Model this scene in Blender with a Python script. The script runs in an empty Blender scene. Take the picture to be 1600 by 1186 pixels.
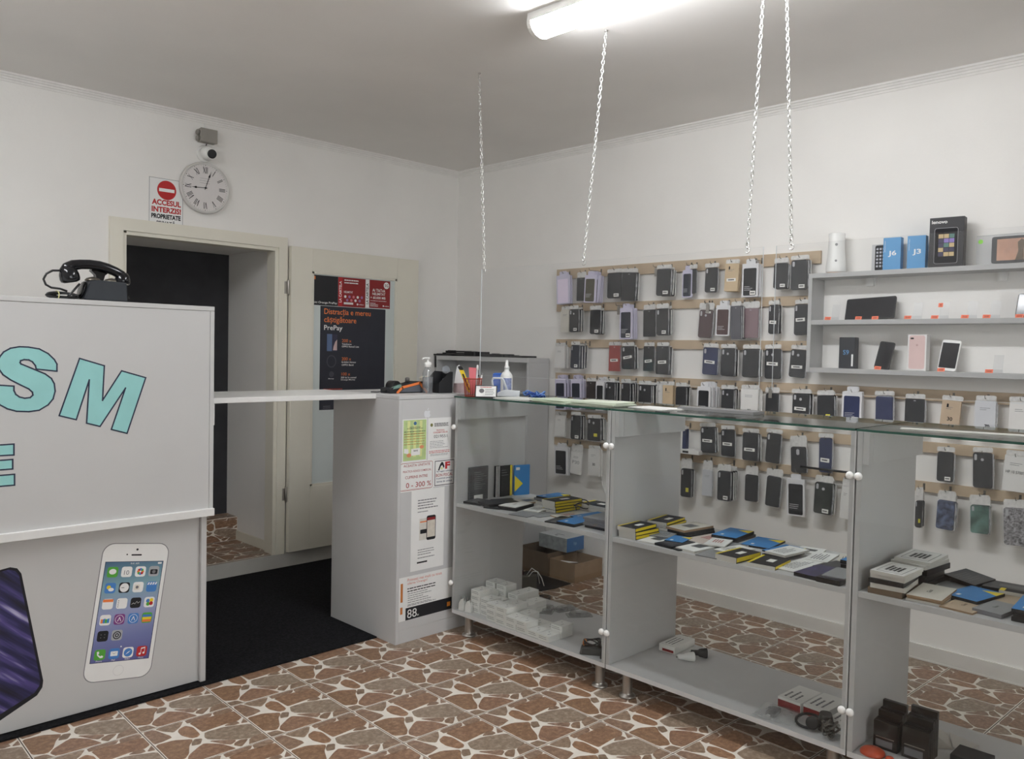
import bpy, math, random
from mathutils import Vector, Matrix

random.seed(7)
scene = bpy.context.scene
col = scene.collection
R = math.radians

# ------------------------------------------------------------------ camera
cam_d = bpy.data.cameras.new('camera')
cam = bpy.data.objects.new('camera', cam_d)
col.objects.link(cam)
cam_d.sensor_width = 36.0
cam_d.sensor_fit = 'HORIZONTAL'
cam_d.lens = 29.188
cam_d.clip_start = 0.05
YAW, PITCH, ROLL = R(45.083), R(2.0016), R(1.2037)
_f = Vector((math.cos(YAW) * math.cos(PITCH), math.sin(YAW) * math.cos(PITCH), -math.sin(PITCH)))
_rt = Vector((math.sin(YAW), -math.cos(YAW), 0.0))
_up = _rt.cross(_f)
_r2 = math.cos(ROLL) * _rt + math.sin(ROLL) * _up
_u2 = -math.sin(ROLL) * _rt + math.cos(ROLL) * _up
_m = Matrix((_r2, _u2, -_f)).transposed().to_4x4()
_m.translation = (0.0, 0.0, 1.47)
cam.matrix_world = _m
scene.camera = cam

# ------------------------------------------------------------------ world, exposure
world = bpy.data.worlds.new('world')
scene.world = world
world.use_nodes = True
_bg = world.node_tree.nodes.get('Background')
_bg.inputs[0].default_value = (0.97, 0.975, 1.0, 1.0)
_bg.inputs[1].default_value = 3.8
scene.view_settings.view_transform = 'Standard'
scene.view_settings.look = 'None'
scene.view_settings.gamma = 1.0
scene.view_settings.use_curve_mapping = False
scene.view_settings.exposure = 0.60
TUBE_STRENGTH = 33.0
try:
    scene.cycles.transparent_max_bounces = 32
    scene.cycles.max_bounces = 8
    scene.cycles.diffuse_bounces = 5
    scene.cycles.glossy_bounces = 3
except Exception:
    pass

# ------------------------------------------------------------------ materials
def lin(v):
    v /= 255.0
    return v / 12.92 if v <= 0.04045 else ((v + 0.055) / 1.055) ** 2.4

def rgb(r, g, b):
    return (lin(r), lin(g), lin(b), 1.0)

MATS = {}
def mat(name, c, rough=0.5, metal=0.0, var=0.04, scale=12.0, bump=0.0, bscale=80.0, coat=0.0, emit=0.0, spec=0.5):
    """procedural principled material: colour with a soft noise variation and optional fine bump"""
    if name in MATS:
        return MATS[name]
    m = bpy.data.materials.new(name)
    m.use_nodes = True
    nt = m.node_tree
    b = nt.nodes['Principled BSDF']
    tc = nt.nodes.new('ShaderNodeTexCoord')
    c = rgb(*c)
    if var > 0:
        n = nt.nodes.new('ShaderNodeTexNoise')
        n.inputs['Scale'].default_value = scale
        n.inputs['Detail'].default_value = 4
        nt.links.new(tc.outputs['Object'], n.inputs['Vector'])
        r = nt.nodes.new('ShaderNodeValToRGB')
        r.color_ramp.elements[0].position = 0.3
        r.color_ramp.elements[1].position = 0.7
        r.color_ramp.elements[0].color = tuple(max(0, x * (1 - var)) for x in c[:3]) + (1,)
        r.color_ramp.elements[1].color = tuple(min(1, x * (1 + var)) for x in c[:3]) + (1,)
        nt.links.new(n.outputs['Fac'], r.inputs['Fac'])
        nt.links.new(r.outputs['Color'], b.inputs['Base Color'])
    else:
        b.inputs['Base Color'].default_value = c
    b.inputs['Roughness'].default_value = rough
    b.inputs['Metallic'].default_value = metal
    b.inputs['Specular IOR Level'].default_value = spec
    if coat:
        b.inputs['Coat Weight'].default_value = coat
    if emit:
        b.inputs['Emission Color'].default_value = c
        b.inputs['Emission Strength'].default_value = emit
    if bump > 0:
        n2 = nt.nodes.new('ShaderNodeTexNoise')
        n2.inputs['Scale'].default_value = bscale
        n2.inputs['Detail'].default_value = 5
        nt.links.new(tc.outputs['Object'], n2.inputs['Vector'])
        bp = nt.nodes.new('ShaderNodeBump')
        bp.inputs['Strength'].default_value = bump
        bp.inputs['Distance'].default_value = 0.004
        nt.links.new(n2.outputs['Fac'], bp.inputs['Height'])
        nt.links.new(bp.outputs['Normal'], b.inputs['Normal'])
    MATS[name] = m
    return m

def glass(name, tint, refl=1.0, haze=0.0, rough=0.02):
    """thin clear sheet: transparent with a fresnel reflection and a little haze"""
    if name in MATS:
        return MATS[name]
    m = bpy.data.materials.new(name)
    m.use_nodes = True
    nt = m.node_tree
    nt.nodes.clear()
    out = nt.nodes.new('ShaderNodeOutputMaterial')
    tr = nt.nodes.new('ShaderNodeBsdfTransparent')
    tr.inputs[0].default_value = tint + (1,)
    gl = nt.nodes.new('ShaderNodeBsdfGlossy')
    gl.inputs['Roughness'].default_value = rough
    fr = nt.nodes.new('ShaderNodeFresnel')
    ge = nt.nodes.new('ShaderNodeNewGeometry')           # same reflectance on the way in and on the way out of the sheet
    mi = nt.nodes.new('ShaderNodeMapRange')
    mi.inputs['To Min'].default_value = 1.45
    mi.inputs['To Max'].default_value = 1.0 / 1.45
    nt.links.new(ge.outputs['Backfacing'], mi.inputs['Value'])
    nt.links.new(mi.outputs[0], fr.inputs[0])
    mu = nt.nodes.new('ShaderNodeMath'); mu.operation = 'MULTIPLY'
    mu.inputs[1].default_value = refl
    nt.links.new(fr.outputs[0], mu.inputs[0])
    mx = nt.nodes.new('ShaderNodeMixShader')
    nt.links.new(mu.outputs[0], mx.inputs[0])
    last = tr
    if haze > 0:
        df = nt.nodes.new('ShaderNodeBsdfDiffuse')
        df.inputs[0].default_value = (0.85, 0.86, 0.87, 1)
        no = nt.nodes.new('ShaderNodeTexNoise'); no.inputs['Scale'].default_value = 30
        tc = nt.nodes.new('ShaderNodeTexCoord')
        nt.links.new(tc.outputs['Object'], no.inputs['Vector'])
        m2 = nt.nodes.new('ShaderNodeMath'); m2.operation = 'MULTIPLY'; m2.inputs[1].default_value = haze * 2
        nt.links.new(no.outputs['Fac'], m2.inputs[0])
        mh = nt.nodes.new('ShaderNodeMixShader')
        nt.links.new(m2.outputs[0], mh.inputs[0])
        nt.links.new(tr.outputs[0], mh.inputs[1])
        nt.links.new(df.outputs[0], mh.inputs[2])
        last = mh
    nt.links.new(last.outputs[0], mx.inputs[1])
    nt.links.new(gl.outputs[0], mx.inputs[2])
    nt.links.new(mx.outputs[0], out.inputs[0])
    MATS[name] = m
    return m

WALL = mat('wall_paint', (241, 239, 235), 0.9, var=0.025, scale=2.2, bump=0.15, bscale=60)
CEIL = mat('ceiling_paint', (243, 240, 236), 0.92, var=0.03, scale=1.5, bump=0.08, bscale=40)
TRIMP = mat('moulding_paint', (240, 238, 234), 0.8, var=0.03)
CREAM = mat('cream_gloss_paint', (230, 226, 212), 0.45, var=0.03, scale=3)
SHELFG = mat('shelf_melamine', (178, 178, 177), 0.42, var=0.02, scale=5)
GREY = mat('grey_melamine', (202, 202, 202), 0.42, var=0.02, scale=5)
GREYL = mat('light_melamine', (198, 198, 197), 0.42, var=0.015, scale=4)
EDGE = mat('white_edging', (226, 226, 224), 0.4, var=0.02)
PLINTH = mat('grey_plinth_paint', (192, 190, 184), 0.7, var=0.06, scale=6)
CARPET = mat('black_carpet', (30, 30, 32), 0.95, var=0.5, scale=90, bump=0.6, bscale=350, spec=0.1)
DARK = mat('dark_room_panel', (52, 52, 55), 0.85, var=0.15, scale=9, bump=0.3, bscale=50)
WOOD = mat('bare_pine', (196, 176, 150), 0.6, var=0.09, scale=9)
STEEL = mat('satin_steel', (176, 172, 166), 0.35, 0.9, var=0.04)
CHROME = mat('bright_chain', (232, 232, 230), 0.25, 0.85, var=0.0)
WHITE = mat('white_plastic', (238, 238, 235), 0.4, var=0.01)
PAPER = mat('white_paper', (238, 238, 236), 0.8, var=0.02)
BLACK = mat('black_plastic', (24, 24, 26), 0.35, var=0.1)
BLACKM = mat('black_matte', (34, 35, 38), 0.7, var=0.1)
BAKELITE = mat('black_bakelite', (16, 17, 21), 0.16, var=0.05)
INK = mat('black_ink', (30, 30, 34), 0.8, var=0.0)
GINK = mat('grey_ink', (120, 120, 124), 0.8, var=0.0)
RED = mat('red_ink', (190, 44, 44), 0.7, var=0.03)
DRED = mat('dark_red_print', (142, 34, 36), 0.55, var=0.05)
ORANGE = mat('orange_print', (238, 130, 66), 0.6, var=0.03)
YELLOW = mat('yellow_print', (240, 214, 40), 0.5, var=0.04)
BLUE = mat('blue_print', (52, 132, 200), 0.5, var=0.05)
GREENP = mat('green_print', (188, 210, 146), 0.7, var=0.12, scale=20)
NAVY = mat('navy_plastic', (44, 52, 88), 0.5, var=0.1)
POSTER = mat('poster_navy', (46, 48, 58), 0.6, var=0.06)
CARD = mat('brown_cardboard', (158, 132, 104), 0.85, var=0.08, scale=20)
CARDD = mat('dark_cardboard', (112, 94, 76), 0.9, var=0.1, scale=20)
TURQ = mat('turquoise_vinyl', (150, 208, 206), 0.5, var=0.03)
NAVYV = mat('navy_vinyl', (28, 40, 66), 0.5, var=0.0)
NEON = mat('neon_orange_label', (246, 128, 96), 0.7, var=0.03)
ALU = mat('brushed_grey', (150, 150, 152), 0.4, 0.6, var=0.05)
GLASS = glass('clear_glass', (0.925, 0.932, 0.928), 0.6, 0.003)
GLASSTOP = glass('counter_glass', (0.86, 0.885, 0.875), 1.0, 0.012)
PLEXI = glass('plexiglass', (0.975, 0.978, 0.98), 0.6, 0.003)
BAG = glass('clear_bag', (0.97, 0.97, 0.98), 1.0, 0.022, 0.16)
ACRYL = glass('clear_acrylic', (0.95, 0.955, 0.96), 0.04, 0.012, 0.1)
CLEARP = glass('clear_plastic', (0.93, 0.94, 0.95), 1.0, 0.06, 0.08)
GEDGE = mat('green_glass_edge', (38, 78, 66), 0.15, var=0.05)
PEDGE = mat('plexi_edge', (206, 212, 214), 0.3, var=0.0)
FROST = mat('frosted_glass', (212, 220, 218), 0.5, var=0.03, scale=3)

# ------------------------------------------------------------------ mesh builder
class Fr:
    """a flat drawing frame: origin, right, up, outward normal"""
    def __init__(s, O, U, V, N):
        s.O, s.U, s.V, s.N = Vector(O), Vector(U), Vector(V), Vector(N)
    def p(s, u, v, n=0.0):
        return s.O + s.U * u + s.V * v + s.N * n
    def sub(s, u, v, ang=0.0):
        c, d = math.cos(ang), math.sin(ang)
        return Fr(s.p(u, v), s.U * c + s.V * d, s.V * c - s.U * d, s.N)

def FY(y, x=0.0, z=0.0):
    return Fr((x, y, z), (1, 0, 0), (0, 0, 1), (0, -1, 0))
def FX(x, y=0.0, z=0.0):
    return Fr((x, y, z), (0, -1, 0), (0, 0, 1), (-1, 0, 0))
def FZ(z, x=0.0, y=0.0, ang=0.0):
    c, s = math.cos(ang), math.sin(ang)
    return Fr((x, y, z), (c, s, 0), (-s, c, 0), (0, 0, 1))
LOC = Fr((0, 0, 0), (0, -1, 0), (0, 0, 1), (-1, 0, 0))      # pack-local frame facing -x
LOCZ = Fr((0, 0, 0), (1, 0, 0), (0, 1, 0), (0, 0, 1))       # pack-local frame lying flat
LOCY = Fr((0, 0, 0), (1, 0, 0), (0, 0, 1), (0, -1, 0))      # local frame facing -y

OFF = {}
_text_cache = {}

def text_geo(s, bold):
    k = (s, bold)
    if k not in _text_cache:
        cu = bpy.data.curves.new('lettering', 'FONT')
        cu.body = s
        cu.size = 1.0
        cu.offset = bold
        cu.resolution_u = 3
        ob = bpy.data.objects.new('lettering', cu)
        me = bpy.data.meshes.new_from_object(ob)
        vs = [(v.co.x, v.co.y) for v in me.vertices]
        fs = [tuple(p.vertices) for p in me.polygons]
        bpy.data.objects.remove(ob)
        bpy.data.curves.remove(cu)
        bpy.data.meshes.remove(me)
        xs = [v[0] for v in vs] or [0, 1]
        ys = [v[1] for v in vs] or [0, 1]
        _text_cache[k] = (vs, fs, min(xs), max(xs), min(ys), max(ys))
    return _text_cache[k]

class MB:
    def __init__(s):
        s.v, s.f, s.mi, s.sm = [], [], [], []
        s.m = 0
    def add(s, vs, fs, smooth=False):
        b = len(s.v)
        s.v += [Vector(v) for v in vs]
        for f in fs:
            s.f.append(tuple(b + i for i in f))
            s.mi.append(s.m)
            s.sm.append(smooth)
        return s
    def box(s, x0, y0, z0, x1, y1, z1):
        x0, x1 = min(x0, x1), max(x0, x1); y0, y1 = min(y0, y1), max(y0, y1); z0, z1 = min(z0, z1), max(z0, z1)
        return s.add([(x0, y0, z0), (x1, y0, z0), (x1, y1, z0), (x0, y1, z0), (x0, y0, z1), (x1, y0, z1), (x1, y1, z1), (x0, y1, z1)],
                     [(0, 3, 2, 1), (4, 5, 6, 7), (0, 1, 5, 4), (1, 2, 6, 5), (2, 3, 7, 6), (3, 0, 4, 7)])
    def fbox(s, fr, u0, v0, n0, u1, v1, n1):
        return s.prism(fr, [(u0, v0), (u1, v0), (u1, v1), (u0, v1)], n0, n1)
    def prism(s, fr, pts, n0, n1, inset=0.0):
        k = len(pts)
        a = sum(pts[i][0] * pts[(i + 1) % k][1] - pts[(i + 1) % k][0] * pts[i][1] for i in range(k))
        if a < 0:
            pts = pts[::-1]
        cx = sum(p[0] for p in pts) / k; cy = sum(p[1] for p in pts) / k
        q = 1.0 - inset
        vs = [fr.p(u, v, n0) for u, v in pts] + [fr.p(cx + (u - cx) * q, cy + (v - cy) * q, n1) for u, v in pts]
        fs = [tuple(range(k - 1, -1, -1)), tuple(range(k, 2 * k))] + [(i, (i + 1) % k, k + (i + 1) % k, k + i) for i in range(k)]
        return s.add(vs, fs)
    def face(s, fr, pts, n):
        k = len(pts)
        a = sum(pts[i][0] * pts[(i + 1) % k][1] - pts[(i + 1) % k][0] * pts[i][1] for i in range(k))
        if a < 0:
            pts = pts[::-1]
        return s.add([fr.p(u, v, n) for u, v in pts], [tuple(range(k))])
    def tube(s, path, r, n=8, cap=True):
        path = [Vector(p) for p in path]
        rs = r if isinstance(r, (list, tuple)) else [r] * len(path)
        vs, fs = [], []
        ref = None
        for i, p in enumerate(path):
            a = path[max(0, i - 1)]; b = path[min(len(path) - 1, i + 1)]
            t = (b - a).normalized()
            if ref is None:
                ref = t.orthogonal().normalized()
            ref = (ref - t * ref.dot(t))
            ref = ref.normalized() if ref.length > 1e-6 else t.orthogonal().normalized()
            w = t.cross(ref)
            for j in range(n):
                an = 2 * math.pi * j / n
                vs.append(p + (ref * math.cos(an) + w * math.sin(an)) * rs[i])
        for i in range(len(path) - 1):
            for j in range(n):
                fs.append((i * n + j, i * n + (j + 1) % n, (i + 1) * n + (j + 1) % n, (i + 1) * n + j))
        s.add(vs, fs, True)
        if cap:
            b = len(s.v) - len(vs)
            for f in (tuple(b + j for j in range(n - 1, -1, -1)), tuple(b + (len(path) - 1) * n + j for j in range(n))):
                s.f.append(f); s.mi.append(s.m); s.sm.append(False)
        return s
    def lathe(s, prof, c=(0, 0, 0), n=20, axis=None, smooth=True):
        c = Vector(c)
        ax = Vector(axis).normalized() if axis else Vector((0, 0, 1))
        e1 = ax.orthogonal().normalized(); e2 = ax.cross(e1)
        vs, fs = [], []
        for r, z in prof:
            for j in range(n):
                an = 2 * math.pi * j / n
                vs.append(c + ax * z + (e1 * math.cos(an) + e2 * math.sin(an)) * max(r, 1e-5))
        for i in range(len(prof) - 1):
            for j in range(n):
                fs.append((i * n + j, i * n + (j + 1) % n, (i + 1) * n + (j + 1) % n, (i + 1) * n + j))
        s.add(vs, fs, smooth)
        b = len(s.v) - len(vs)
        for f in (tuple(b + j for j in range(n - 1, -1, -1)), tuple(b + (len(prof) - 1) * n + j for j in range(n))):
            s.f.append(f); s.mi.append(s.m); s.sm.append(False)
        return s
    def text(s, fr, body, u, v, w=None, h=None, n=0.0, bold=0.012, align='l', ang=0.0):
        """lettering fitted to width w and/or height h, lower-left (or centre) at u, v"""
        vs, fs, x0, x1, y0, y1 = text_geo(body, bold)
        if not vs:
            return s
        sx = w / (x1 - x0) if w else None
        sy = h / (y1 - y0) if h else None
        if sx is None: sx = sy
        if sy is None: sy = sx
        du = 0 if align == 'l' else -0.5 * (x1 - x0) * sx
        ca, sa = math.cos(ang), math.sin(ang)
        out = []
        for x, y in vs:
            a = (x - x0) * sx + du; b = (y - y0) * sy
            out.append(fr.p(u + a * ca - b * sa, v + a * sa + b * ca, n))
        return s.add(out, fs)
    def build(s, name, mats, parent=None, local=False):
        me = bpy.data.meshes.new(name)
        if not isinstance(mats, (list, tuple)):
            mats = [mats]
        ob = bpy.data.objects.new(name, me)
        col.objects.link(ob)
        if parent is not None:
            off = Vector((0, 0, 0)) if local else OFF.get(parent.name, Vector((0, 0, 0)))
            ob.parent = parent
            OFF[ob.name] = OFF.get(parent.name, Vector((0, 0, 0)))
        else:
            xs = [v.x for v in s.v]; ys = [v.y for v in s.v]; zs = [v.z for v in s.v]
            off = Vector(((min(xs) + max(xs)) / 2, (min(ys) + max(ys)) / 2, min(zs)))
            ob.location = off
            OFF[ob.name] = off
        me.from_pydata([tuple(v - off) for v in s.v], [], s.f)
        for m in mats:
            me.materials.append(m)
        me.polygons.foreach_set('material_index', s.mi)
        me.polygons.foreach_set('use_smooth', s.sm)
        me.update()
        return ob

def thing(name, label, cat, loc, group=None, rotz=0.0):
    o = bpy.data.objects.new(name, None)
    o.empty_display_size = 0.05
    col.objects.link(o)
    o.location = loc
    o.rotation_euler = (0, 0, rotz)
    OFF[o.name] = Vector(loc)
    o['label'] = label
    o['category'] = cat
    if group:
        o['group'] = group
    return o

def tag(o, label, cat, group=None):
    o['label'] = label
    o['category'] = cat
    if group:
        o['group'] = group
    return o

def struct(o, label=None):
    o['kind'] = 'structure'
    if label:
        o['label'] = label
    return o

def copy_tree(o, parent=None):
    c = o.copy()
    col.objects.link(c)
    c.parent = parent
    for ch in list(o.children):
        copy_tree(ch, c)
    return c

def bevel(o, w=0.002):
    b = o.modifiers.new('bevel', 'BEVEL')
    b.width = w
    b.segments = 2
    b.limit_method = 'ANGLE'
    return o

def rrect(w, h, r, k=4, cx=0.0, cy=0.0):
    pts = []
    for qx, qy, a0 in ((1, 1, 0), (-1, 1, 90), (-1, -1, 180), (1, -1, 270)):
        for i in range(k + 1):
            a = R(a0 + 90 * i / k)
            pts.append((cx + qx * (w / 2 - r) + r * math.cos(a), cy + qy * (h / 2 - r) + r * math.sin(a)))
    return pts

def disc(r, cx=0.0, cy=0.0, k=20, ry=None):
    return [(cx + r * math.cos(2 * math.pi * i / k), cy + (ry or r) * math.sin(2 * math.pi * i / k)) for i in range(k)]

def arc(c, r, a0, a1, k, f):
    return [f(c[0] + r * math.cos(R(a0 + (a1 - a0) * i / k)), c[1] + r * math.sin(R(a0 + (a1 - a0) * i / k))) for i in range(k + 1)]

def lines(fr, u0, u1, vtop, n, dv, th, nn, seed=0, jag=0.25):
    """rows of illegible small print: broken dashes"""
    rnd = random.Random(seed)
    mb = MB()
    for i in range(n):
        v = vtop - i * dv
        u = u0
        end = u1 - (u1 - u0) * jag * rnd.random()
        while u < end:
            w = min((u1 - u0) * rnd.uniform(0.05, 0.16), end - u)
            mb.face(fr, [(u, v), (u + w, v), (u + w, v + th), (u, v + th)], nn)
            u += w + (u1 - u0) * 0.018
    return mb

ORD = ['first', 'second', 'third', 'fourth', 'fifth', 'sixth', 'seventh', 'eighth', 'ninth', 'tenth', 'eleventh', 'twelfth',
       'thirteenth', 'fourteenth', 'fifteenth', 'sixteenth', 'seventeenth', 'eighteenth', 'nineteenth', 'twentieth', 'twenty-first', 'twenty-second',
       'twenty-third', 'twenty-fourth', 'twenty-fifth']

# ================================================================== THE ROOM
XR, YB, ZC = 4.28, 4.925, 2.84
XL, YF = -1.9, -2.6

# --- floor: slab with every ceramic tile laid on it
slab = struct(MB().box(XL, YF, -0.06, XR + 0.1, YB + 0.05, -0.0012).build('floor', mat('dark_grout', (84, 74, 66), 0.9, var=0.15, scale=30)),
              'ceramic floor tiles with a crazy-paving stone pattern')
GLAZE = mat('tile_glaze', (224, 217, 206), 0.35, var=0.05, scale=25)
def stone_material():
    m = bpy.data.materials.new('tile_stone')
    m.use_nodes = True
    nt = m.node_tree
    b = nt.nodes['Principled BSDF']
    at = nt.nodes.new('ShaderNodeAttribute'); at.attribute_name = 'tint'
    tc = nt.nodes.new('ShaderNodeTexCoord')
    oi = nt.nodes.new('ShaderNodeObjectInfo')
    va = nt.nodes.new('ShaderNodeVectorMath'); va.operation = 'ADD'
    nt.links.new(tc.outputs['Object'], va.inputs[0])
    nt.links.new(oi.outputs['Location'], va.inputs[1])
    n = nt.nodes.new('ShaderNodeTexNoise'); n.inputs['Scale'].default_value = 48; n.inputs['Detail'].default_value = 9; n.inputs['Roughness'].default_value = 0.72
    nt.links.new(va.outputs[0], n.inputs['Vector'])
    r = nt.nodes.new('ShaderNodeValToRGB')
    r.color_ramp.elements[0].position = 0.32; r.color_ramp.elements[0].color = (0.55, 0.50, 0.48, 1)
    r.color_ramp.elements[1].position = 0.68; r.color_ramp.elements[1].color = (1.8, 2.0, 2.2, 1)
    e = r.color_ramp.elements.new(0.5); e.color = (1, 1, 1, 1)
    nt.links.new(n.outputs['Fac'], r.inputs['Fac'])
    mx = nt.nodes.new('ShaderNodeMix'); mx.data_type = 'RGBA'; mx.blend_type = 'MULTIPLY'
    mx.inputs['Factor'].default_value = 0.8
    nt.links.new(at.outputs['Color'], mx.inputs['A'])
    nt.links.new(r.outputs['Color'], mx.inputs['B'])
    nt.links.new(mx.outputs['Result'], b.inputs['Base Color'])
    b.inputs['Roughness'].default_value = 0.38
    bp = nt.nodes.new('ShaderNodeBump'); bp.inputs['Strength'].default_value = 0.25; bp.inputs['Distance'].default_value = 0.002
    nt.links.new(n.outputs['Fac'], bp.inputs['Height'])
    nt.links.new(bp.outputs['Normal'], b.inputs['Normal'])
    return m
STONE = stone_material()
STONES = [
[(0.055,0.024),(0.128,0.047),(0.218,0.31),(0.095,0.348),(0.062,0.35)],
[(0.155,0.021),(0.439,0.052),(0.363,0.128),(0.273,0.206),(0.197,0.115)],
[(0.477,0.059),(0.768,0.053),(0.713,0.093),(0.476,0.106)],
[(0.791,0.065),(0.977,0.057),(0.97,0.109),(0.833,0.137),(0.776,0.104)],
[(0.344,0.194),(0.42,0.157),(0.466,0.239),(0.461,0.43),(0.42,0.471),(0.365,0.459),(0.316,0.336),(0.319,0.245)],
[(0.491,0.114),(0.709,0.112),(0.959,0.131),(0.975,0.225),(0.946,0.331),(0.896,0.387),(0.774,0.365),(0.552,0.396),(0.517,0.39),(0.507,0.224)],
[(0.753,0.418),(0.823,0.382),(0.891,0.403),(0.892,0.456),(0.839,0.464)],
[(0.939,0.377),(0.96,0.373),(0.973,0.484),(0.912,0.465)],
[(0.529,0.437),(0.73,0.449),(0.96,0.548),(0.98,0.656),(0.98,0.795),(0.95,0.818),(0.825,0.855),(0.68,0.772),(0.496,0.612),(0.485,0.543)],
[(0.478,0.651),(0.684,0.795),(0.678,0.825),(0.618,0.862),(0.577,0.819)],
[(0.665,0.865),(0.733,0.838),(0.794,0.868),(0.747,0.917),(0.686,0.933),(0.642,0.906)],
[(0.828,0.878),(0.985,0.838),(0.985,0.963),(0.929,0.978),(0.79,0.966),(0.774,0.936)],
[(0.376,0.523),(0.436,0.556),(0.378,0.65),(0.307,0.629),(0.329,0.572)],
[(0.059,0.398),(0.201,0.409),(0.348,0.503),(0.335,0.546),(0.27,0.616),(0.21,0.771),(0.152,0.842),(0.115,0.845),(0.073,0.79),(0.068,0.573)],
[(0.174,0.879),(0.215,0.812),(0.35,0.713),(0.415,0.678),(0.539,0.801),(0.615,0.959),(0.528,0.974),(0.205,0.978)],
[(0.012,0.903),(0.055,0.879),(0.121,0.883),(0.158,0.951),(0.176,0.982),(0.021,0.98)]]
TINT = [(138, 111, 91), (141, 119, 99), (137, 110, 90), (140, 115, 95), (143, 109, 83), (137, 105, 81), (132, 107, 87), (138, 111, 91), (142, 124, 106), (137, 110, 91), (132, 107, 86), (137, 113, 93), (127, 106, 87), (136, 105, 80), (139, 107, 85), (135, 113, 93)]
TS = 0.35285
def tile_mesh():
    mb = MB()
    g = 0.0020
    fr = Fr((0, 0, 0), (1, 0, 0), (0, -1, 0), (0, 0, 1))
    mb.fbox(fr, g, g, -0.003, TS - g, TS - g, -0.0006)
    mb.m = 1
    for poly in STONES:
        # round the outline a little: cut the corners once
        pts = []
        k = len(poly)
        gx = sum(q[0] for q in poly) / k; gy = sum(q[1] for q in poly) / k
        grown = []
        for q in poly:
            d = Vector((q[0] - gx, q[1] - gy)); d = d + d.normalized() * min(0.014, 0.16 * d.length)
            g2 = [gx + d.x, gy + d.y]
            g2 = [0.016 if g < 0.075 else (0.984 if g > 0.935 else g) for g in g2]      # stones at the rim run out to the tile edge
            grown.append(tuple(g2))
        for i in range(k):
            a = grown[i]; b = grown[(i + 1) % k]
            pts += [(a[0] * 0.87 + b[0] * 0.13, a[1] * 0.87 + b[1] * 0.13), (a[0] * 0.13 + b[0] * 0.87, a[1] * 0.13 + b[1] * 0.87)]
        mb.prism(fr, [(u * TS, v * TS) for u, v in pts], -0.0006, 0.0004, 0.02)
    # prism flips are harmless here; the frame is left-handed so flip the faces
    mb.f = [f[::-1] for f in mb.f]
    return mb
_t = tile_mesh()
tile0 = _t.build('tile', [GLAZE, STONE], slab, local=True)
me = tile0.data
at = me.attributes.new('tint', 'FLOAT_COLOR', 'FACE')
cols = []
fi = 0
for p in me.polygons:
    cols.append((1, 1, 1, 1))
idx = 6
for si, poly in enumerate(STONES):
    nf = 2 + 2 * len(poly)
    for q in range(nf):
        cols[idx + q] = rgb(*TINT[si])
    idx += nf
for i, c_ in enumerate(cols):
    at.data[i].color = c_
TH = R(-2.0577)
EI = Vector((math.sin(TH), -math.cos(TH), 0)) * TS
EJ = Vector((math.cos(TH), math.sin(TH), 0)) * TS
T0 = Vector((2.26138, 3.11451, 0.0))
first = True
for i in range(-8, 15):
    for j in range(-12, 10):
        o = T0 + EI * i + EJ * j
        c_ = o + (EI + EJ) * 0.5
        if not (-0.7 < c_.x < XR + 0.05 and -0.8 < c_.y < YB - 0.1):
            continue
        t = tile0 if first else tile0.copy()
        if not first:
            col.objects.link(t)
        first = False
        t.parent = slab
        t.location = o - OFF[slab.name]
        t.rotation_euler = (0, 0, TH)

# --- walls and ceiling
wr = struct(MB().box(XR, YF - 0.1, -0.06, XR + 0.12, YB + 0.7, ZC).build('wall_right', WALL), 'white plastered wall behind the counter')
DX0, DX1, DZ = 1.761, 2.745, 2.104
mb = MB().box(XL - 0.12, YB, -0.06, DX0, YB + 0.7, ZC).box(DX1, YB, -0.06, XR, YB + 0.7, ZC).box(DX0, YB, DZ, DX1, YB + 0.7, ZC)
wb = struct(mb.build('wall_back', WALL), 'white wall with the doorway')
wl = struct(MB().box(XL - 0.12, YF, -0.06, XL, YB, ZC).build('wall_left', WALL))
mb = MB().box(XL - 0.12, YF - 0.12, -0.06, XR, YF, 0.75).box(XL - 0.12, YF - 0.12, 2.25, XR, YF, ZC)
mb.box(XL - 0.12, YF - 0.12, 0.75, -0.6, YF, 2.25).box(2.4, YF - 0.12, 0.75, XR, YF, 2.25)
wf = struct(mb.build('wall_front', WALL))
win = MB()
win.box(-0.6, YF - 0.08, 0.75, -0.54, YF - 0.02, 2.25).box(2.34, YF - 0.08, 0.75, 2.4, YF - 0.02, 2.25)
win.box(-0.54, YF - 0.08, 0.75, 2.34, YF - 0.02, 0.81).box(-0.54, YF - 0.08, 2.19, 2.34, YF - 0.02, 2.25).box(0.87, YF - 0.08, 0.81, 0.93, YF - 0.02, 2.19)
wo = struct(win.build('fill_window_1', WHITE))  # unseen window, added so daylight fills the room from behind the camera
MB().box(-0.54, YF - 0.055, 0.81, 0.87, YF - 0.049, 2.19).build('pane', GLASS, wo)
MB().box(0.93, YF - 0.055, 0.81, 2.34, YF - 0.049, 2.19).build('pane', GLASS, wo)
ce = struct(MB().box(XL - 0.12, YF - 0.12, ZC, XR + 0.12, YB + 0.7, ZC + 0.12).build('ceiling', CEIL), 'plain white ceiling')

# --- stepped ceiling moulding on the two visible walls
prof = [(0, 0), (0.006, 0), (0.010, 0.010), (0.016, 0.011), (0.020, 0.020), (0.028, 0.022), (0.034, 0.030), (0.044, 0.032), (0.048, 0.040), (0, 0.040)]
fb = Fr((XL, YB, ZC - 0.040), (0, -1, 0), (0, 0, 1), (1, 0, 0))
struct(MB().prism(fb, prof, 0, XR - XL).build('trim_1', TRIMP), 'stepped moulding under the ceiling above the doorway')
frr = Fr((XR, YB, ZC - 0.040), (-1, 0, 0), (0, 0, 1), (0, -1, 0))
struct(MB().prism(frr, prof, 0, YB - YF).build('trim_2', TRIMP), 'stepped moulding under the ceiling above the phone cases')

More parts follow.
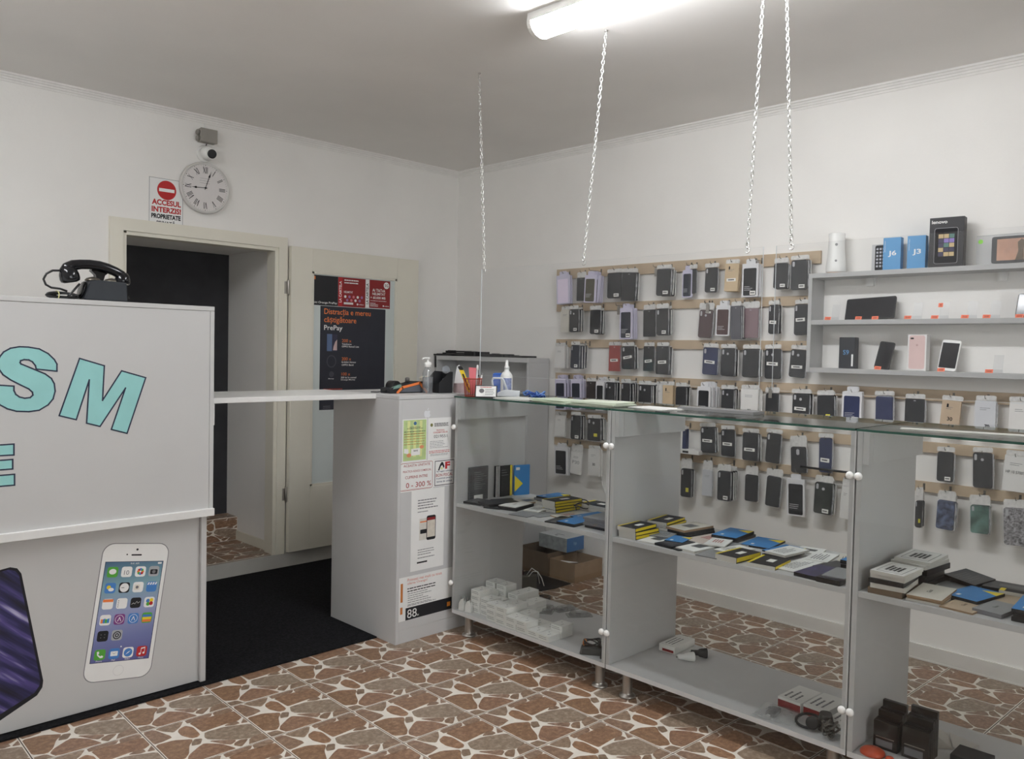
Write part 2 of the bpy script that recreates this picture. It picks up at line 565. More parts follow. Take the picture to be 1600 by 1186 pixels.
# --- baseboards
struct(MB().box(XR - 0.012, YF, 0, XR, 3.915, 0.075).box(XR - 0.016, YF, 0, XR, 3.915, 0.008).build('baseboard_right', mat('skirting_paint', (226, 224, 219), 0.6, var=0.04, scale=5)), 'pale grey painted skirting')
struct(MB().box(0.6, YB - 0.018, 0, 4.06, YB, 0.096).build('baseboard_back', PLINTH), 'grey painted sill under the doorway')

# --- the passage behind the doorway
ps = struct(MB().box(DX0 - 0.02, YB - 0.004, 0.0, DX1 + 0.02, 5.46, 0.098).build('trim_4', mat('passage_grout', (150, 140, 128), 0.8, var=0.1)), 'raised stone tiled sill inside the doorway')
for i in range(2):
    for j in range(3):
        t = tile0.copy(); col.objects.link(t); t.parent = ps
        t.scale = (0.93, 0.74, 1)
        t.rotation_euler = (0, 0, 0)
        t.location = Vector((DX0 + 0.328 * j, 5.455 - 0.262 * i, 0.1006)) - OFF[ps.name]
st = struct(MB().box(DX0, 5.46, 0.0, DX1, 5.70, 0.262).build('trim_5', mat('riser_grout', (170, 160, 148), 0.8, var=0.1)), 'stone tiled step at the back of the passage')
for j in range(3):
    t = tile0.copy(); col.objects.link(t); t.parent = st
    t.scale = (0.93, 0.46, 1)
    t.rotation_euler = (R(90), 0, 0)
    t.location = Vector((DX0 + 0.328 * j, 5.4575, 0.262)) - OFF[st.name]
    t2 = tile0.copy(); col.objects.link(t2); t2.parent = st
    t2.scale = (0.93, 0.44, 1)
    t2.location = Vector((DX0 + 0.328 * j, 5.622, 0.2645)) - OFF[st.name]
struct(MB().box(DX1 - 0.012, YB + 0.02, 0.1, DX1, 5.46, 0.165).build('baseboard_passage', CREAM), 'cream skirting inside the passage')
struct(MB().box(DX0 - 0.3, 5.625, 0.0, DX1 + 0.3, 5.66, DZ + 0.3).build('wall_passage', DARK), 'charcoal panel standing for the dark room beyond the passage')  # flat dark panel stands for the unlit room beyond the passage

# --- door frame and open leaf
tf = struct(MB().box(1.691, YB - 0.022, 0.096, 1.765, YB + 0.12, 2.174).box(1.765, YB - 0.010, 0.096, 1.785, YB + 0.09, DZ - 0.012)
            .build('trim_3', CREAM), 'cream wooden door frame')
MB().box(2.735, YB - 0.022, 0.096, 2.797, YB + 0.12, 2.174).build('jamb', CREAM, tf)
MB().box(2.712, YB - 0.012, 0.096, 2.735, YB + 0.09, DZ - 0.012).build('jamb_stop', CREAM, tf)
MB().box(1.765, YB - 0.022, DZ, 2.735, YB + 0.12, 2.174).box(1.785, YB - 0.010, DZ - 0.022, 2.735, YB + 0.09, DZ).build('head', CREAM, tf)
for z in (1.80, 0.44):
    MB().lathe([(0.006, 0), (0.008, 0.004), (0.008, 0.095), (0.006, 0.1)], (2.800, YB - 0.03, z), 10).box(2.776, YB - 0.0235, z + 0.01, 2.799, YB - 0.021, z + 0.09).build('hinge', STEEL, tf)

LX0, LX1, LZ0, LZ1 = 2.806, 3.854, 0.108, 2.12
GX0, GX1, GZ0, GZ1 = 2.962, 3.660, 0.531, 1.968
LY0, LY1 = 4.868, 4.908
door = bpy.data.objects.new('door_1', None); col.objects.link(door); door.location = (3.33, 4.89, 0.108); OFF[door.name] = Vector((3.33, 4.89, 0.108))
struct(door, 'cream door leaf with a tall frosted pane, swung open flat against the wall')
bevel(MB().box(LX0, LY0, LZ0, GX0, LY1, LZ1).box(GX1, LY0, LZ0, LX1, LY1, LZ1).box(GX0, LY0, LZ0, GX1, LY1, GZ0).box(GX0, LY0, GZ1, GX1, LY1, LZ1).build('frame', CREAM, door), 0.002)
MB().box(GX0, LY0 + 0.012, GZ0, GX1, LY0 + 0.018, GZ1).build('pane', FROST, door)
bd = MB()
for a in ((GX0, GZ0, GX0 + 0.014, GZ1), (GX1 - 0.014, GZ0, GX1, GZ1), (GX0, GZ0, GX1, GZ0 + 0.014), (GX0, GZ1 - 0.014, GX1, GZ1)):
    bd.box(a[0], LY0 + 0.002, a[1], a[2], LY0 + 0.014, a[3])
bd.build('glazing_bead', CREAM, door)

# --- carpet
cp = tag(MB().prism(FZ(0.0008), [(-0.6, 3.408), (2.470, 3.408), (2.470, 3.850), (3.9, 3.850), (3.9, 4.900), (-0.6, 4.900)], 0.0, 0.007).build('carpet', CARPET), 'black carpet laid behind the counter in front of the doorway', 'carpet')

# ================================================================== CEILING LAMP
LIT = mat('lit_diffuser', (250, 252, 255), 0.5, var=0.0, emit=TUBE_STRENGTH)
ENDC = mat('lamp_end_cap', (240, 238, 232), 0.4, var=0.0)
def batten(x, y1, label):
    lamp = thing('ceiling_light', label, 'light', (x, y1 - 0.68, ZC), 'fluorescent battens on the ceiling')
    fl = Fr((x, y1, 0), (1, 0, 0), (0, 0, 1), (0, -1, 0))
    MB().prism(fl, [(-0.062, ZC - 0.0005), (-0.066, ZC - 0.035), (0.066, ZC - 0.035), (0.062, ZC - 0.0005)], 0.0, 1.36).build('housing', WHITE, lamp)
    dp = [(-0.064 * math.cos(R(a)), ZC - 0.036 - 0.052 * math.sin(R(a))) for a in range(0, 181, 15)]
    MB().prism(fl, dp, 0.02, 1.34).build('diffuser', LIT, lamp)
    dq = [(-0.067 * math.cos(R(a)), ZC - 0.034 - 0.056 * math.sin(R(a))) for a in range(0, 181, 15)]
    for a, b in ((0.0, 0.02), (1.34, 1.36)):
        MB().prism(fl, dq, a, b).build('end_cap', ENDC, lamp)
batten(0.05, 3.70, 'added fluorescent batten light over the left part of the shop, outside the picture')  # extra batten out of view, added to brighten the doorway and back wall
batten(2.50, 2.40, 'long white fluorescent batten light glowing on the ceiling above the counter')

# ================================================================== LEFT COUNTER BOX
bx = thing('counter_cabinet', 'tall light grey counter unit with large turquoise lettering on its front', 'counter', (1.0, 3.65, 0.008))
BF = 3.420
bevel(MB().box(-0.5, BF + 0.002, 0.742, 1.588, BF + 0.018, 1.610).build('upper_panel', GREYL, bx), 0.001)
bevel(MB().box(-0.5, BF, 1.611, 1.607, 3.92, 1.630).build('top_board', GREYL, bx), 0.0015)
bevel(MB().box(1.589, BF, 0.742, 1.607, 3.92, 1.610).build('side_panel', GREYL, bx), 0.0015)
bevel(MB().box(-0.5, BF - 0.016, 0.734, 1.607, BF + 0.02, 0.766).build('ledge', EDGE, bx), 0.002)
bevel(MB().box(-0.5, 3.455, 0.012, 1.563, 3.471, 0.742).build('lower_panel', GREYL, bx), 0.001)
bevel(MB().box(1.564, 3.437, 0.010, 1.588, 3.92, 0.733).build('lower_side_panel', GREYL, bx), 0.0015)
MB().box(-0.5, 3.90, 0.012, 1.588, 3.918, 1.610).build('back_panel', GREYL, bx)

SP = [(0.992,1.356),(0.992,1.383),(0.983,1.4),(0.962,1.422),(0.932,1.439),(0.897,1.445),(0.867,1.446),(0.838,1.44),(0.816,1.426),(0.804,1.409),(0.797,1.388),(0.8,1.366),(0.814,1.344),(0.838,1.325),(0.872,1.305),(0.897,1.291),(0.909,1.279),(0.911,1.268),(0.902,1.259),(0.884,1.257),(0.867,1.262),(0.855,1.272),(0.849,1.286),(0.849,1.302),(0.804,1.306),(0.785,1.308),(0.783,1.285),(0.79,1.257),(0.804,1.235),(0.828,1.22),(0.857,1.21),(0.897,1.207),(0.932,1.211),(0.962,1.23),(0.979,1.252),(0.986,1.281),(0.983,1.309),(0.973,1.329),(0.952,1.346),(0.922,1.36),(0.892,1.374),(0.872,1.383),(0.869,1.388),(0.871,1.395),(0.882,1.399),(0.897,1.398),(0.909,1.391),(0.919,1.377),(0.922,1.364)]
MP = [(1.071,1.405),(1.161,1.377),(1.155,1.242),(1.226,1.357),(1.32,1.329),(1.248,1.107),(1.188,1.126),(1.241,1.288),(1.146,1.140),(1.097,1.155),(1.106,1.322),(1.06,1.17),(1.0,1.188)]
EP = [(0.686,1.089),(0.849,1.09),(0.849,1.05),(0.734,1.052),(0.734,1.033),(0.845,1.034),(0.845,0.999),(0.734,0.999),(0.734,0.979),(0.851,0.979),(0.851,0.939),(0.686,0.94)]
def vinyl(poly):
    fr = FY(BF + 0.002)
    a = MB().prism(fr, poly, 0.0, 0.0004)
    l = a.build('letter', TURQ, bx)
    mb = MB()
    k = len(poly)
    w = 0.0027
    for i in range(k):
        p = Vector(poly[i]); q = Vector(poly[(i + 1) % k])
        d = (q - p)
        if d.length < 1e-6:
            continue
        d.normalize()
        nn = Vector((-d.y, d.x)) * w
        p2 = p - d * w; q2 = q + d * w
        mb.face(fr, [tuple(p2 - nn), tuple(q2 - nn), tuple(q2 + nn), tuple(p2 + nn)], 0.0008 + 0.00002 * (i % 5))
    mb.build('letter_outline', NAVYV, l)
for P_ in (SP, MP, EP):
    vinyl(P_)

# printed phones on the lower panel
fr = FY(3.455)
s1 = MB().prism(fr.sub(1.265, 0.378, R(-8.4)), rrect(0.268, 0.552, 0.045, 6), 0, 0.0003).build('phone_print', GINK, bx)
s1['label'] = 'print of a white phone with coloured app icons'
pf = fr.sub(1.265, 0.378, R(-8.4))
MB().prism(pf, rrect(0.262, 0.546, 0.043, 6), 0.0003, 0.0006).build('phone_face', PAPER, s1)
MB().prism(pf, disc(0.0045, 0.002, 0.250), 0.0006, 0.0008).prism(pf, rrect(0.042, 0.006, 0.003, 3, 0.002, 0.228), 0.0006, 0.0008).prism(pf, disc(0.003, -0.036, 0.230), 0.0006, 0.0008).build('speaker_print', INK, s1)
def screen_mat():
    m = bpy.data.materials.new('screen_wallpaper'); m.use_nodes = True
    nt = m.node_tree; b = nt.nodes['Principled BSDF']
    tc = nt.nodes.new('ShaderNodeTexCoord'); sx = nt.nodes.new('ShaderNodeSeparateXYZ')
    nt.links.new(tc.outputs['Generated'], sx.inputs[0])
    r = nt.nodes.new('ShaderNodeValToRGB')
    r.color_ramp.elements[0].color = rgb(92, 92, 150); r.color_ramp.elements[1].color = rgb(70, 104, 134)
    for p_, c_ in ((0.25, (116, 124, 174)), (0.5, (150, 158, 196)), (0.75, (130, 168, 180))):
        e_ = r.color_ramp.elements.new(p_); e_.color = rgb(*c_)
    nt.links.new(sx.outputs['Z'], r.inputs['Fac'])
    nt.links.new(r.outputs['Color'], b.inputs['Base Color']); b.inputs['Roughness'].default_value = 0.5
    return m
MB().prism(pf, [(-0.1165, -0.2), (0.1165, -0.2), (0.1165, 0.202), (-0.1165, 0.202)], 0.0006, 0.0009).build('screen_border', NAVYV, s1)
scr = MB().prism(pf, [(-0.114, -0.198), (0.114, -0.198), (0.114, 0.2), (-0.114, 0.2)], 0.0009, 0.0012).build('screen_print', screen_mat(), s1)
G_ = mat('icon_green', (86, 170, 60), 0.6, var=0.0); LB = mat('icon_blue', (70, 130, 200), 0.6, var=0.0); PU = mat('icon_purple', (128, 60, 130), 0.6, var=0.0)
PK = mat('icon_silver', (170, 172, 176), 0.6, var=0.0)
icons = [[(G_, 'bubble'), (PAPER, '10'), (PAPER, 'flower'), (PK, 'lens')], [(LB, 'sun'), (INK, 'clock'), (PAPER, 'pin'), (LB, 'clap')],
         [(PAPER, 'note'), (PAPER, 'list'), (INK, 'graph'), (PAPER, 'dots')], [(PAPER, 'news'), (PU, 'ring'), (LB, 'ring'), (G_, 'cards')],
         [(INK, 'grid'), (PK, 'gear'), None, None], [(G_, 'call'), (LB, 'mail'), (PAPER, 'comp'), (RED, 'music')]]
for ri, row in enumerate(icons):
    for ci, ic in enumerate(row):
        if not ic:
            continue
        u = -0.0825 + 0.055 * ci
        v = 0.160 - 0.0635 * ri - (0.010 if ri == 5 else 0)
        q = MB().prism(pf, rrect(0.042, 0.042, 0.009, 3, u, v), 0.0012, 0.0015).build('app_icon', ic[0], s1)
        mb = MB(); mm = PAPER; k = ic[1]; nn = 0.0017
        if k == 'bubble': mb.face(pf, disc(0.014, u, v + 0.002, 16, 0.011), nn)
        elif k == '10': mb.text(pf, '10', u, v - 0.012, h=0.018, n=nn, bold=0, align='c'); mm = GINK
        elif k == 'flower':
            for a in range(8):
                mb.m = a % 4
                mb.face(pf, disc(0.0055, u + 0.009 * math.cos(a * 0.785), v + 0.009 * math.sin(a * 0.785), 8), nn + a * 1e-5)
            mm = [ORANGE, G_, LB, RED]
        elif k == 'lens': mb.face(pf, rrect(0.030, 0.020, 0.004, 2, u, v - 0.002), nn); mb.m = 1; mb.face(pf, disc(0.007, u, v - 0.002), nn + 1e-5); mm = [INK, GINK]
        elif k == 'sun': mb.face(pf, disc(0.008, u - 0.006, v + 0.003), nn); mb.m = 1; mb.face(pf, disc(0.011, u + 0.004, v - 0.006, 14, 0.007), nn + 1e-5); mm = [YELLOW, PAPER]
        elif k == 'clock': mb.face(pf, disc(0.018, u, v), nn); mb.m = 1; mb.face(pf, [(u - 0.012, v - 0.001), (u, v - 0.001), (u, v + 0.001), (u - 0.012, v + 0.001)], nn + 1e-5); mm = [PAPER, INK]
        elif k == 'pin': mb.face(pf, rrect(0.022, 0.022, 0.004, 2, u - 0.004, v), nn); mb.m = 1; mb.face(pf, disc(0.006, u - 0.004, v), nn + 1e-5); mm = [CREAM, GINK]
        elif k == 'clap':
            for a in range(4): mb.face(pf, [(u - 0.019 + a * 0.01, v + 0.008), (u - 0.013 + a * 0.01, v + 0.008), (u - 0.009 + a * 0.01, v + 0.018), (u - 0.015 + a * 0.01, v + 0.018)], nn)
        elif k == 'note': mb.face(pf, [(u - 0.02, v + 0.008), (u + 0.02, v + 0.008), (u + 0.02, v + 0.019), (u - 0.02, v + 0.019)], nn); mm = ORANGE
        elif k == 'list':
            for a in range(4): mb.face(pf, disc(0.002, u - 0.014, v + 0.011 - a * 0.008, 6), nn)
            mm = INK
        elif k == 'graph':
            z_ = [(-0.016, -0.006), (-0.008, 0.0), (-0.003, -0.005), (0.004, 0.006), (0.009, -0.002), (0.016, 0.004)]
            for a in range(5): mb.face(pf, [(u + z_[a][0], v + z_[a][1] - 0.0008), (u + z_[a + 1][0], v + z_[a + 1][1] - 0.0008), (u + z_[a + 1][0], v + z_[a + 1][1] + 0.0008), (u + z_[a][0], v + z_[a][1] + 0.0008)], nn)
        elif k == 'dots':
            for a, (x_, y_) in enumerate(((-0.006, 0.006), (0.008, 0.008), (-0.004, -0.007), (0.008, -0.005))):
                mb.m = a; mb.face(pf, disc(0.008, u + x_, v + y_, 10), nn + a * 1e-5)
            mm = [LB, YELLOW, G_, RED]
        elif k == 'news':
            for a in range(4):
                mb.m = a; mb.face(pf, [(u - 0.017 + a * 0.008, v - 0.012), (u - 0.008 + a * 0.008, v - 0.012), (u - 0.008 + a * 0.008, v + 0.004 + 0.003 * (a % 2)), (u - 0.017 + a * 0.008, v + 0.004)], nn + a * 1e-5)
            mm = [ORANGE, LB, G_, BLUE]
        elif k == 'ring':
            mb.face(pf, disc(0.017, u, v), nn); mb.m = 1; mb.face(pf, disc(0.0152, u, v), nn + 1e-5); mb.m = 0
            mb.face(pf, [(u - 0.008, v - 0.008), (u - 0.005, v - 0.008), (u + 0.002, v + 0.009), (u - 0.001, v + 0.009)], nn + 2e-5); mb.face(pf, [(u + 0.008, v - 0.008), (u + 0.005, v - 0.008), (u - 0.002, v + 0.009), (u + 0.001, v + 0.009)], nn + 2e-5)
            mm = [PAPER, ic[0]]
        elif k == 'cards':
            for a in range(3):
                mb.m = a; mb.face(pf, [(u - 0.018, v - 0.017 + a * 0.010), (u + 0.018, v - 0.017 + a * 0.010), (u + 0.018, v - 0.007 + a * 0.010), (u - 0.018, v - 0.007 + a * 0.010)], nn + a * 1e-5)
            mm = [ORANGE, YELLOW, LB]
        elif k == 'grid':
            for a in range(4): mb.face(pf, disc(0.002, u - 0.007 + 0.014 * (a % 2), v - 0.006 + 0.012 * (a // 2), 6), nn)
            mm = GINK
        elif k == 'gear':
            mb.face(pf, disc(0.016, u, v), nn); mb.m = 1; mb.face(pf, disc(0.012, u, v), nn + 1e-5); mb.m = 0; mb.face(pf, disc(0.008, u, v), nn + 2e-5); mb.m = 1; mb.face(pf, disc(0.004, u, v), nn + 3e-5); mm = [INK, PK]
        elif k == 'call':
            pts_ = [(-0.013, 0.012), (-0.006, 0.014), (-0.003, 0.006), (-0.007, 0.002), (0.002, -0.006), (0.007, -0.003), (0.014, -0.006), (0.012, -0.013), (0.002, -0.013), (-0.010, -0.002)]
            mb.face(pf, [(u + a, v + b) for a, b in pts_], nn)
        elif k == 'mail': mb.face(pf, rrect(0.028, 0.019, 0.002, 2, u, v), nn); mb.m = 1; mb.face(pf, [(u - 0.012, v + 0.008), (u, v - 0.002), (u + 0.012, v + 0.008), (u, v)], nn + 1e-5); mm = [PAPER, GINK]
        elif k == 'comp': mb.face(pf, disc(0.017, u, v), nn); mb.m = 1; mb.face(pf, [(u - 0.010, v - 0.008), (u + 0.002, v - 0.001), (u + 0.010, v + 0.008), (u - 0.002, v + 0.001)], nn + 1e-5); mm = [LB, PAPER]
        elif k == 'music':
            mb.face(pf, disc(0.0045, u - 0.007, v - 0.010, 10), nn).face(pf, disc(0.0045, u + 0.008, v - 0.007, 10), nn + 1e-5)
            mb.face(pf, [(u - 0.0045, v - 0.010), (u - 0.0025, v - 0.010), (u - 0.0025, v + 0.012), (u - 0.0045, v + 0.012)], nn + 2e-5).face(pf, [(u + 0.0105, v - 0.007), (u + 0.0125, v - 0.007), (u + 0.0125, v + 0.015), (u + 0.0105, v + 0.015)], nn + 3e-5)
            mb.face(pf, [(u - 0.0045, v + 0.009), (u + 0.0125, v + 0.012), (u + 0.0125, v + 0.017), (u - 0.0045, v + 0.014)], nn + 4e-5)
        mb.build('icon_symbol', mm, s1)
for u, t_ in ((-0.0825, 'Phone'), (-0.0275, 'Mail'), (0.0275, 'Safari'), (0.0825, 'Music')):
    MB().text(pf, t_, u, -0.196, h=0.0065, n=0.0016, bold=0.0, align='c').build('icon_caption', PAPER, s1)
MB().text(pf, '9:41 AM', 0, 0.190, h=0.007, n=0.0016, bold=0.0, align='c').build('clock_lettering', PAPER, s1)
MB().face(pf, rrect(0.016, 0.007, 0.002, 2, 0.102, 0.1935), 0.0016).build('battery_mark', PAPER, s1)
MB().face(pf, disc(0.003, -0.004, -0.141, 8), 0.0016).build('page_dot', PAPER, s1)
MB().prism(pf, disc(0.021, 0.0, -0.237, 24), 0.0006, 0.0007).build('home_button_ring', mat('button_ring', (214, 214, 214), 0.6, var=0.0), s1)
MB().prism(pf, disc(0.0196, 0.0, -0.237, 24), 0.0007, 0.0008).build('home_button', PAPER, s1)
s2 = MB().prism(fr, [(0.35, 0.56), (0.845, 0.630), (0.868, 0.622), (0.882, 0.600), (0.956, 0.175), (0.953, 0.150), (0.935, 0.124), (0.80, 0.058), (0.62, 0.020), (0.35, 0.016)], 0, 0.0003).build('phone_print', INK, bx)
s2['label'] = 'print of a phone with a purple light streak screen'
def streak_mat():
    m = bpy.data.materials.new('streak_screen'); m.use_nodes = True
    nt = m.node_tree; b = nt.nodes['Principled BSDF']
    tc = nt.nodes.new('ShaderNodeTexCoord')
    mr_ = nt.nodes.new('ShaderNodeMapping'); mr_.inputs['Rotation'].default_value = (0, R(-42), 0)
    nt.links.new(tc.outputs['Object'], mr_.inputs[0])
    mp = nt.nodes.new('ShaderNodeMapping'); mp.inputs['Scale'].default_value = (2.2, 1, 24)
    nt.links.new(mr_.outputs[0], mp.inputs[0])
    n = nt.nodes.new('ShaderNodeTexNoise'); n.inputs['Scale'].default_value = 1.3; n.inputs['Detail'].default_value = 3
    nt.links.new(mp.outputs[0], n.inputs['Vector'])
    r = nt.nodes.new('ShaderNodeValToRGB')
    r.color_ramp.elements[0].position = 0.36; r.color_ramp.elements[0].color = rgb(20, 20, 40)
    r.color_ramp.elements[1].position = 0.80; r.color_ramp.elements[1].color = rgb(206, 202, 232)
    for p_, c_ in ((0.50, (40, 38, 84)), (0.62, (80, 70, 132))):
        e_ = r.color_ramp.elements.new(p_); e_.color = rgb(*c_)
    nt.links.new(n.outputs['Fac'], r.inputs['Fac'])
    nt.links.new(r.outputs['Color'], b.inputs['Base Color']); b.inputs['Roughness'].default_value = 0.4
    return m
MB().prism(fr, [(0.36, 0.55), (0.84, 0.622), (0.862, 0.613), (0.874, 0.595), (0.946, 0.178), (0.942, 0.158), (0.926, 0.136), (0.79, 0.078), (0.62, 0.040), (0.36, 0.03)], 0.0003, 0.0006).build('screen_print', streak_mat(), s2)

# flap between the counter units, with its support block
flap = thing('counter_flap', 'pale hinged counter flap bridging the gap in front of the doorway', 'counter', (2.04, 3.7, 1.213))
bevel(MB().box(1.6075, 3.45, 1.213, 2.4735, 3.93, 1.2365).build('board', EDGE, flap), 0.002)
bevel(MB().box(1.6075, 3.46, 1.118, 1.630, 3.60, 1.212).build('support_block', EDGE, flap), 0.002)

# ================================================================== PILLAR CABINET with notices
pc = thing('pillar_cabinet', 'grey pillar cabinet covered with notices, between flap and glass showcases', 'cabinet', (2.75, 3.55, 0))
PF = 3.260
bevel(MB().box(2.475, PF, 0.0, 2.493, 3.84, 1.217).build('side_panel', GREY, pc), 0.0015)
bevel(MB().box(2.4935, PF + 0.001, 0.066, 3.03, PF + 0.018, 1.2165).build('front_panel', GREY, pc), 0.001)
bevel(MB().box(2.4935, PF + 0.001, 0.0, 3.03, PF + 0.018, 0.0655).build('kick_board', GREY, pc), 0.001)
bevel(MB().box(3.031, PF + 0.001, 0.0, 3.05, 3.84, 1.217).build('side_panel', GREY, pc), 0.0015)
bevel(MB().box(2.4935, 3.822, 0.0, 3.03, 3.84, 1.217).build('back_panel', GREY, pc), 0.0015)
bevel(MB().box(2.474, PF - 0.001, 1.2172, 3.051, 3.842, 1.2365).build('top_board', GREY, pc), 0.002)
ff = FY(PF + 0.001)
def sheet(name, label, x0, z0, x1, z1, m=PAPER, n=0.0006, frame=None, parent=None):
    o = MB().fbox(frame or ff, x0, z0, 0, x1, z1, n).build(name, m, parent)
    if parent is None:
        tag(o, label, 'notice' if 'poster' not in name else 'poster')
    return o
# apple emblem
ap = MB()
body = [(0.000, 0.0085), (0.006, 0.0115), (0.013, 0.0115), (0.019, 0.007), (0.0165, 0.003), (0.0155, -0.002), (0.017, -0.007), (0.021, -0.010), (0.017, -0.018), (0.011, -0.024), (0.006, -0.0235), (0.000, -0.0215),
        (-0.006, -0.0235), (-0.011, -0.024), (-0.017, -0.017), (-0.021, -0.006), (-0.020, 0.004), (-0.014, 0.0110), (-0.007, 0.0115)]
ap.prism(ff, [(2.653 + u, 1.146 + v) for u, v in body], 0, 0.0005)
ap.prism(ff, [(2.653 + u, 1.146 + v) for u, v in ((0.0, 0.013), (0.002, 0.020), (0.0085, 0.026), (0.008, 0.019), (0.004, 0.0145))], 0, 0.0005)
ap.build('apple_emblem', mat('silver_sticker', (226, 228, 232), 0.3, var=0.02), pc)
# green notice
o = sheet('notice', 'green patterned tax notice on the grey pillar cabinet', 2.498, 0.907, 2.653, 1.119)
MB().face(ff, [(2.504, 0.912), (2.648, 0.912), (2.648, 1.114), (2.504, 1.114)], 0.0008).build('green_ground', GREENP, o)
YG = mat('yellow_green', (222, 228, 158), 0.7, var=0.06)
g_ = MB()
for u in (2.528, 2.566, 2.604): g_.face(ff, [(u, 0.93), (u + 0.018, 0.93), (u + 0.018, 1.11), (u, 1.11)], 0.0009)
g_.build('yellow_bands', YG, o)
MB().face(ff, disc(0.0095, 2.576, 1.097), 0.0011).build('round_crest', mat('crest_blue', (70, 110, 150), 0.7, var=0.1), o)
MB().text(ff, 'AGENTIA NATIONALA', 2.576, 1.076, w=0.07, n=0.0011, bold=0.01, align='c').text(ff, 'DE ADMINISTRARE FISCALA', 2.576, 1.069, w=0.10, n=0.0011, bold=0.01, align='c').build('heading', INK, o)
lines(ff, 2.508, 2.644, 1.055, 3, 0.012, 0.0028, 0.0011, 3, 0.08).build('small_print', INK, o)
lines(ff, 2.508, 2.644, 1.044, 5, 0.013, 0.0028, 0.00112, 4, 0.12).build('orange_print', mat('dull_orange_ink', (176, 130, 60), 0.7, var=0.0), o)
MB().face(ff, [(2.553, 0.936), (2.610, 0.938), (2.610, 0.972), (2.553, 0.970)], 0.0012).build('white_ticket', PAPER, o)
MB().text(ff, 'BANI', 2.582, 0.956, w=0.026, n=0.0014, align='c').build('ticket_lettering', INK, o)
MB().face(ff, disc(0.014, 2.620, 0.977, 14, 0.009), 0.0012).build('orange_spot', mat('salmon', (226, 150, 110), 0.7, var=0.05), o)
MB().face(ff, disc(0.015, 2.540, 0.939, 14, 0.010), 0.0012).build('orange_spot', mat('salmon', (226, 150, 110)), o)
MB().face(ff, [(2.508, 0.952), (2.538, 0.945), (2.536, 0.970), (2.510, 0.974)], 0.0011).build('white_spot', PAPER, o)
# consumer phone notice
o = sheet('notice', 'white consumer phone notice with the number 0219551 on the grey pillar cabinet', 2.659, 0.907, 2.813, 1.119)
MB().face(ff, disc(0.009, 2.682, 1.083, 10), 0.0009).build('crest', mat('crest_olive', (120, 120, 70), 0.7, var=0.3, scale=200), o)
lines(ff, 2.700, 2.795, 1.088, 3, 0.0065, 0.0035, 0.0009, 5, 0.05).build('small_print', INK, o)
MB().text(ff, 'TELEFONUL', 2.741, 1.051, w=0.056, n=0.0009, align='c').text(ff, 'CONSUMATORILOR', 2.741, 1.040, w=0.096, n=0.0009, align='c').build('red_lettering', RED, o)
MB().text(ff, '0219551', 2.742, 1.016, w=0.088, h=0.015, n=0.0009, bold=0.0, align='c').build('number', INK, o)
lines(ff, 2.672, 2.802, 0.998, 5, 0.008, 0.002, 0.0009, 6, 0.4).build('small_print', GINK, o)
lines(ff, 2.668, 2.806, 0.948, 2, 0.008, 0.003, 0.0009, 7, 0.02).build('red_print', RED, o)
lines(ff, 2.676, 2.798, 0.932, 2, 0.006, 0.002, 0.0009, 8, 0.1).build('small_print', GINK, o)
# markup notice
o = sheet('notice', 'white notice with red lettering about a 0 - 300 % markup', 2.483, 0.757, 2.700, 0.907)
DR = mat('brick_ink', (168, 56, 56), 0.7, var=0.05)
fb_ = MB()
ring = rrect(0.205, 0.138, 0.010, 4, 2.5915, 0.832); ring2 = rrect(0.2005, 0.1335, 0.008, 4, 2.5915, 0.832)
fb_.face(ff, ring, 0.0008).build('red_border', DR, o)
MB().face(ff, ring2, 0.0009).build('inner_sheet', PAPER, o)
MB().text(ff, 'ACEASTA UNITATE', 2.592, 0.881, w=0.168, h=0.0125, n=0.0011, bold=0.006, align='c').text(ff, 'PRACTICA ADAOS COMERCIAL', 2.595, 0.853, w=0.180, h=0.0105, n=0.0011, bold=0.006, align='c')\
    .text(ff, 'CUPRINS INTRE', 2.590, 0.822, w=0.142, h=0.014, n=0.0011, bold=0.008, align='c').text(ff, '0 - 300 %', 2.605, 0.776, w=0.160, h=0.026, n=0.0011, bold=0.006, align='c').face(ff, [(2.50, 0.7675), (2.684, 0.7675), (2.684, 0.7685), (2.50, 0.7685)], 0.0011).build('red_lettering', DR, o)
# receipt notice
o = sheet('notice', 'small black-framed receipt notice with a coloured emblem on the pillar cabinet', 2.700, 0.765, 2.845, 0.905, n=0.0005)
MB().face(ff, [(2.7075, 0.769), (2.838, 0.769), (2.838, 0.8975), (2.7075, 0.8975)], 0.0008).build('black_border', INK, o)
MB().face(ff, [(2.711, 0.7725), (2.8345, 0.7725), (2.8345, 0.894), (2.711, 0.894)], 0.0009).build('inner_sheet', PAPER, o)
MB().prism(ff, [(2.729, 0.848), (2.741, 0.876), (2.752, 0.890), (2.762, 0.888), (2.772, 0.866), (2.766, 0.856), (2.757, 0.874), (2.748, 0.868), (2.737, 0.846)], 0.0009, 0.0011).build('emblem_arch', INK, o)
MB().face(ff, disc(0.007, 2.754, 0.857, 10), 0.0011).build('emblem_leaf', YG, o)
MB().text(ff, 'F', 2.776, 0.852, h=0.037, w=0.034, n=0.0012, bold=0.05).build('emblem_letter', RED, o)
MB().text(ff, 'Va rugam solicitati', 2.773, 0.836, w=0.108, h=0.010, n=0.0011, align='c').text(ff, 'si pastrati pana la', 2.773, 0.800, w=0.108, h=0.0105, n=0.0011, align='c').text(ff, 'iesirea din unitate', 2.773, 0.785, w=0.104, h=0.0095, n=0.0011, align='c').build('lettering', mat('blue_ink', (60, 70, 110), 0.7, var=0.0), o)
MB().text(ff, 'BON FISCAL', 2.773, 0.815, w=0.114, h=0.0155, n=0.0011, bold=0.008, align='c').build('red_lettering', DR, o)
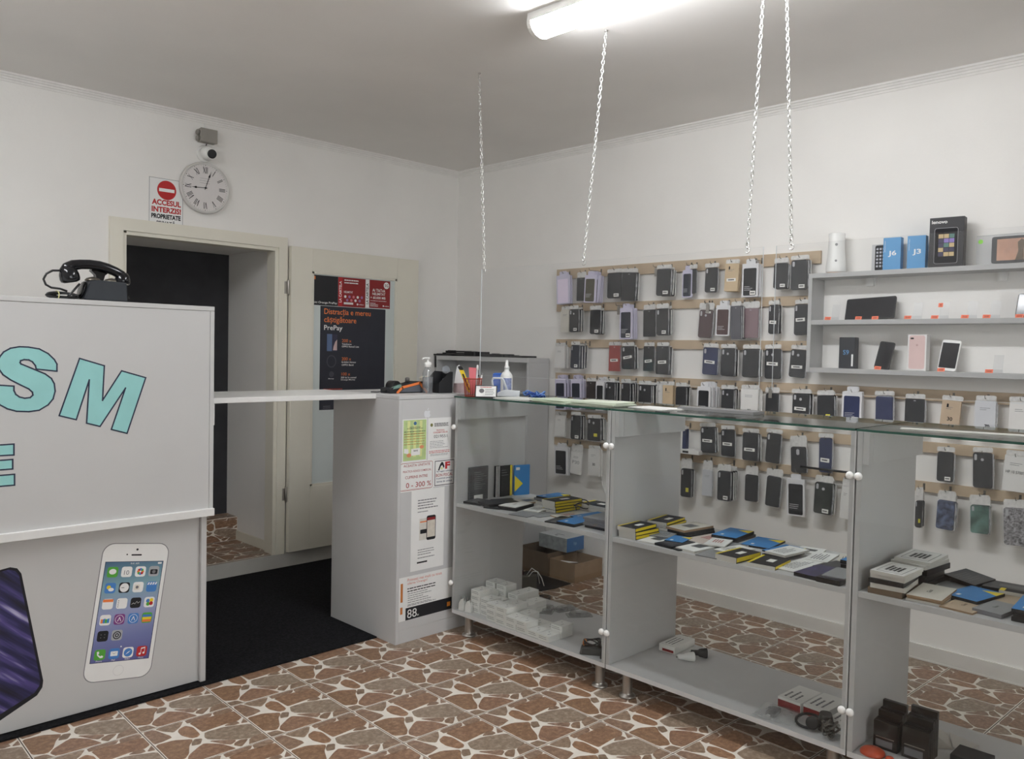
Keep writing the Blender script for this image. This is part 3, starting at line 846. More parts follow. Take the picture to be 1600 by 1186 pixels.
# long sheet
o = sheet('notice', 'tall white sheet with a picture of two phones on the pillar cabinet', 2.561, 0.351, 2.776, 0.760, n=0.0004)
lines(ff, 2.602, 2.742, 0.703, 4, 0.0135, 0.005, 0.0006, 11, 0.3).build('small_print', GINK, o)
lines(ff, 2.602, 2.672, 0.645, 1, 0.01, 0.004, 0.0006, 12, 0.1).build('small_print', GINK, o)
MB().fbox(ff, 2.614, 0.502, 0.0004, 2.668, 0.612, 0.0006).build('card_picture', mat('pale_picture', (220, 216, 208), 0.7, var=0.06, scale=60), o)
MB().face(ff, [(2.618, 0.592), (2.664, 0.592), (2.664, 0.598), (2.618, 0.598)], 0.0008).build('card_heading', ORANGE, o)
MB().face(ff, [(2.620, 0.535), (2.660, 0.535), (2.660, 0.556), (2.620, 0.556)], 0.0008).build('card_bar', INK, o)
MB().face(ff, rrect(0.060, 0.125, 0.010, 3, 2.690, 0.560), 0.0009).build('phone_picture', INK, o)
MB().face(ff, [(2.664, 0.512), (2.716, 0.512), (2.716, 0.612), (2.664, 0.612)], 0.0010).build('phone_picture_screen', mat('pale_screen', (216, 208, 196), 0.6, var=0.08, scale=60), o)
MB().face(ff, [(2.664, 0.598), (2.716, 0.598), (2.716, 0.612), (2.664, 0.612)], 0.0011).build('phone_picture_bar', DRED, o)
lines(ff, 2.606, 2.716, 0.452, 3, 0.012, 0.0035, 0.0006, 13, 0.25).build('small_print', GINK, o)
lines(ff, 2.606, 2.716, 0.411, 1, 0.012, 0.004, 0.0006, 14, 0.1).build('small_print', GINK, o)
MB().face(ff, [(2.602, 0.386), (2.668, 0.386), (2.668, 0.394), (2.602, 0.394)], 0.0006).build('black_bar', INK, o)
# offer sheet
o = sheet('notice', 'offer sheet with an orange bar, a black strip and large 88 on the pillar cabinet', 2.483, 0.111, 2.838, 0.331, n=0.0004)
MB().face(ff, [(2.535, 0.111), (2.838, 0.111), (2.838, 0.173), (2.535, 0.173)], 0.0006).build('black_strip', INK, o)
MB().fbox(ff, 2.5025, 0.207, 0.0004, 2.5165, 0.301, 0.0006).fbox(ff, 2.502, 0.147, 0.0004, 2.516, 0.182, 0.0006).build('orange_bar', mat('bronze_orange', (200, 124, 62), 0.6, var=0.05), o)
MB().text(ff, '88', 2.546, 0.119, w=0.060, h=0.044, n=0.0008, bold=0.0).text(ff, 'lei', 2.608, 0.121, h=0.010, n=0.0008).build('price_figures', PAPER, o)
MB().fbox(ff, 2.806, 0.128, 0.0006, 2.829, 0.151, 0.0008).build('orange_square', mat('orange_square', (244, 152, 60), 0.6, var=0.0), o)
MB().text(ff, 'Primesti mai mult cu noua', 2.545, 0.305, w=0.222, h=0.015, n=0.0006, bold=0.0).text(ff, 'oferta Orange!', 2.545, 0.286, w=0.126, h=0.015, n=0.0006, bold=0.0).build('orange_lettering', mat('coral_ink', (216, 120, 96), 0.7, var=0.0), o)
lines(ff, 2.545, 2.735, 0.266, 2, 0.0135, 0.005, 0.0006, 15, 0.05).build('small_print', INK, o)
lines(ff, 2.548, 2.700, 0.241, 6, 0.011, 0.003, 0.0006, 16, 0.45).build('small_print', GINK, o)
lines(ff, 2.545, 2.735, 0.180, 1, 0.011, 0.003, 0.0006, 17, 0.05).build('small_print', GINK, o)

# ================================================================== GLASS SHOWCASES
SX0, SX1 = 2.80, 3.30
SHELF = 0.682
def showcase(y0, y1, label, inset=0.0115):
    t = thing('glass_showcase', label, 'showcase', (3.05, (y0 + y1) / 2, 0), 'glass showcases in the counter row')
    bevel(MB().box(SX0, y0, 0.108, SX1, y1, 0.128).build('bottom_panel', GREY, t), 0.001)
    for ya, yb in ((y1 - 0.018, y1), (y0, y0 + 0.018)):
        bevel(MB().box(SX0, ya, 0.1285, SX1, yb, 1.2225).build('side_panel', GREY, t), 0.001)
    bevel(MB().box(SX0 + 0.035, y1 - 0.040, 1.112, SX1, y1 - 0.0185, 1.2225).build('top_rail', GREY, t), 0.001)
    bevel(MB().box(SX0, y1 - 0.040, 1.112, SX0 + 0.0345, y1 - 0.0185, 1.2225).build('corner_block', GREY, t), 0.001)
    bevel(MB().box(SX0 + 0.002, y0 + 0.0185, SHELF - 0.020, SX1, y1 - 0.0185, SHELF).build('shelf', GREY, t), 0.001)
    mb = MB().box(SX0 - 0.008, y0 + 0.003, 0.132, SX0 - 0.002, y1 - 0.003, 1.2195)
    g = mb.build('front_pane', [GLASS, GEDGE], t)
    mb = MB().box(SX0 - 0.012, y0 + 0.001, 1.2235, SX1 + 0.005, y1 - 0.001, 1.2315)
    for i in (2, 3, 4, 5):
        mb.mi[i] = 1
    mb.build('glass_top', [GLASSTOP, GEDGE], t)
    for yy in (y0 + 0.0115, y1 - inset):
        for zz in (1.072, 0.268):
            MB().lathe([(0.0115, 0), (0.0135, 0.003), (0.0135, 0.008), (0.011, 0.013), (0.004, 0.015)], (SX0 - 0.0082, yy, zz), 14, axis=(-1, 0, 0)).build('glass_clip', WHITE, t)
    for xx in (SX0 + 0.045, SX1 - 0.05):
        for yy in (y0 + 0.06, y1 - 0.085):
            MB().lathe([(0.035, 0.0006), (0.036, 0.004), (0.034, 0.010), (0.0225, 0.013), (0.0215, 0.020), (0.0215, 0.104), (0.024, 0.1078)], (xx, yy, 0), 20).build('leg', STEEL, t)
    return t
showcase(2.2055, 3.214, 'glass-fronted showcase next to the pillar cabinet, with white boxes on its bottom', 0.005)
showcase(1.1565, 2.200, 'middle glass-fronted showcase with a long spread of packs on its shelf')
showcase(0.108, 1.1510, 'right-hand glass showcase, cut by the edge of the picture')

# ================================================================== HANGING SCREENS ON CHAINS
def plexi(y0, y1, label):
    t = thing('plexiglass_screen', label, 'screen', (2.80, (y0 + y1) / 2, 1.345), 'clear screens hanging over the counter')
    MB().box(2.7985, y0, 1.345, 2.8015, y1, 1.868).build('sheet', PLEXI, t)
    e = MB()
    e.box(2.7980, y0 - 0.0008, 1.345, 2.8020, y0, 1.868).box(2.7980, y1, 1.345, 2.8020, y1 + 0.0008, 1.868).box(2.7980, y0, 1.3442, 2.8020, y1, 1.345)
    e.build('polished_edge', PEDGE, t)
plexi(1.520, 3.035, 'long clear plexiglass screen hanging over the left and middle showcases')
plexi(0.30, 1.468, 'clear plexiglass screen hanging over the right-hand showcase')

def chain(p0, p1, label):
    p0, p1 = Vector(p0), Vector(p1)
    t = thing('hanging_chain', label, 'chain', tuple(p0), 'chains holding the clear screens')
    d = p1 - p0
    L = d.length
    d.normalize()
    e1 = Vector((0, 1, 0)); e1 = (e1 - d * e1.dot(d)).normalized(); e2 = d.cross(e1)
    n = int(L / 0.0175)
    mb = MB()
    for i in range(n):
        c = p0 + d * (L * (i + 0.5) / n)
        w = e1 if i % 2 == 0 else e2
        w = (w * 0.75 + (e2 if i % 2 == 0 else e1 * -1) * 0.5).normalized()
        pts = [c + d * (0.0118 * math.cos(a)) + w * (0.0056 * math.sin(a)) for a in [2 * math.pi * k / 10 for k in range(11)]]
        mb.tube(pts, 0.0017, 4, cap=False)
    mb.build('links', CHROME, t)
    MB().lathe([(0.008, 0), (0.008, 0.003), (0.004, 0.006), (0.003, 0.016)], tuple(p0 - Vector((0, 0, 0.0002))), 10, axis=(0, 0, -1)).build('ceiling_hook', STEEL, t)
    hook = [p1 + Vector((0, 0.008 * math.sin(a), 0.012 + 0.010 * math.cos(a))) for a in [math.pi * 2 * (k / 12 - 0.1) for k in range(8)]]
    hook += [p1 + Vector((0, -0.008 * math.sin(a), -0.008 + 0.010 * math.cos(a))) for a in [math.pi * 2 * k / 12 for k in range(9)]]
    MB().tube(hook, 0.0021, 5).build('hook', CHROME, t)
chain((2.803, 3.085, ZC), (2.80, 3.017, 1.868), 'steel chain nearest the room corner, from the ceiling to the long screen')
chain((2.790, 2.275, ZC), (2.80, 2.378, 1.868), 'steel chain beside the end of the ceiling light, holding the long screen')
chain((2.80, 1.550, ZC), (2.80, 1.584, 1.868), 'left of the two close chains, holding the right end of the long screen')
chain((2.80, 1.464, ZC), (2.80, 1.411, 1.868), 'right of the two close chains, holding the right-hand screen')

# ================================================================== CORNER CABINET
cc = thing('shelf_cabinet', 'grey open-fronted shelf cabinet in the room corner with leather cases on top', 'cabinet', (4.17, 4.41, 0))
CX0, CX1, CY0, CY1 = 4.060, 4.265, 3.915, 4.900
bevel(MB().box(CX0, CY0, 1.388, CX1, CY1, 1.420).build('top_board', GREY, cc), 0.0015)
bevel(MB().box(CX0, CY0, 0.0, CX1, CY0 + 0.018, 1.3875).build('side_panel', GREY, cc), 0.0015)
bevel(MB().box(CX0, CY1 - 0.018, 0.0, CX1, CY1, 1.3875).build('side_panel', GREY, cc), 0.0015)
MB().box(CX1 - 0.008, CY0 + 0.0185, 0.0, CX1, CY1 - 0.0185, 1.3875).build('back_panel', GREY, cc)
for z in (0.06, 0.42, 0.80, 1.165):
    bevel(MB().box(CX0 + 0.004, CY0 + 0.0185, z, CX1 - 0.0085, CY1 - 0.0185, z + 0.018).build('shelf', GREY, cc), 0.001)
LEATHER = mat('black_leather', (26, 26, 30), 0.5, var=0.2, scale=40, bump=0.2, bscale=200)
def leather_case(x, y, z, l, w, h, rz, tilt, label, silver=False):
    t = thing('leather_case', label, 'phone case', (x, y, z), 'leather cases on the corner cabinet')
    t.rotation_euler = (tilt, 0, R(rz))
    bevel(MB().prism(LOCZ, rrect(w, l, 0.012, 3), 0.0005, h).build('cover', LEATHER, t, True), 0.002)
    MB().fbox(LOCZ, -w * 0.3, l * 0.38, h, w * 0.3, l * 0.46, h + 0.003).build('strap', LEATHER, t, True)
    if silver:
        MB().fbox(LOCZ, -w * 0.2, -0.01, h, w * 0.2, l * 0.2, h + 0.001).build('white_label', PAPER, t, True)
leather_case(4.14, 4.84, 1.421, 0.20, 0.15, 0.012, 5, 0, 'thin black leather case at the far left end of the corner cabinet top')
leather_case(4.15, 4.76, 1.4345, 0.22, 0.14, 0.010, -12, 0.0, 'black leather case lying second up in the left pile on the corner cabinet')
leather_case(4.135, 4.70, 1.4475, 0.20, 0.13, 0.012, 10, 0.0, 'topmost black leather case of the pile on the corner cabinet')
leather_case(4.14, 4.525, 1.4215, 0.13, 0.15, 0.034, -6, 0, 'thick black leather pouch with a white label on the corner cabinet', True)
leather_case(4.14, 4.385, 1.421, 0.12, 0.12, 0.012, 3, 0, 'flat black leather sleeve in the middle of the corner cabinet top')
leather_case(4.13, 4.25, 1.421, 0.13, 0.14, 0.022, 8, 0, 'dark leather wallet right of the middle on the corner cabinet top')
leather_case(4.14, 4.06, 1.421, 0.18, 0.13, 0.013, -4, 0, 'flat black leather sleeve at the right end of the corner cabinet top')
lc = MB().prism(FX(4.0595, 4.905, 1.33), [(0, 0), (0.014, 0.0), (0.010, 0.088), (-0.002, 0.09)], 0, 0.004).box(4.055, 4.895, 1.4205, 4.12, 4.908, 1.4245)
tag(lc.build('leather_strap', LEATHER), 'black leather flap hanging over the left corner of the corner cabinet', 'strap')

# ================================================================== THINGS ON THE DOOR WALL
fd = FY(LY0 + 0.0118)
def poster(label, x0, z0, x1, z1, m):
    return tag(MB().fbox(fd, x0, z0, 0, x1, z1, 0.0005).build('poster', m), label, 'poster')
p = poster('small black poster with white lettering along its foot, top left of the door pane', 2.964, 1.747, 3.168, 1.948, mat('poster_black', (30, 31, 36), 0.5, var=0.05))
MB().text(fd, 'Aici Orange PrePay', 2.970, 1.756, w=0.192, h=0.018, n=0.0008, bold=0.012).build('lettering', PAPER, p)
MB().fbox(fd, 2.970, 1.918, 0.0005, 2.991, 1.940, 0.0008).build('orange_square', ORANGE, p)
p = poster('dark red poster with small round app symbols in the door pane', 3.169, 1.747, 3.392, 1.948, DRED)
MB().fbox(fd, 3.171, 1.750, 0.0005, 3.204, 1.946, 0.0007).build('red_band', mat('bright_red', (186, 40, 44), 0.6, var=0.03), p)
MB().text(fd, 'LA CARTELA', 3.197, 1.775, w=0.145, h=0.020, n=0.0009, bold=0.02, ang=R(90)).build('lettering', PAPER, p)
lines(fd, 3.218, 3.335, 1.926, 2, 0.018, 0.008, 0.0008, 21, 0.1).build('small_print', PAPER, p)
MB().text(fd, 'NELIMITAT', 3.216, 1.842, w=0.072, h=0.014, n=0.0008, bold=0.015).build('lettering', PAPER, p)
ic = MB()
rr_ = random.Random(5)
for k in range(5):
    ic.m = k % 3
    ic.face(fd, disc(0.0095, 3.227 + 0.034 * k, 1.817), 0.0008)
for k in range(4):
    ic.m = (k + 1) % 3
    ic.face(fd, disc(0.0095, 3.243 + 0.034 * k, 1.793), 0.0008)
ic.build('app_symbols', [PAPER, mat('lilac_ink', (160, 120, 170), 0.6, var=0.0), mat('pink_ink', (214, 120, 130), 0.6, var=0.0)], p)
MB().fbox(fd, 3.216, 1.764, 0.0005, 3.292, 1.778, 0.0008).text(fd, 'vodafone', 3.338, 1.764, w=0.042, h=0.008, n=0.0008).face(fd, disc(0.007, 3.328, 1.768), 0.0008).build('foot_print', PAPER, p)
p = poster('dark red poster with a white side band in the door pane', 3.393, 1.750, 3.606, 1.948, DRED)
MB().fbox(fd, 3.394, 1.751, 0.0005, 3.426, 1.947, 0.0007).build('white_band', PAPER, p)
MB().text(fd, 'LA CARTELA', 3.419, 1.775, w=0.145, h=0.020, n=0.0009, bold=0.012, ang=R(90)).build('lettering', INK, p)
MB().text(fd, 'Ai TikTok', 3.452, 1.866, w=0.112, h=0.021, n=0.0008, bold=0.015).text(fd, 'NELIMITAT', 3.452, 1.842, w=0.112, h=0.018, n=0.0008, bold=0.015).text(fd, '+ 60.000 MB', 3.436, 1.815, w=0.130, h=0.018, n=0.0008, bold=0.015).build('lettering', PAPER, p)
lines(fd, 3.436, 3.58, 1.800, 1, 0.01, 0.003, 0.0008, 22, 0.05).build('small_print', PAPER, p)
lines(fd, 3.434, 3.52, 1.782, 3, 0.010, 0.004, 0.0008, 23, 0.5).build('small_print', PAPER, p)
MB().face(fd, disc(0.024, 3.573, 1.915), 0.0008).text(fd, 'vodafone', 3.556, 1.764, w=0.042, h=0.008, n=0.0008).face(fd, disc(0.006, 3.548, 1.768), 0.0008).build('round_badge', PAPER, p)
MB().text(fd, '5G', 3.573, 1.905, h=0.020, n=0.0011, align='c').build('badge_lettering', DRED, p)
p = poster('large dark poster with orange headline, hanging in the door pane', 3.032, 1.040, 3.568, 1.744, POSTER)
MB().text(fd, 'Distracția e mereu', 3.062, 1.678, w=0.378, h=0.050, n=0.0008, bold=0.008).text(fd, 'câștigătoare', 3.062, 1.623, w=0.258, h=0.054, n=0.0008, bold=0.008)\
    .text(fd, '200 x', 3.205, 1.502, w=0.076, h=0.022, n=0.0008, bold=0.0).text(fd, '200 x', 3.205, 1.377, w=0.076, h=0.022, n=0.0008, bold=0.0).text(fd, '100 x', 3.205, 1.272, w=0.070, h=0.022, n=0.0008, bold=0.0).build('orange_lettering', ORANGE, p)
MB().text(fd, 'PrePay', 3.062, 1.572, w=0.146, h=0.044, n=0.0008, bold=0.012).text(fd, 'Telefoane', 3.205, 1.484, w=0.078, h=0.011, n=0.0008).text(fd, 'OPPO Reno5 Lite', 3.205, 1.467, w=0.140, h=0.012, n=0.0008)\
    .text(fd, 'Brățări fitness', 3.205, 1.357, w=0.116, h=0.014, n=0.0008).text(fd, 'OPPO Band', 3.205, 1.340, w=0.096, h=0.012, n=0.0008).text(fd, '300 lei în contul', 3.200, 1.253, w=0.126, h=0.012, n=0.0008).text(fd, 'Orange Money', 3.200, 1.236, w=0.118, h=0.013, n=0.0008).build('white_lettering', PAPER, p)
MB().fbox(fd, 3.086, 1.440, 0.0005, 3.126, 1.556, 0.0009).build('phone_picture', mat('phone_blue', (96, 116, 152), 0.4, var=0.1), p)
MB().fbox(fd, 3.127, 1.438, 0.0005, 3.168, 1.554, 0.0010).build('phone_picture', mat('phone_dark', (58, 58, 78), 0.4, var=0.1), p)
MB().prism(fd, [(3.134, 1.446), (3.166, 1.446), (3.166, 1.520), (3.150, 1.502), (3.138, 1.470)], 0.0010, 0.0012).build('phone_picture_screen', mat('sunset', (204, 178, 176), 0.5, var=0.1), p)
DG = mat('charcoal_print', (74, 76, 84), 0.6, var=0.05)
MB().prism(fd, disc(0.038, 3.123, 1.370, 18, 0.043), 0.0005, 0.0007).build('band_picture', DG, p)
MB().prism(fd, disc(0.031, 3.123, 1.370, 18, 0.036), 0.0007, 0.0008).build('band_picture_middle', POSTER, p)
MB().prism(fd, disc(0.020, 3.125, 1.282, 14), 0.0005, 0.0007).build('money_symbol', DG, p)
MB().text(fd, 'Money', 3.100, 1.246, w=0.045, h=0.010, n=0.0008).build('symbol_lettering', PAPER, p)
lines(fd, 3.062, 3.22, 1.176, 1, 0.01, 0.008, 0.0008, 24, 0.05).build('small_print', mat('dull_red_ink', (170, 76, 66), 0.7, var=0.0), p)
lines(fd, 3.062, 3.12, 1.062, 2, 0.012, 0.004, 0.0008, 25, 0.05).build('small_print', GINK, p)

# wall clock
ck = thing('wall_clock', 'round white wall clock with Roman numerals above the doorway', 'clock', (2.236, YB, 2.411))
MB().lathe([(0.120, 0), (0.146, 0.002), (0.154, 0.010), (0.155, 0.026), (0.150, 0.033), (0.141, 0.030), (0.138, 0.026)], (2.236, YB - 0.0005, 2.411), 48, axis=(0, -1, 0)).build('rim', mat('clock_rim', (206, 204, 200), 0.4, var=0.02), ck)
MB().lathe([(0.139, 0), (0.139, 0.003)], (2.236, YB - 0.0245, 2.411), 48, axis=(0, -1, 0), smooth=False).build('dial', mat('clock_dial', (224, 220, 218), 0.6, var=0.02), ck)
fc = FY(YB - 0.0280, 2.236, 2.411)
nm = MB()
def stroke(f_, a_, b_, w_):
    d_ = (Vector(b_) - Vector(a_)).normalized(); n_ = Vector((-d_.y, d_.x)) * w_ / 2
    nm.face(f_, [tuple(Vector(a_) - n_), tuple(Vector(b_) - n_), tuple(Vector(b_) + n_), tuple(Vector(a_) + n_)], 0.0003)
for k, s_ in enumerate(('XII', 'I', 'II', 'III', 'IIII', 'V', 'VI', 'VII', 'VIII', 'IX', 'X', 'XI')):
    a = R(90 - 30 * k)
    f_ = fc.sub(0.106 * math.cos(a), 0.106 * math.sin(a), a - R(90))
    wd_ = {'I': 0.0072, 'V': 0.015, 'X': 0.016}
    tot = sum(wd_[c] for c in s_); u = -tot / 2
    for c in s_:
        q = wd_[c]; h_ = 0.019
        if c == 'I':
            stroke(f_, (u + q / 2, -h_), (u + q / 2, h_), 0.0034)
        elif c == 'V':
            stroke(f_, (u + 0.001, h_), (u + q / 2, -h_), 0.0038); stroke(f_, (u + q - 0.001, h_), (u + q / 2, -h_), 0.0018)
        else:
            stroke(f_, (u + 0.001, h_), (u + q - 0.001, -h_), 0.0038); stroke(f_, (u + q - 0.001, h_), (u + 0.001, -h_), 0.0018)
        u += q
    nm.face(fc, disc(0.0026, 0.1345 * math.cos(a), 0.1345 * math.sin(a), 6), 0.0003)
for k in range(60):
    a = R(6 * k)
    nm.face(fc.sub(0.134 * math.cos(a), 0.134 * math.sin(a), a), [(-0.003, -0.0004), (0.003, -0.0004), (0.003, 0.0004), (-0.003, 0.0004)], 0.0003)
nm.build('numerals', INK, ck)
lines(fc, -0.035, 0.03, 0.055, 3, 0.014, 0.0015, 0.0003, 31, 0.3).build('dial_print', GINK, ck)
def hand(ang, L, w):
    f_ = fc.sub(0, 0, R(ang))
    return MB().prism(f_, [(-0.012, -0.0015), (L * 0.6, -0.0015), (L * 0.66, -w), (L * 0.80, -0.002), (L, 0), (L * 0.80, 0.002), (L * 0.66, w), (L * 0.6, 0.0015), (-0.012, 0.0015)], 0.002, 0.003)
hand(71, 0.110, 0.006).build('minute_hand', INK, ck)
hand(183, 0.088, 0.007).build('hour_hand', INK, ck)
MB().lathe([(0.0055, 0), (0.0055, 0.006)], (2.236, YB - 0.0285, 2.411), 12, axis=(0, -1, 0)).build('hub', INK, ck)

# no-entry sign
sg = tag(MB().box(1.912, YB - 0.003, 2.176, 2.110, YB - 0.0005, 2.432).build('no_entry_sign', PAPER), 'white no-entry sign with red disc and red lettering above the doorway', 'sign')
fs_ = FY(YB - 0.003)
bo = MB()
for a in ((1.912, 2.176, 1.914, 2.432), (2.108, 2.176, 2.110, 2.432), (1.912, 2.430, 2.110, 2.432)):
    bo.fbox(fs_, a[0], a[1], 0, a[2], a[3], 0.0003)
bo.build('grey_border', GINK, sg)
MB().prism(fs_, disc(0.056, 2.014, 2.366, 32), 0, 0.0004).build('red_disc', RED, sg)
MB().fbox(fs_, 1.969, 2.356, 0.0004, 2.059, 2.375, 0.0007).build('white_bar', PAPER, sg)
MB().text(fs_, 'ACCESUL', 2.013, 2.276, w=0.170, h=0.033, n=0.0004, bold=0.04, align='c').text(fs_, 'INTERZIS!', 2.013, 2.234, w=0.172, h=0.033, n=0.0004, bold=0.04, align='c').build('red_lettering', RED, sg)
MB().text(fs_, 'PROPRIETATE', 2.011, 2.197, w=0.172, h=0.028, n=0.0004, bold=0.045, align='c').text(fs_, 'PRIVATĂ', 2.011, 2.166, w=0.11, h=0.024, n=0.0004, bold=0.03, align='c').build('black_lettering', INK, sg)

# junction box and dome camera
jb = thing('junction_box', 'grey plastic junction box on the wall above the clock', 'junction box', (2.244, YB, 2.68))
bevel(MB().box(2.195, YB - 0.045, 2.682, 2.296, YB - 0.0005, 2.760).build('body', mat('grey_plastic', (158, 154, 146), 0.6, var=0.03), jb), 0.003)
bevel(MB().box(2.193, YB - 0.056, 2.680, 2.298, YB - 0.0455, 2.762).build('lid', mat('grey_lid', (150, 146, 139), 0.6, var=0.03), jb), 0.003)
MB().lathe([(0.018, 0), (0.018, 0.012), (0.012, 0.016)], (2.195, YB - 0.025, 2.736), 12, axis=(-1, 0, 0)).lathe([(0.018, 0), (0.018, 0.012), (0.012, 0.016)], (2.195, YB - 0.025, 2.702), 12, axis=(-1, 0, 0)).build('cable_gland', mat('gland_grey', (138, 134, 128), 0.6, var=0.03), jb)
MB().tube([(2.240, YB - 0.004, 2.762), (2.239, YB - 0.004, 2.802)], 0.003, 6).build('cable', WHITE, jb)
dc = thing('security_camera', 'white ball-shaped security camera with a black eye above the clock', 'camera', (2.246, YB, 2.60))
MB().lathe([(0.050, 0), (0.050, 0.008), (0.046, 0.012)], (2.240, YB - 0.0005, 2.618), 24, axis=(0, -1, 0)).build('base', WHITE, dc)
prof_ = [(0.044 * math.sin(R(a)), -0.044 * math.cos(R(a))) for a in range(0, 181, 12)]
MB().lathe(prof_, (2.244, YB - 0.044, 2.618), 24, axis=(0, -1, 0)).build('ball', WHITE, dc)
ax_ = Vector((-0.12, -0.93, -0.22)).normalized()
MB().lathe([(0.031, 0.028), (0.033, 0.046), (0.031, 0.050)], Vector((2.252, YB - 0.044, 2.618)), 24, axis=ax_).build('lens_ring', WHITE, dc)
MB().lathe([(0.027, 0.0), (0.027, 0.0525), (0.020, 0.054)], Vector((2.252, YB - 0.044, 2.618)), 24, axis=ax_).build('lens', BLACK, dc)
MB().tube([(2.250, YB - 0.01, 2.68), (2.246, YB - 0.006, 2.665)], 0.003, 6).build('cable', BLACK, dc)

# ================================================================== OLD TELEPHONE on the left counter
tp = thing('rotary_telephone', 'old black rotary telephone standing on the tall counter unit', 'telephone', (1.19, 3.57, 1.630))
ft = FY(3.515)
body = [(1.118, 1.634), (1.283, 1.634), (1.280, 1.708), (1.272, 1.713), (1.158, 1.716), (1.140, 1.710)]
DKG = mat('worn_black_enamel', (36, 41, 47), 0.35, var=0.12)
bevel(MB().prism(ft, body, -0.11, 0.0).build('body', DKG, tp), 0.004)
bevel(MB().box(1.112, 3.510, 1.6302, 1.288, 3.630, 1.636).build('base_plate', BAKELITE, tp), 0.002)
MB().lathe([(0.036, 0), (0.036, 0.006), (0.030, 0.010), (0.012, 0.011)], (1.128, 3.57, 1.674), 22, axis=(-0.95, 0, 0.28)).build('dial', BAKELITE, tp)
for x in (1.163, 1.235):
    MB().lathe([(0.030, 0), (0.030, 0.003), (0.024, 0.010), (0.010, 0.015), (0.002, 0.017)], (x, 3.56, 1.7135), 20).build('bell', mat('bell_metal', (120, 114, 104), 0.35, 0.7, var=0.1), tp)
MB().prism(FY(3.555), [(1.178, 1.716), (1.202, 1.716), (1.208, 1.738), (1.224, 1.752), (1.218, 1.764), (1.162, 1.766), (1.156, 1.754), (1.172, 1.740)], -0.03, 0.0).build('cradle', BAKELITE, tp)
hp = [(1.052, 1.745), (1.064, 1.763), (1.085, 1.775), (1.112, 1.7805), (1.145, 1.783), (1.180, 1.781), (1.212, 1.774), (1.242, 1.763), (1.268, 1.750), (1.284, 1.738)]
MB().tube([(x, 3.545, z - 0.006) for x, z in hp], [0.019, 0.0215, 0.021, 0.0195, 0.0195, 0.020, 0.020, 0.0195, 0.019, 0.015], 14).build('handset', BAKELITE, tp)
MB().lathe([(0.019, -0.012), (0.031, 0.004), (0.036, 0.020), (0.037, 0.038), (0.034, 0.048), (0.022, 0.053)], (1.066, 3.545, 1.752), 20, axis=(0.22, 0, -1)).build('earpiece', BAKELITE, tp)
MB().lathe([(0.016, -0.008), (0.025, 0.004), (0.029, 0.018), (0.031, 0.032), (0.027, 0.038)], (1.274, 3.545, 1.746), 20, axis=(-0.10, 0, -1)).build('mouthpiece', BAKELITE, tp)
MB().tube([(1.040, 3.545, 1.744), (1.012, 3.545, 1.742), (0.990, 3.545, 1.728), (0.980, 3.545, 1.706), (0.988, 3.545, 1.686), (1.008, 3.548, 1.676), (1.040, 3.55, 1.674), (1.066, 3.555, 1.666)], 0.0042, 8).build('cord', BLACK, tp)
MB().tube([(1.105, 3.53, 1.697), (1.085, 3.53, 1.672), (1.070, 3.53, 1.652), (1.06, 3.53, 1.642)], 0.0042, 8).build('cord', BLACK, tp)
cb = MB()
for k, (dx, dz, r1, r2) in enumerate(((0, 0, 0.042, 0.011), (0.012, 0.003, 0.050, 0.008), (0.02, -0.001, 0.058, 0.012), (0.03, 0.005, 0.05, 0.007), (0.04, 0.0, 0.045, 0.010))):
    cb.tube([(1.028 + dx + r1 * math.cos(a), 3.530 + 0.010 * k, 1.6475 + dz * 0.6 + r2 * math.sin(a)) for a in [2 * math.pi * j / 16 for j in range(17)]], 0.004, 7, cap=False)
cb.build('coiled_cord', BLACK, tp)
MB().tube([(1.027, 3.548 + 0.032 * math.cos(a), 1.648 + 0.016 * math.sin(a)) for a in [2 * math.pi * j / 14 for j in range(15)]], 0.002, 5, cap=False).build('rubber_band', mat('pale_yellow_rubber', (206, 200, 140), 0.6, var=0.0), tp)
MB().tube([(1.288, 3.57, 1.655), (1.30, 3.57, 1.6545), (1.308, 3.57, 1.656)], [0.003, 0.003, 0.006], 8).build('crank', BAKELITE, tp)

# ================================================================== THINGS ON THE COUNTER
CT = 1.2367
pt = thing('payment_terminal', 'black card payment terminal with an orange frame on the pillar cabinet', 'card terminal', (2.67, 3.48, CT))
fp = FY(3.44)
bevel(MB().prism(fp, [(2.552, CT + 0.0005), (2.795, CT + 0.0005), (2.798, CT + 0.058), (2.735, CT + 0.060), (2.625, CT + 0.036), (2.552, CT + 0.026)], -0.085, 0.0).build('body', BLACKM, pt), 0.003)
of = [(2.598, CT + 0.004), (2.628, CT + 0.030), (2.742, CT + 0.052), (2.790, CT + 0.004)]
mb = MB()
for a, b in zip(of[:-1], of[1:]):
    d = (Vector(b) - Vector(a)).normalized(); nn = Vector((-d.y, d.x)) * 0.0062
    a2 = Vector(a) - d * 0.004; b2 = Vector(b) + d * 0.004
    mb.prism(fp, [tuple(a2 - nn), tuple(b2 - nn), tuple(b2 + nn), tuple(a2 + nn)], 0.0, 0.004)
mb.build('orange_frame', ORANGE, pt)
MB().prism(fp, [(2.618, CT + 0.006), (2.776, CT + 0.006), (2.738, CT + 0.042), (2.636, CT + 0.024)], 0.0, 0.002).build('grey_side', mat('slate', (92, 96, 104), 0.5, var=0.05), pt)
MB().lathe([(0.028, -0.03), (0.030, -0.028), (0.030, 0.028), (0.028, 0.03)], (2.606, 3.485, CT + 0.034), 20, axis=(0, 1, 0)).build('paper_roll_cover', BLACK, pt)
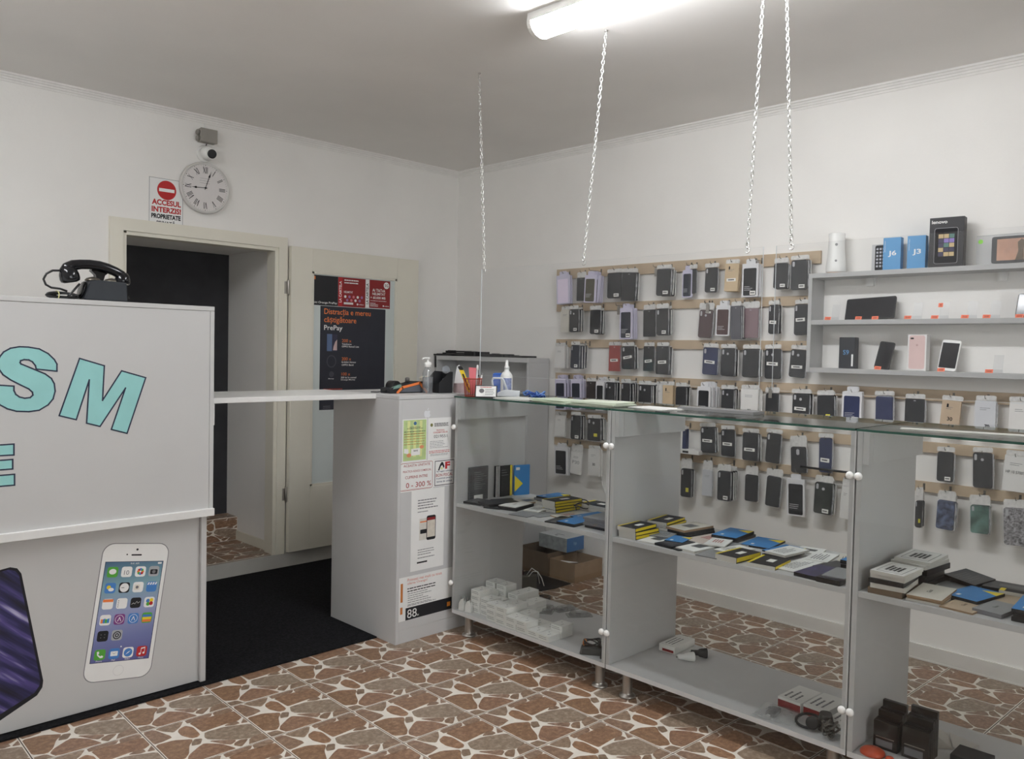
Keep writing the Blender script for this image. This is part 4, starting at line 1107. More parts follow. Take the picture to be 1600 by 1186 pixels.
MB().prism(fp, [(2.570, CT + 0.022), (2.622, CT + 0.030), (2.622, CT + 0.046), (2.578, CT + 0.034)], -0.02, 0.003).build('screen', mat('pale_teal', (120, 150, 140), 0.3, var=0.2, scale=60), pt)
MB().lathe([(0.012, 0), (0.012, 0.020), (0.006, 0.024)], (2.70, 3.49, CT + 0.0565), 12).build('knob', mat('grey_knob', (100, 96, 92), 0.5, var=0.05), pt)
MB().tube([(2.553, 3.47, CT + 0.014), (2.53, 3.475, CT + 0.010), (2.515, 3.50, CT + 0.006), (2.52, 3.56, CT + 0.004)], 0.003, 6).build('cable', BLACK, pt)

pb = thing('hand_sanitiser_bottle', 'clear pump bottle of hand gel on the pillar cabinet', 'bottle', (2.765, 3.40, CT))
MB().lathe([(0.027, 0.0005), (0.0275, 0.004), (0.0275, 0.105), (0.022, 0.122), (0.015, 0.130), (0.015, 0.136)], (2.765, 3.40, CT), 24).build('bottle_body', CLEARP, pb)
MB().lathe([(0.0255, 0.002), (0.0255, 0.085)], (2.765, 3.40, CT), 24).build('gel', glass('gel', (0.90, 0.92, 0.93), 0.3, 0.10, 0.1), pb)
MB().lathe([(0.0185, 0), (0.0185, 0.024), (0.012, 0.027), (0.006, 0.030), (0.006, 0.042), (0.011, 0.044), (0.011, 0.052)], (2.765, 3.40, CT + 0.1362), 18).build('pump', WHITE, pb)
MB().tube([(2.765, 3.40, CT + 0.183), (2.735, 3.395, CT + 0.184), (2.722, 3.393, CT + 0.179)], [0.006, 0.005, 0.004], 8).build('spout', WHITE, pb)
MB().tube([(2.765, 3.40, CT + 0.02), (2.765, 3.40, CT + 0.135)], 0.003, 6).build('dip_tube', WHITE, pb)
MB().lathe([(0.0279, 0), (0.0279, 0.055)], (2.765, 3.40, CT + 0.03), 24).build('label', glass('grey_label', (0.72, 0.73, 0.75), 0.4, 0.12, 0.2), pb)

og = thing('desk_organiser', 'black card organiser with sloping sides on the pillar cabinet', 'organiser', (2.87, 3.40, CT))
fo = FY(3.36)
MB().prism(fo, [(2.808, CT + 0.0005), (2.902, CT + 0.0005), (2.904, CT + 0.112), (2.888, CT + 0.114), (2.808, CT + 0.052)], -0.004, 0.0).build('front_side', BLACKM, og)
MB().prism(FY(3.44), [(2.808, CT + 0.0005), (2.902, CT + 0.0005), (2.904, CT + 0.112), (2.845, CT + 0.116), (2.808, CT + 0.08)], -0.004, 0.0).build('back_side', BLACKM, og)
MB().box(2.808, 3.361, CT + 0.0005, 2.812, 3.443, CT + 0.052).box(2.899, 3.361, CT + 0.0005, 2.903, 3.443, CT + 0.112).box(2.812, 3.361, CT + 0.0005, 2.899, 3.443, CT + 0.004).build('tray', BLACKM, og)
sc_ = thing('clear_disc', 'small clear plastic disc sticking out of the black organiser', 'disc', (2.885, 3.40, CT + 0.10))
MB().lathe([(0.021, 0), (0.021, 0.003)], (2.885, 3.395, CT + 0.124), 22, axis=(-0.5, -0.85, 0.1)).build('disc', glass('smoky_clear', (0.75, 0.80, 0.86), 1.0, 0.2, 0.1), sc_)
tag(MB().tube([(2.806, 3.47, CT + 0.012), (2.812, 3.475, CT + 0.05), (2.822, 3.48, CT + 0.078), (2.850, 3.485, CT + 0.070)], [0.010, 0.014, 0.013, 0.010], 10).tube([(2.835, 3.50, CT + 0.012), (2.825, 3.505, CT + 0.06), (2.805, 3.51, CT + 0.08)], [0.010, 0.013, 0.011], 10).build('rolled_cloth', mat('beige_cloth', (190, 182, 168), 0.9, var=0.2, scale=60)), 'crumpled beige cloth tucked behind the gel bottle', 'cloth')
tag(MB().box(2.935, 3.33, CT + 0.0005, 3.028, 3.39, CT + 0.050).build('paper_box', mat('pale_pink_paper', (200, 176, 176), 0.7, var=0.12, scale=30)), 'pale pink paper box between the black organiser and the pencil cup', 'box')
wc = MB().prism(FY(3.40), [(2.950, CT + 0.0505), (3.030, CT + 0.0505), (2.985, CT + 0.150), (2.968, CT + 0.140)], -0.003, 0.0)
tag(wc.build('white_card', PAPER), 'white card leaning behind the pencil cup', 'card')

GT = 1.2318
pcx, pcy = 2.862, 3.155
cup = thing('pencil_cup', 'red wire-mesh pencil cup on the corner of the glass counter', 'pencil cup', (pcx, pcy, GT))
RW = mat('red_wire', (176, 74, 54), 0.45, var=0.05)
mb = MB()
for k in range(22):
    a = 2 * math.pi * k / 22
    mb.tube([(pcx + 0.040 * math.cos(a), pcy + 0.040 * math.sin(a), GT + 0.002), (pcx + 0.047 * math.cos(a), pcy + 0.047 * math.sin(a), GT + 0.090)], 0.0013, 4)
for k in range(12):
    z = GT + 0.006 + 0.0072 * k
    r = 0.040 + 0.007 * k / 12
    mb.tube([(pcx + r * math.cos(a), pcy + r * math.sin(a), z) for a in [2 * math.pi * j / 22 for j in range(23)]], 0.0011, 4, cap=False)
mb.build('mesh_wall', RW, cup)
MB().tube([(pcx + 0.0475 * math.cos(a), pcy + 0.0475 * math.sin(a), GT + 0.0905) for a in [2 * math.pi * j / 24 for j in range(25)]], 0.0028, 6, cap=False).build('rim', RW, cup)
MB().lathe([(0.041, 0.0005), (0.041, 0.004)], (pcx, pcy, GT), 24).build('base', RW, cup)
def stick(name, label, cat, p0, p1, r, m, tip=None, tm=None):
    t = thing(name, label, cat, p0)
    p0, p1 = Vector(p0), Vector(p1)
    MB().tube([p0, p0.lerp(p1, 0.5), p1], [r, r, r * 0.95], 8).build('barrel', m, t)
    if tip:
        q = p1 + (p1 - p0).normalized() * tip
        MB().tube([p1, q], [r * 1.1, r * 0.8], 8).build('cap', tm, t)
YP = mat('yellow_plastic', (236, 206, 44), 0.4, var=0.05)
kn = thing('utility_knife', 'yellow snap-blade knife leaning left in the red pencil cup', 'knife', (pcx, pcy, GT + 0.006))
kf = Fr((pcx - 0.004, pcy + 0.006, GT + 0.008), (0.70, -0.714, 0.0), (-0.25, 0.30, 0.92), (-0.714, -0.70, 0.0))
MB().prism(kf, rrect(0.022, 0.125, 0.006, 3, 0, 0.075), -0.006, 0.006).build('handle', YP, kn)
MB().prism(kf, rrect(0.024, 0.022, 0.008, 3, 0, 0.146), -0.007, 0.007).prism(kf, rrect(0.008, 0.09, 0.003, 3, 0, 0.07), 0.006, 0.009).build('black_grip', BLACK, kn)
nt_ = MB().prism(Fr((pcx + 0.002, pcy - 0.010, GT + 0.01), (0.70, -0.714, 0), (-0.06, 0.06, 1.0), (-0.714, -0.70, 0)), [(-0.020, 0.0), (0.018, 0.0), (0.022, 0.135), (-0.018, 0.138)], -0.0008, 0.0008)
tag(nt_.build('pink_note', mat('pink_paper', (240, 132, 140), 0.7, var=0.04)), 'bright pink paper slip standing in the red pencil cup', 'paper')
stick('ballpoint_pen', 'silver pen with black grip standing right of the pink slip in the pencil cup', 'pen', (pcx + 0.004, pcy - 0.020, GT + 0.006), (pcx + 0.010, pcy - 0.022, GT + 0.135), 0.0055, mat('silver_plastic', (200, 200, 202), 0.3, 0.3, var=0.03), 0.026, WHITE)
stick('ballpoint_pen', 'short white pen at the right edge of the pencil cup', 'pen', (pcx + 0.010, pcy - 0.028, GT + 0.006), (pcx + 0.026, pcy - 0.040, GT + 0.110), 0.0042, WHITE, 0.01, mat('pen_grey', (150, 150, 154), 0.4, var=0.02))
stick('ballpoint_pen', 'thin grey pen leaning beside the white pen in the pencil cup', 'pen', (pcx - 0.002, pcy - 0.020, GT + 0.006), (pcx + 0.020, pcy - 0.018, GT + 0.100), 0.0038, mat('pen_grey2', (176, 172, 168), 0.4, var=0.02), 0.01, BLACK)

# card holder
ch = thing('card_holder', 'small black tent holder with a white business card beside the pencil cup', 'card holder', (2.845, 3.035, GT), rotz=R(-46))
fh = LOCY
MB().add([(-0.055, -0.025, 0.0005), (0.055, -0.025, 0.0005), (0.055, 0.030, 0.0005), (-0.055, 0.030, 0.0005), (-0.055, 0.006, 0.060), (0.055, 0.006, 0.060)],
         [(3, 2, 1, 0), (0, 1, 5, 4), (2, 3, 4, 5), (1, 2, 5), (3, 0, 4)]).build('stand', BLACK, ch, True)
cf = Fr((0, -0.0262, 0.003), (1, 0, 0), (0, 0.462, 0.887), (0, -0.887, 0.462))
MB().fbox(cf, -0.050, 0.003, 0.0, 0.050, 0.060, 0.001).build('card', PAPER, ch, True)
MB().prism(cf, disc(0.013, -0.022, 0.034, 12, 0.012), 0.001, 0.0013).build('card_picture', GINK, ch, True)
lines(cf, -0.004, 0.042, 0.040, 4, 0.009, 0.003, 0.0013, 41, 0.2).build('card_print', GINK, ch, True)
lines(cf, -0.030, 0.030, 0.052, 1, 0.009, 0.004, 0.0013, 42, 0.05).build('card_heading', RED, ch, True)

# tape holder, bottle, sponge, cable bundle
tr = thing('tape_dispenser', 'pale grey plastic dispenser with a tilted loop on the glass counter', 'dispenser', (2.98, 3.06, GT))
PG = mat('pale_grey_plastic', (206, 210, 214), 0.45, var=0.03)
fx_ = Fr((2.965, 3.06, GT), (0.66, -0.75, 0), (0, 0, 1), (-0.75, -0.66, 0))
bevel(MB().prism(fx_, [(-0.020, 0.0005), (0.100, 0.0005), (0.104, 0.030), (0.030, 0.036), (-0.010, 0.022)], -0.045, 0.0).build('tray', PG, tr), 0.003)
lp = [(-0.030, 0.010), (-0.044, 0.080), (-0.036, 0.094), (0.006, 0.094), (0.016, 0.084), (0.036, 0.030)]
MB().tube([fx_.p(u, v, -0.02) for u, v in lp], 0.006, 8).build('loop', PG, tr)
MB().prism(fx_, [(-0.030, 0.010), (-0.040, 0.086), (0.010, 0.086), (0.034, 0.030)], -0.022, -0.018).build('clear_plate', CLEARP, tr)
sb_ = thing('blue_box', 'bright blue box standing behind the grey dispenser', 'box', (3.10, 3.215, GT))
bevel(MB().box(3.075, 3.16, GT + 0.0005, 3.125, 3.232, GT + 0.112).build('carton', mat('bright_blue', (44, 108, 214), 0.4, var=0.06), sb_), 0.002)
MB().box(3.080, 3.165, GT + 0.1125, 3.120, 3.227, GT + 0.116).build('lid', mat('blue_lid', (60, 124, 226), 0.4, var=0.04), sb_)
sbt = thing('spray_bottle', 'white spray bottle with a blue label on the glass counter', 'bottle', (3.085, 3.135, GT))
MB().lathe([(0.030, 0.0005), (0.032, 0.005), (0.032, 0.098), (0.030, 0.108), (0.022, 0.120), (0.013, 0.130), (0.012, 0.140)], (3.085, 3.135, GT), 24).build('bottle_body', WHITE, sbt)
MB().lathe([(0.014, 0), (0.014, 0.012), (0.009, 0.016), (0.0075, 0.042), (0.006, 0.046)], (3.085, 3.135, GT + 0.1402), 16).build('nozzle', WHITE, sbt)
lbm = MB()
vs_, k_ = [], 10
for i in range(k_ + 1):
    a = R(-165 + 85 * i / k_)
    for z in (0.030, 0.092):
        vs_.append((3.085 + 0.0324 * math.cos(a), 3.135 + 0.0324 * math.sin(a), GT + z))
lbm.add(vs_, [(2 * i, 2 * i + 2, 2 * i + 3, 2 * i + 1) for i in range(k_)])
lbm.build('label', mat('blue_grey_label', (140, 150, 186), 0.6, var=0.25, scale=70), sbt)
cbm = MB()
rq = random.Random(9)
for k in range(11):
    cx_, cy_ = 3.085 + rq.uniform(-0.030, 0.035), 2.955 + rq.uniform(-0.050, 0.030)
    r1, r2, z0, ph = rq.uniform(0.015, 0.03), rq.uniform(0.012, 0.03), GT + 0.006 + rq.uniform(0, 0.028), rq.uniform(0, 3)
    cbm.m = k % 2
    cbm.tube([(cx_ + r1 * math.cos(a) * math.cos(ph) - r2 * math.sin(a) * math.sin(ph), cy_ + r1 * math.cos(a) * math.sin(ph) + r2 * math.sin(a) * math.cos(ph), z0 + 0.008 * math.sin(2 * a + ph)) for a in [2 * math.pi * j / 12 for j in range(13)]], 0.0042, 6, cap=False)
tag(cbm.build('cable_bundle', [mat('blue_cable', (40, 74, 150), 0.4, var=0.1), mat('light_blue_cable', (92, 130, 190), 0.4, var=0.1)]), 'tangled blue cable bundle on the glass counter', 'cable')
# papers on the glass tops
def paper_stack(x, y, w, l, n, rz, z, label, tint=(236, 238, 232), th=0.0022):
    for k in range(n):
        a = R(rz + random.uniform(-6, 6))
        f_ = FZ(z + k * th + 0.0003, x + random.uniform(-0.006, 0.006), y + random.uniform(-0.012, 0.012), a)
        m_ = mat('paper_%d_%d_%d' % tint, tint, 0.8, var=0.03)
        o_ = MB().fbox(f_, -w / 2, -l / 2, 0, w / 2, l / 2, th * 0.75).build('paper_pad', m_)
        pos_ = 'topmost' if k == n - 1 else ('lowest' if k == 0 else ORD[k] + ' from the bottom')
        tag(o_, label + (', ' + pos_ + ' of its pile' if n > 1 else ''), 'paper', 'papers on the glass counter' if n > 1 else None)
paper_stack(2.93, 2.86, 0.16, 0.24, 2, 4, GT, 'white paper sheet lying right of the card holder')
paper_stack(2.92, 2.60, 0.17, 0.25, 4, -5, GT, 'pale green receipt pad on the left showcase top', (214, 226, 204), 0.0034)
paper_stack(2.94, 2.36, 0.17, 0.23, 5, 6, GT, 'pale receipt pad nearest the middle showcase', (222, 230, 212), 0.0036)
paper_stack(2.98, 2.10, 0.15, 0.20, 2, -3, GT, 'thin white sheet on the middle showcase top', (226, 226, 222), 0.002)
o_ = MB().box(3.02, 1.66, GT + 0.0004, 3.11, 2.02, GT + 0.012).build('grey_tray', mat('grey_board', (128, 128, 128), 0.5, var=0.05))
tag(o_, 'long flat grey board lying on the middle showcase top', 'board')
paper_stack(2.98, 0.86, 0.05, 0.42, 1, 14, GT, 'narrow white strip of paper on the right-hand showcase top', (214, 214, 208), 0.004)

# ================================================================== WALL SHELF UNIT
UX0, UX1, UY1, UY0 = 4.135, XR - 0.0005, 1.983, 0.35
su = thing('wall_shelf', 'grey three-board wall shelf displaying phones and boxes', 'shelf', (4.2, 1.2, 1.388))
UT = [1.876, 1.636, 1.390]
for z, nm_ in zip(UT, ('top_board', 'middle_board', 'bottom_board')):
    bevel(MB().box(UX0, UY0, z, UX1, UY1 - (0.0 if z > 1.8 else 0.0205), z + 0.024).build(nm_, SHELFG, su), 0.0012)
bevel(MB().box(UX0, UY1 - 0.020, 1.390, UX1, UY1, 1.8755).build('side_panel', SHELFG, su), 0.0012)
MB().box(4.262, 1.70, 1.835, UX1, 1.74, 1.8755).box(4.262, 1.10, 1.835, UX1, 1.14, 1.8755).build('bracket', WHITE, su)
ZT, ZM, ZB_ = 1.9003, 1.6603, 1.4143
# white cylinder device
wd = thing('white_device', 'tall white curved plastic device at the left end of the top shelf', 'device', (4.205, 1.872, ZT))
MB().lathe([(0.046, 0.004), (0.049, 0.012), (0.050, 0.03), (0.046, 0.07), (0.041, 0.12), (0.0395, 0.17), (0.0415, 0.203), (0.038, 0.206)], (4.205, 1.872, ZT), 28).build('shell', WHITE, wd)
MB().lathe([(0.047, 0.0), (0.047, 0.004)], (4.205, 1.872, ZT), 28).build('base', mat('copper_base', (206, 160, 130), 0.4, var=0.05), wd)
dv = Vector((-0.92, -0.38, 0)).normalized()
MB().lathe([(0.007, 0), (0.007, 0.002)], Vector((4.205, 1.872, ZT + 0.145)) + dv * 0.0395, 12, axis=dv).lathe([(0.006, 0), (0.006, 0.002)], Vector((4.205, 1.872, ZT + 0.062)) + dv * 0.0462, 12, axis=dv).build('button', mat('button_grey', (150, 150, 150), 0.4, var=0.0), wd)

def stand_box(name, label, cat, yc, w, h, z, d, m, x=4.20, tilt=0.0, group=None, rz=0.0):
    """a carton or phone standing on a board, front towards the shop"""
    t = thing(name, label, cat, (x, yc, z), group, rotz=rz)
    t.rotation_euler = (0, tilt, rz)
    return t
t = stand_box('phone_box', 'white box with a phone of black icons, half hidden behind the left blue box', 'box', 1.650, 0.09, 0.13, ZT, 0.04, PAPER, 4.235)
MB().fbox(LOC, -0.045, 0.0003, -0.02, 0.045, 0.135, 0.02).build('carton', mat('grey_white_card', (196, 196, 196), 0.6, var=0.03), t, True)
MB().prism(LOC, rrect(0.070, 0.125, 0.008, 3, 0.006, 0.0675), 0.02, 0.0206).build('phone_picture', INK, t, True)
ig = MB()
for r_ in range(6):
    for c_ in range(4):
        ig.face(LOC, rrect(0.010, 0.010, 0.002, 2, -0.018 + 0.0155 * c_, 0.112 - 0.017 * r_), 0.0209)
ig.build('icon_grid', mat('icon_white', (190, 190, 196), 0.6, var=0.0), t, True)
BLB = mat('blue_box_card', (92, 156, 206), 0.5, var=0.03)
for yc, tx, lab in ((1.588, 'J6', 'blue phone box printed J6 on the top shelf'), (1.474, 'J3', 'blue phone box printed J3 on the top shelf')):
    t = stand_box('phone_box', lab, 'box', yc, 0.084, 0.16, ZT, 0.04, BLB, 4.205, rz=R(5))
    bevel(MB().fbox(LOC, -0.041, 0.0003, -0.022, 0.041, 0.160, 0.022).build('carton', BLB, t, True), 0.001)
    MB().text(LOC, tx, 0.002, 0.066, w=0.038, h=0.030, n=0.0224, bold=0.02, align='c').text(LOC, 'SAMSUNG Galaxy', -0.029, 0.09, w=0.055, h=0.006, n=0.0224, bold=0.0, ang=R(90)).build('lettering', PAPER, t, True)
t = stand_box('tablet_box', 'black tablet box with a picture of a tablet screen on the top shelf', 'box', 1.338, 0.15, 0.235, ZT, 0.05, BLACK, 4.195, rz=R(6))
bevel(MB().fbox(LOC, -0.073, 0.0003, -0.028, 0.073, 0.232, 0.028).build('carton', mat('black_carton', (34, 33, 36), 0.45, var=0.06), t, True), 0.001)
MB().text(LOC, 'lenovo', -0.064, 0.204, w=0.066, h=0.016, n=0.0284, bold=0.02).build('lettering', PAPER, t, True)
MB().prism(LOC, rrect(0.100, 0.166, 0.010, 4, -0.001, 0.100), 0.028, 0.0285).build('tablet_picture', ALU, t, True)
MB().prism(LOC, rrect(0.097, 0.163, 0.009, 4, -0.001, 0.100), 0.0285, 0.029).build('tablet_picture_front', INK, t, True)
ig = MB()
rq = random.Random(3)
for r_ in range(5):
    for c_ in range(3):
        ig.m = rq.randrange(4)
        ig.face(LOC, [(-0.033 + 0.023 * c_, 0.135 - 0.021 * r_), (-0.012 + 0.023 * c_, 0.135 - 0.021 * r_), (-0.012 + 0.023 * c_, 0.154 - 0.021 * r_), (-0.033 + 0.023 * c_, 0.154 - 0.021 * r_)], 0.0294)
ig.build('picture_tiles', [mat('tile_lilac', (140, 120, 190), 0.5, var=0.0), mat('tile_sand', (200, 176, 130), 0.5, var=0.0), mat('tile_teal', (90, 130, 120), 0.5, var=0.0), mat('tile_dark', (60, 56, 84), 0.5, var=0.0)], t, True)
t = stand_box('tablet', 'tablet in clear packaging with a desert picture, right end of the top shelf', 'tablet', 1.045, 0.25, 0.13, ZT, 0.04, BLACK, 4.205)
MB().fbox(LOC, -0.165, 0.0003, -0.02, 0.165, 0.136, 0.025).build('clear_package', CLEARP, t, True)
MB().prism(LOC, rrect(0.225, 0.120, 0.010, 4, 0.005, 0.068), -0.004, 0.006).build('tablet_body', BLACK, t, True)
MB().fbox(LOC, -0.086, 0.020, 0.006, 0.096, 0.116, 0.0064).build('picture', mat('desert_picture', (206, 156, 128), 0.5, var=0.15, scale=18), t, True)
MB().prism(LOC, [(-0.012, 0.020), (0.022, 0.020), (0.020, 0.070), (0.028, 0.100), (0.012, 0.114), (-0.004, 0.098), (0.0, 0.060)], 0.0064, 0.0068).build('picture_figure', mat('picture_brown', (104, 84, 60), 0.5, var=0.2), t, True)
MB().prism(LOC, [(0.026, 0.020), (0.096, 0.020), (0.096, 0.116), (0.034, 0.116)], 0.0063, 0.0066).build('picture_sky', mat('picture_blue', (110, 140, 180), 0.5, var=0.1), t, True)
MB().prism(LOC, disc(0.010, -0.148, 0.108), 0.025, 0.0254).build('green_leaf_mark', mat('lime', (140, 214, 70), 0.5, var=0.0), t, True)

def phone(label, yc, w, h, z, front, body_m, tilt, lean=R(14), land=False, x=4.195):
    t = thing('smartphone' if not land else 'tablet', label, 'phone' if not land else 'tablet', (x, yc, z))
    t.rotation_euler = (tilt, lean, 0)
    bevel(MB().prism(LOC, rrect(w, h, 0.010, 4, 0, h / 2 + 0.002), -0.0045, 0.0045).build('body', body_m, t, True), 0.0015)
    b_ = 0.004 if not front else 0.014
    MB().fbox(LOC, -w / 2 + 0.004, 0.002 + b_, 0.0045, w / 2 - 0.004, h + 0.002 - b_, 0.0049).build('screen', mat('phone_screen', (36, 37, 42), 0.12, var=0.05), t, True)
    MB().fbox(LOC, -w * 0.35, 0.0, -0.045, w * 0.35, 0.003, 0.012).fbox(LOC, -w * 0.25, 0.003, -0.006, w * 0.25, h * 0.6, -0.0047).build('clear_stand', ACRYL, t, True)
    return t
phone('black tablet lying on its side on the middle board', 1.690, 0.245, 0.118, ZM, False, BLACK, R(-3), land=True, lean=R(20))
phone('black phone leaning by a price label on the bottom board', 1.622, 0.074, 0.140, ZB_, False, BLACK, R(7))
phone('white phone with dark screen on the bottom board', 1.322, 0.082, 0.150, ZB_, True, WHITE, R(4))
phone('black phone cut by the right picture edge on the middle board', 1.010, 0.075, 0.110, ZM, False, BLACK, R(3))
t = stand_box('phone_box', 'dark phone box printed S9 on the bottom board', 'box', 1.788, 0.1, 0.165, ZB_, 0.04, BLACK, 4.20)
bevel(MB().fbox(LOC, -0.040, 0.0003, -0.024, 0.040, 0.158, 0.024).build('carton', mat('slate_carton', (44, 47, 53), 0.5, var=0.05), t, True), 0.001)
MB().text(LOC, 'S9', -0.004, 0.070, w=0.030, h=0.024, n=0.0244, bold=0.01, align='c').build('lettering', mat('sky_ink', (96, 150, 200), 0.5, var=0.0), t, True)
MB().fbox(LOC, 0.024, 0.012, 0.024, 0.033, 0.072, 0.0243).build('white_label', PAPER, t, True)
t = stand_box('phone_box', 'white phone box with a rose gold phone picture on the bottom board', 'box', 1.450, 0.09, 0.175, ZB_, 0.04, WHITE, 4.20)
bevel(MB().fbox(LOC, -0.043, 0.0003, -0.024, 0.043, 0.172, 0.024).build('carton', mat('white_carton', (232, 230, 228), 0.45, var=0.02), t, True), 0.001)
MB().prism(LOC, rrect(0.072, 0.160, 0.010, 4, 0.0, 0.088), 0.024, 0.0245).build('phone_picture', mat('rose_gold', (224, 196, 192), 0.4, var=0.04), t, True)
MB().prism(LOC, rrect(0.016, 0.008, 0.004, 3, -0.023, 0.154), 0.0245, 0.0248).build('camera_picture', INK, t, True)
MB().prism(LOC, disc(0.005, 0.0, 0.122, 10), 0.0245, 0.0247).build('emblem', mat('rose_dark', (196, 160, 156), 0.4, var=0.0), t, True)
# empty clear phone stands
for yc, z, lab in ((1.868, ZM, 'empty clear phone stand at the left end of the middle board'), (1.465, ZM, 'empty clear phone stand right of the black tablet'), (1.345, ZM, 'empty clear phone stand with two price labels'), (1.225, ZM, 'empty clear phone stand at the fifth price label of the middle board'), (1.13, ZM, 'empty clear phone stand left of the cut-off black phone'), (1.11, ZB_, 'empty clear phone stand on the bottom board')):
    t = thing('display_stand', lab, 'display stand', (4.20, yc, z), 'empty phone stands')
    t.rotation_euler = (0, R(14), 0)
    MB().fbox(LOC, -0.026, 0.0, -0.045, 0.026, 0.003, 0.018).build('foot', ACRYL, t, True)
    MB().fbox(LOC, -0.020, 0.003, -0.006, 0.020, 0.085, -0.003).build('back', ACRYL, t, True)
    MB().fbox(LOC, -0.026, 0.003, 0.015, 0.026, 0.012, 0.018).build('lip', ACRYL, t, True)
# price labels
tags_ = [(1.881, ZM, '250', 'left end of the middle board'), (1.724, ZM, '200', 'at the left foot of the black tablet'), (1.642, ZM, '200', 'at the right foot of the black tablet'),
         (1.488, ZM, '50', 'just right of the black tablet'), (1.367, ZM, '250', 'under the small upper label of the middle board'), (1.238, ZM, '250', 'fifth stand of the middle board'),
         (1.148, ZM, '200', 'left of the cut-off black phone'), (1.018, ZM, '200', 'at the foot of the cut-off black phone'),
         (1.621, ZB_, '300', 'at the foot of the leaning black phone'), (1.330, ZB_, '300', 'at the foot of the white phone'), (1.129, ZB_, '500', 'alone at the right of the bottom board')]
for y, z, s_, lab in tags_:
    t = thing('price_label', 'small neon orange price label ' + lab, 'price label', (4.146, y, z), 'neon price labels on the wall shelf')
    t.rotation_euler = (random.uniform(-0.06, 0.06), R(22), 0)
    MB().fbox(LOC, -0.016, 0.0, -0.0004, 0.016, 0.017, 0.0004).build('label', NEON, t, True)
    MB().text(LOC, s_, 0, 0.004, h=0.008, w=0.020, n=0.0007, bold=0.01, align='c').build('figures', mat('brown_ink', (120, 50, 40), 0.7, var=0.0), t, True)
t = thing('price_label', 'small neon orange label stuck high on a clear stand of the middle board', 'price label', (4.176, 1.352, ZM + 0.055), 'neon price labels on the wall shelf')
t.rotation_euler = (0, R(14), 0)
MB().fbox(LOC, -0.010, 0.0, -0.0004, 0.010, 0.020, 0.0004).build('label', NEON, t, True)
MB().text(LOC, '5', 0, 0.005, h=0.010, n=0.0007, align='c').build('figures', mat('brown_ink', (120, 50, 40), 0.7, var=0.0), t, True)

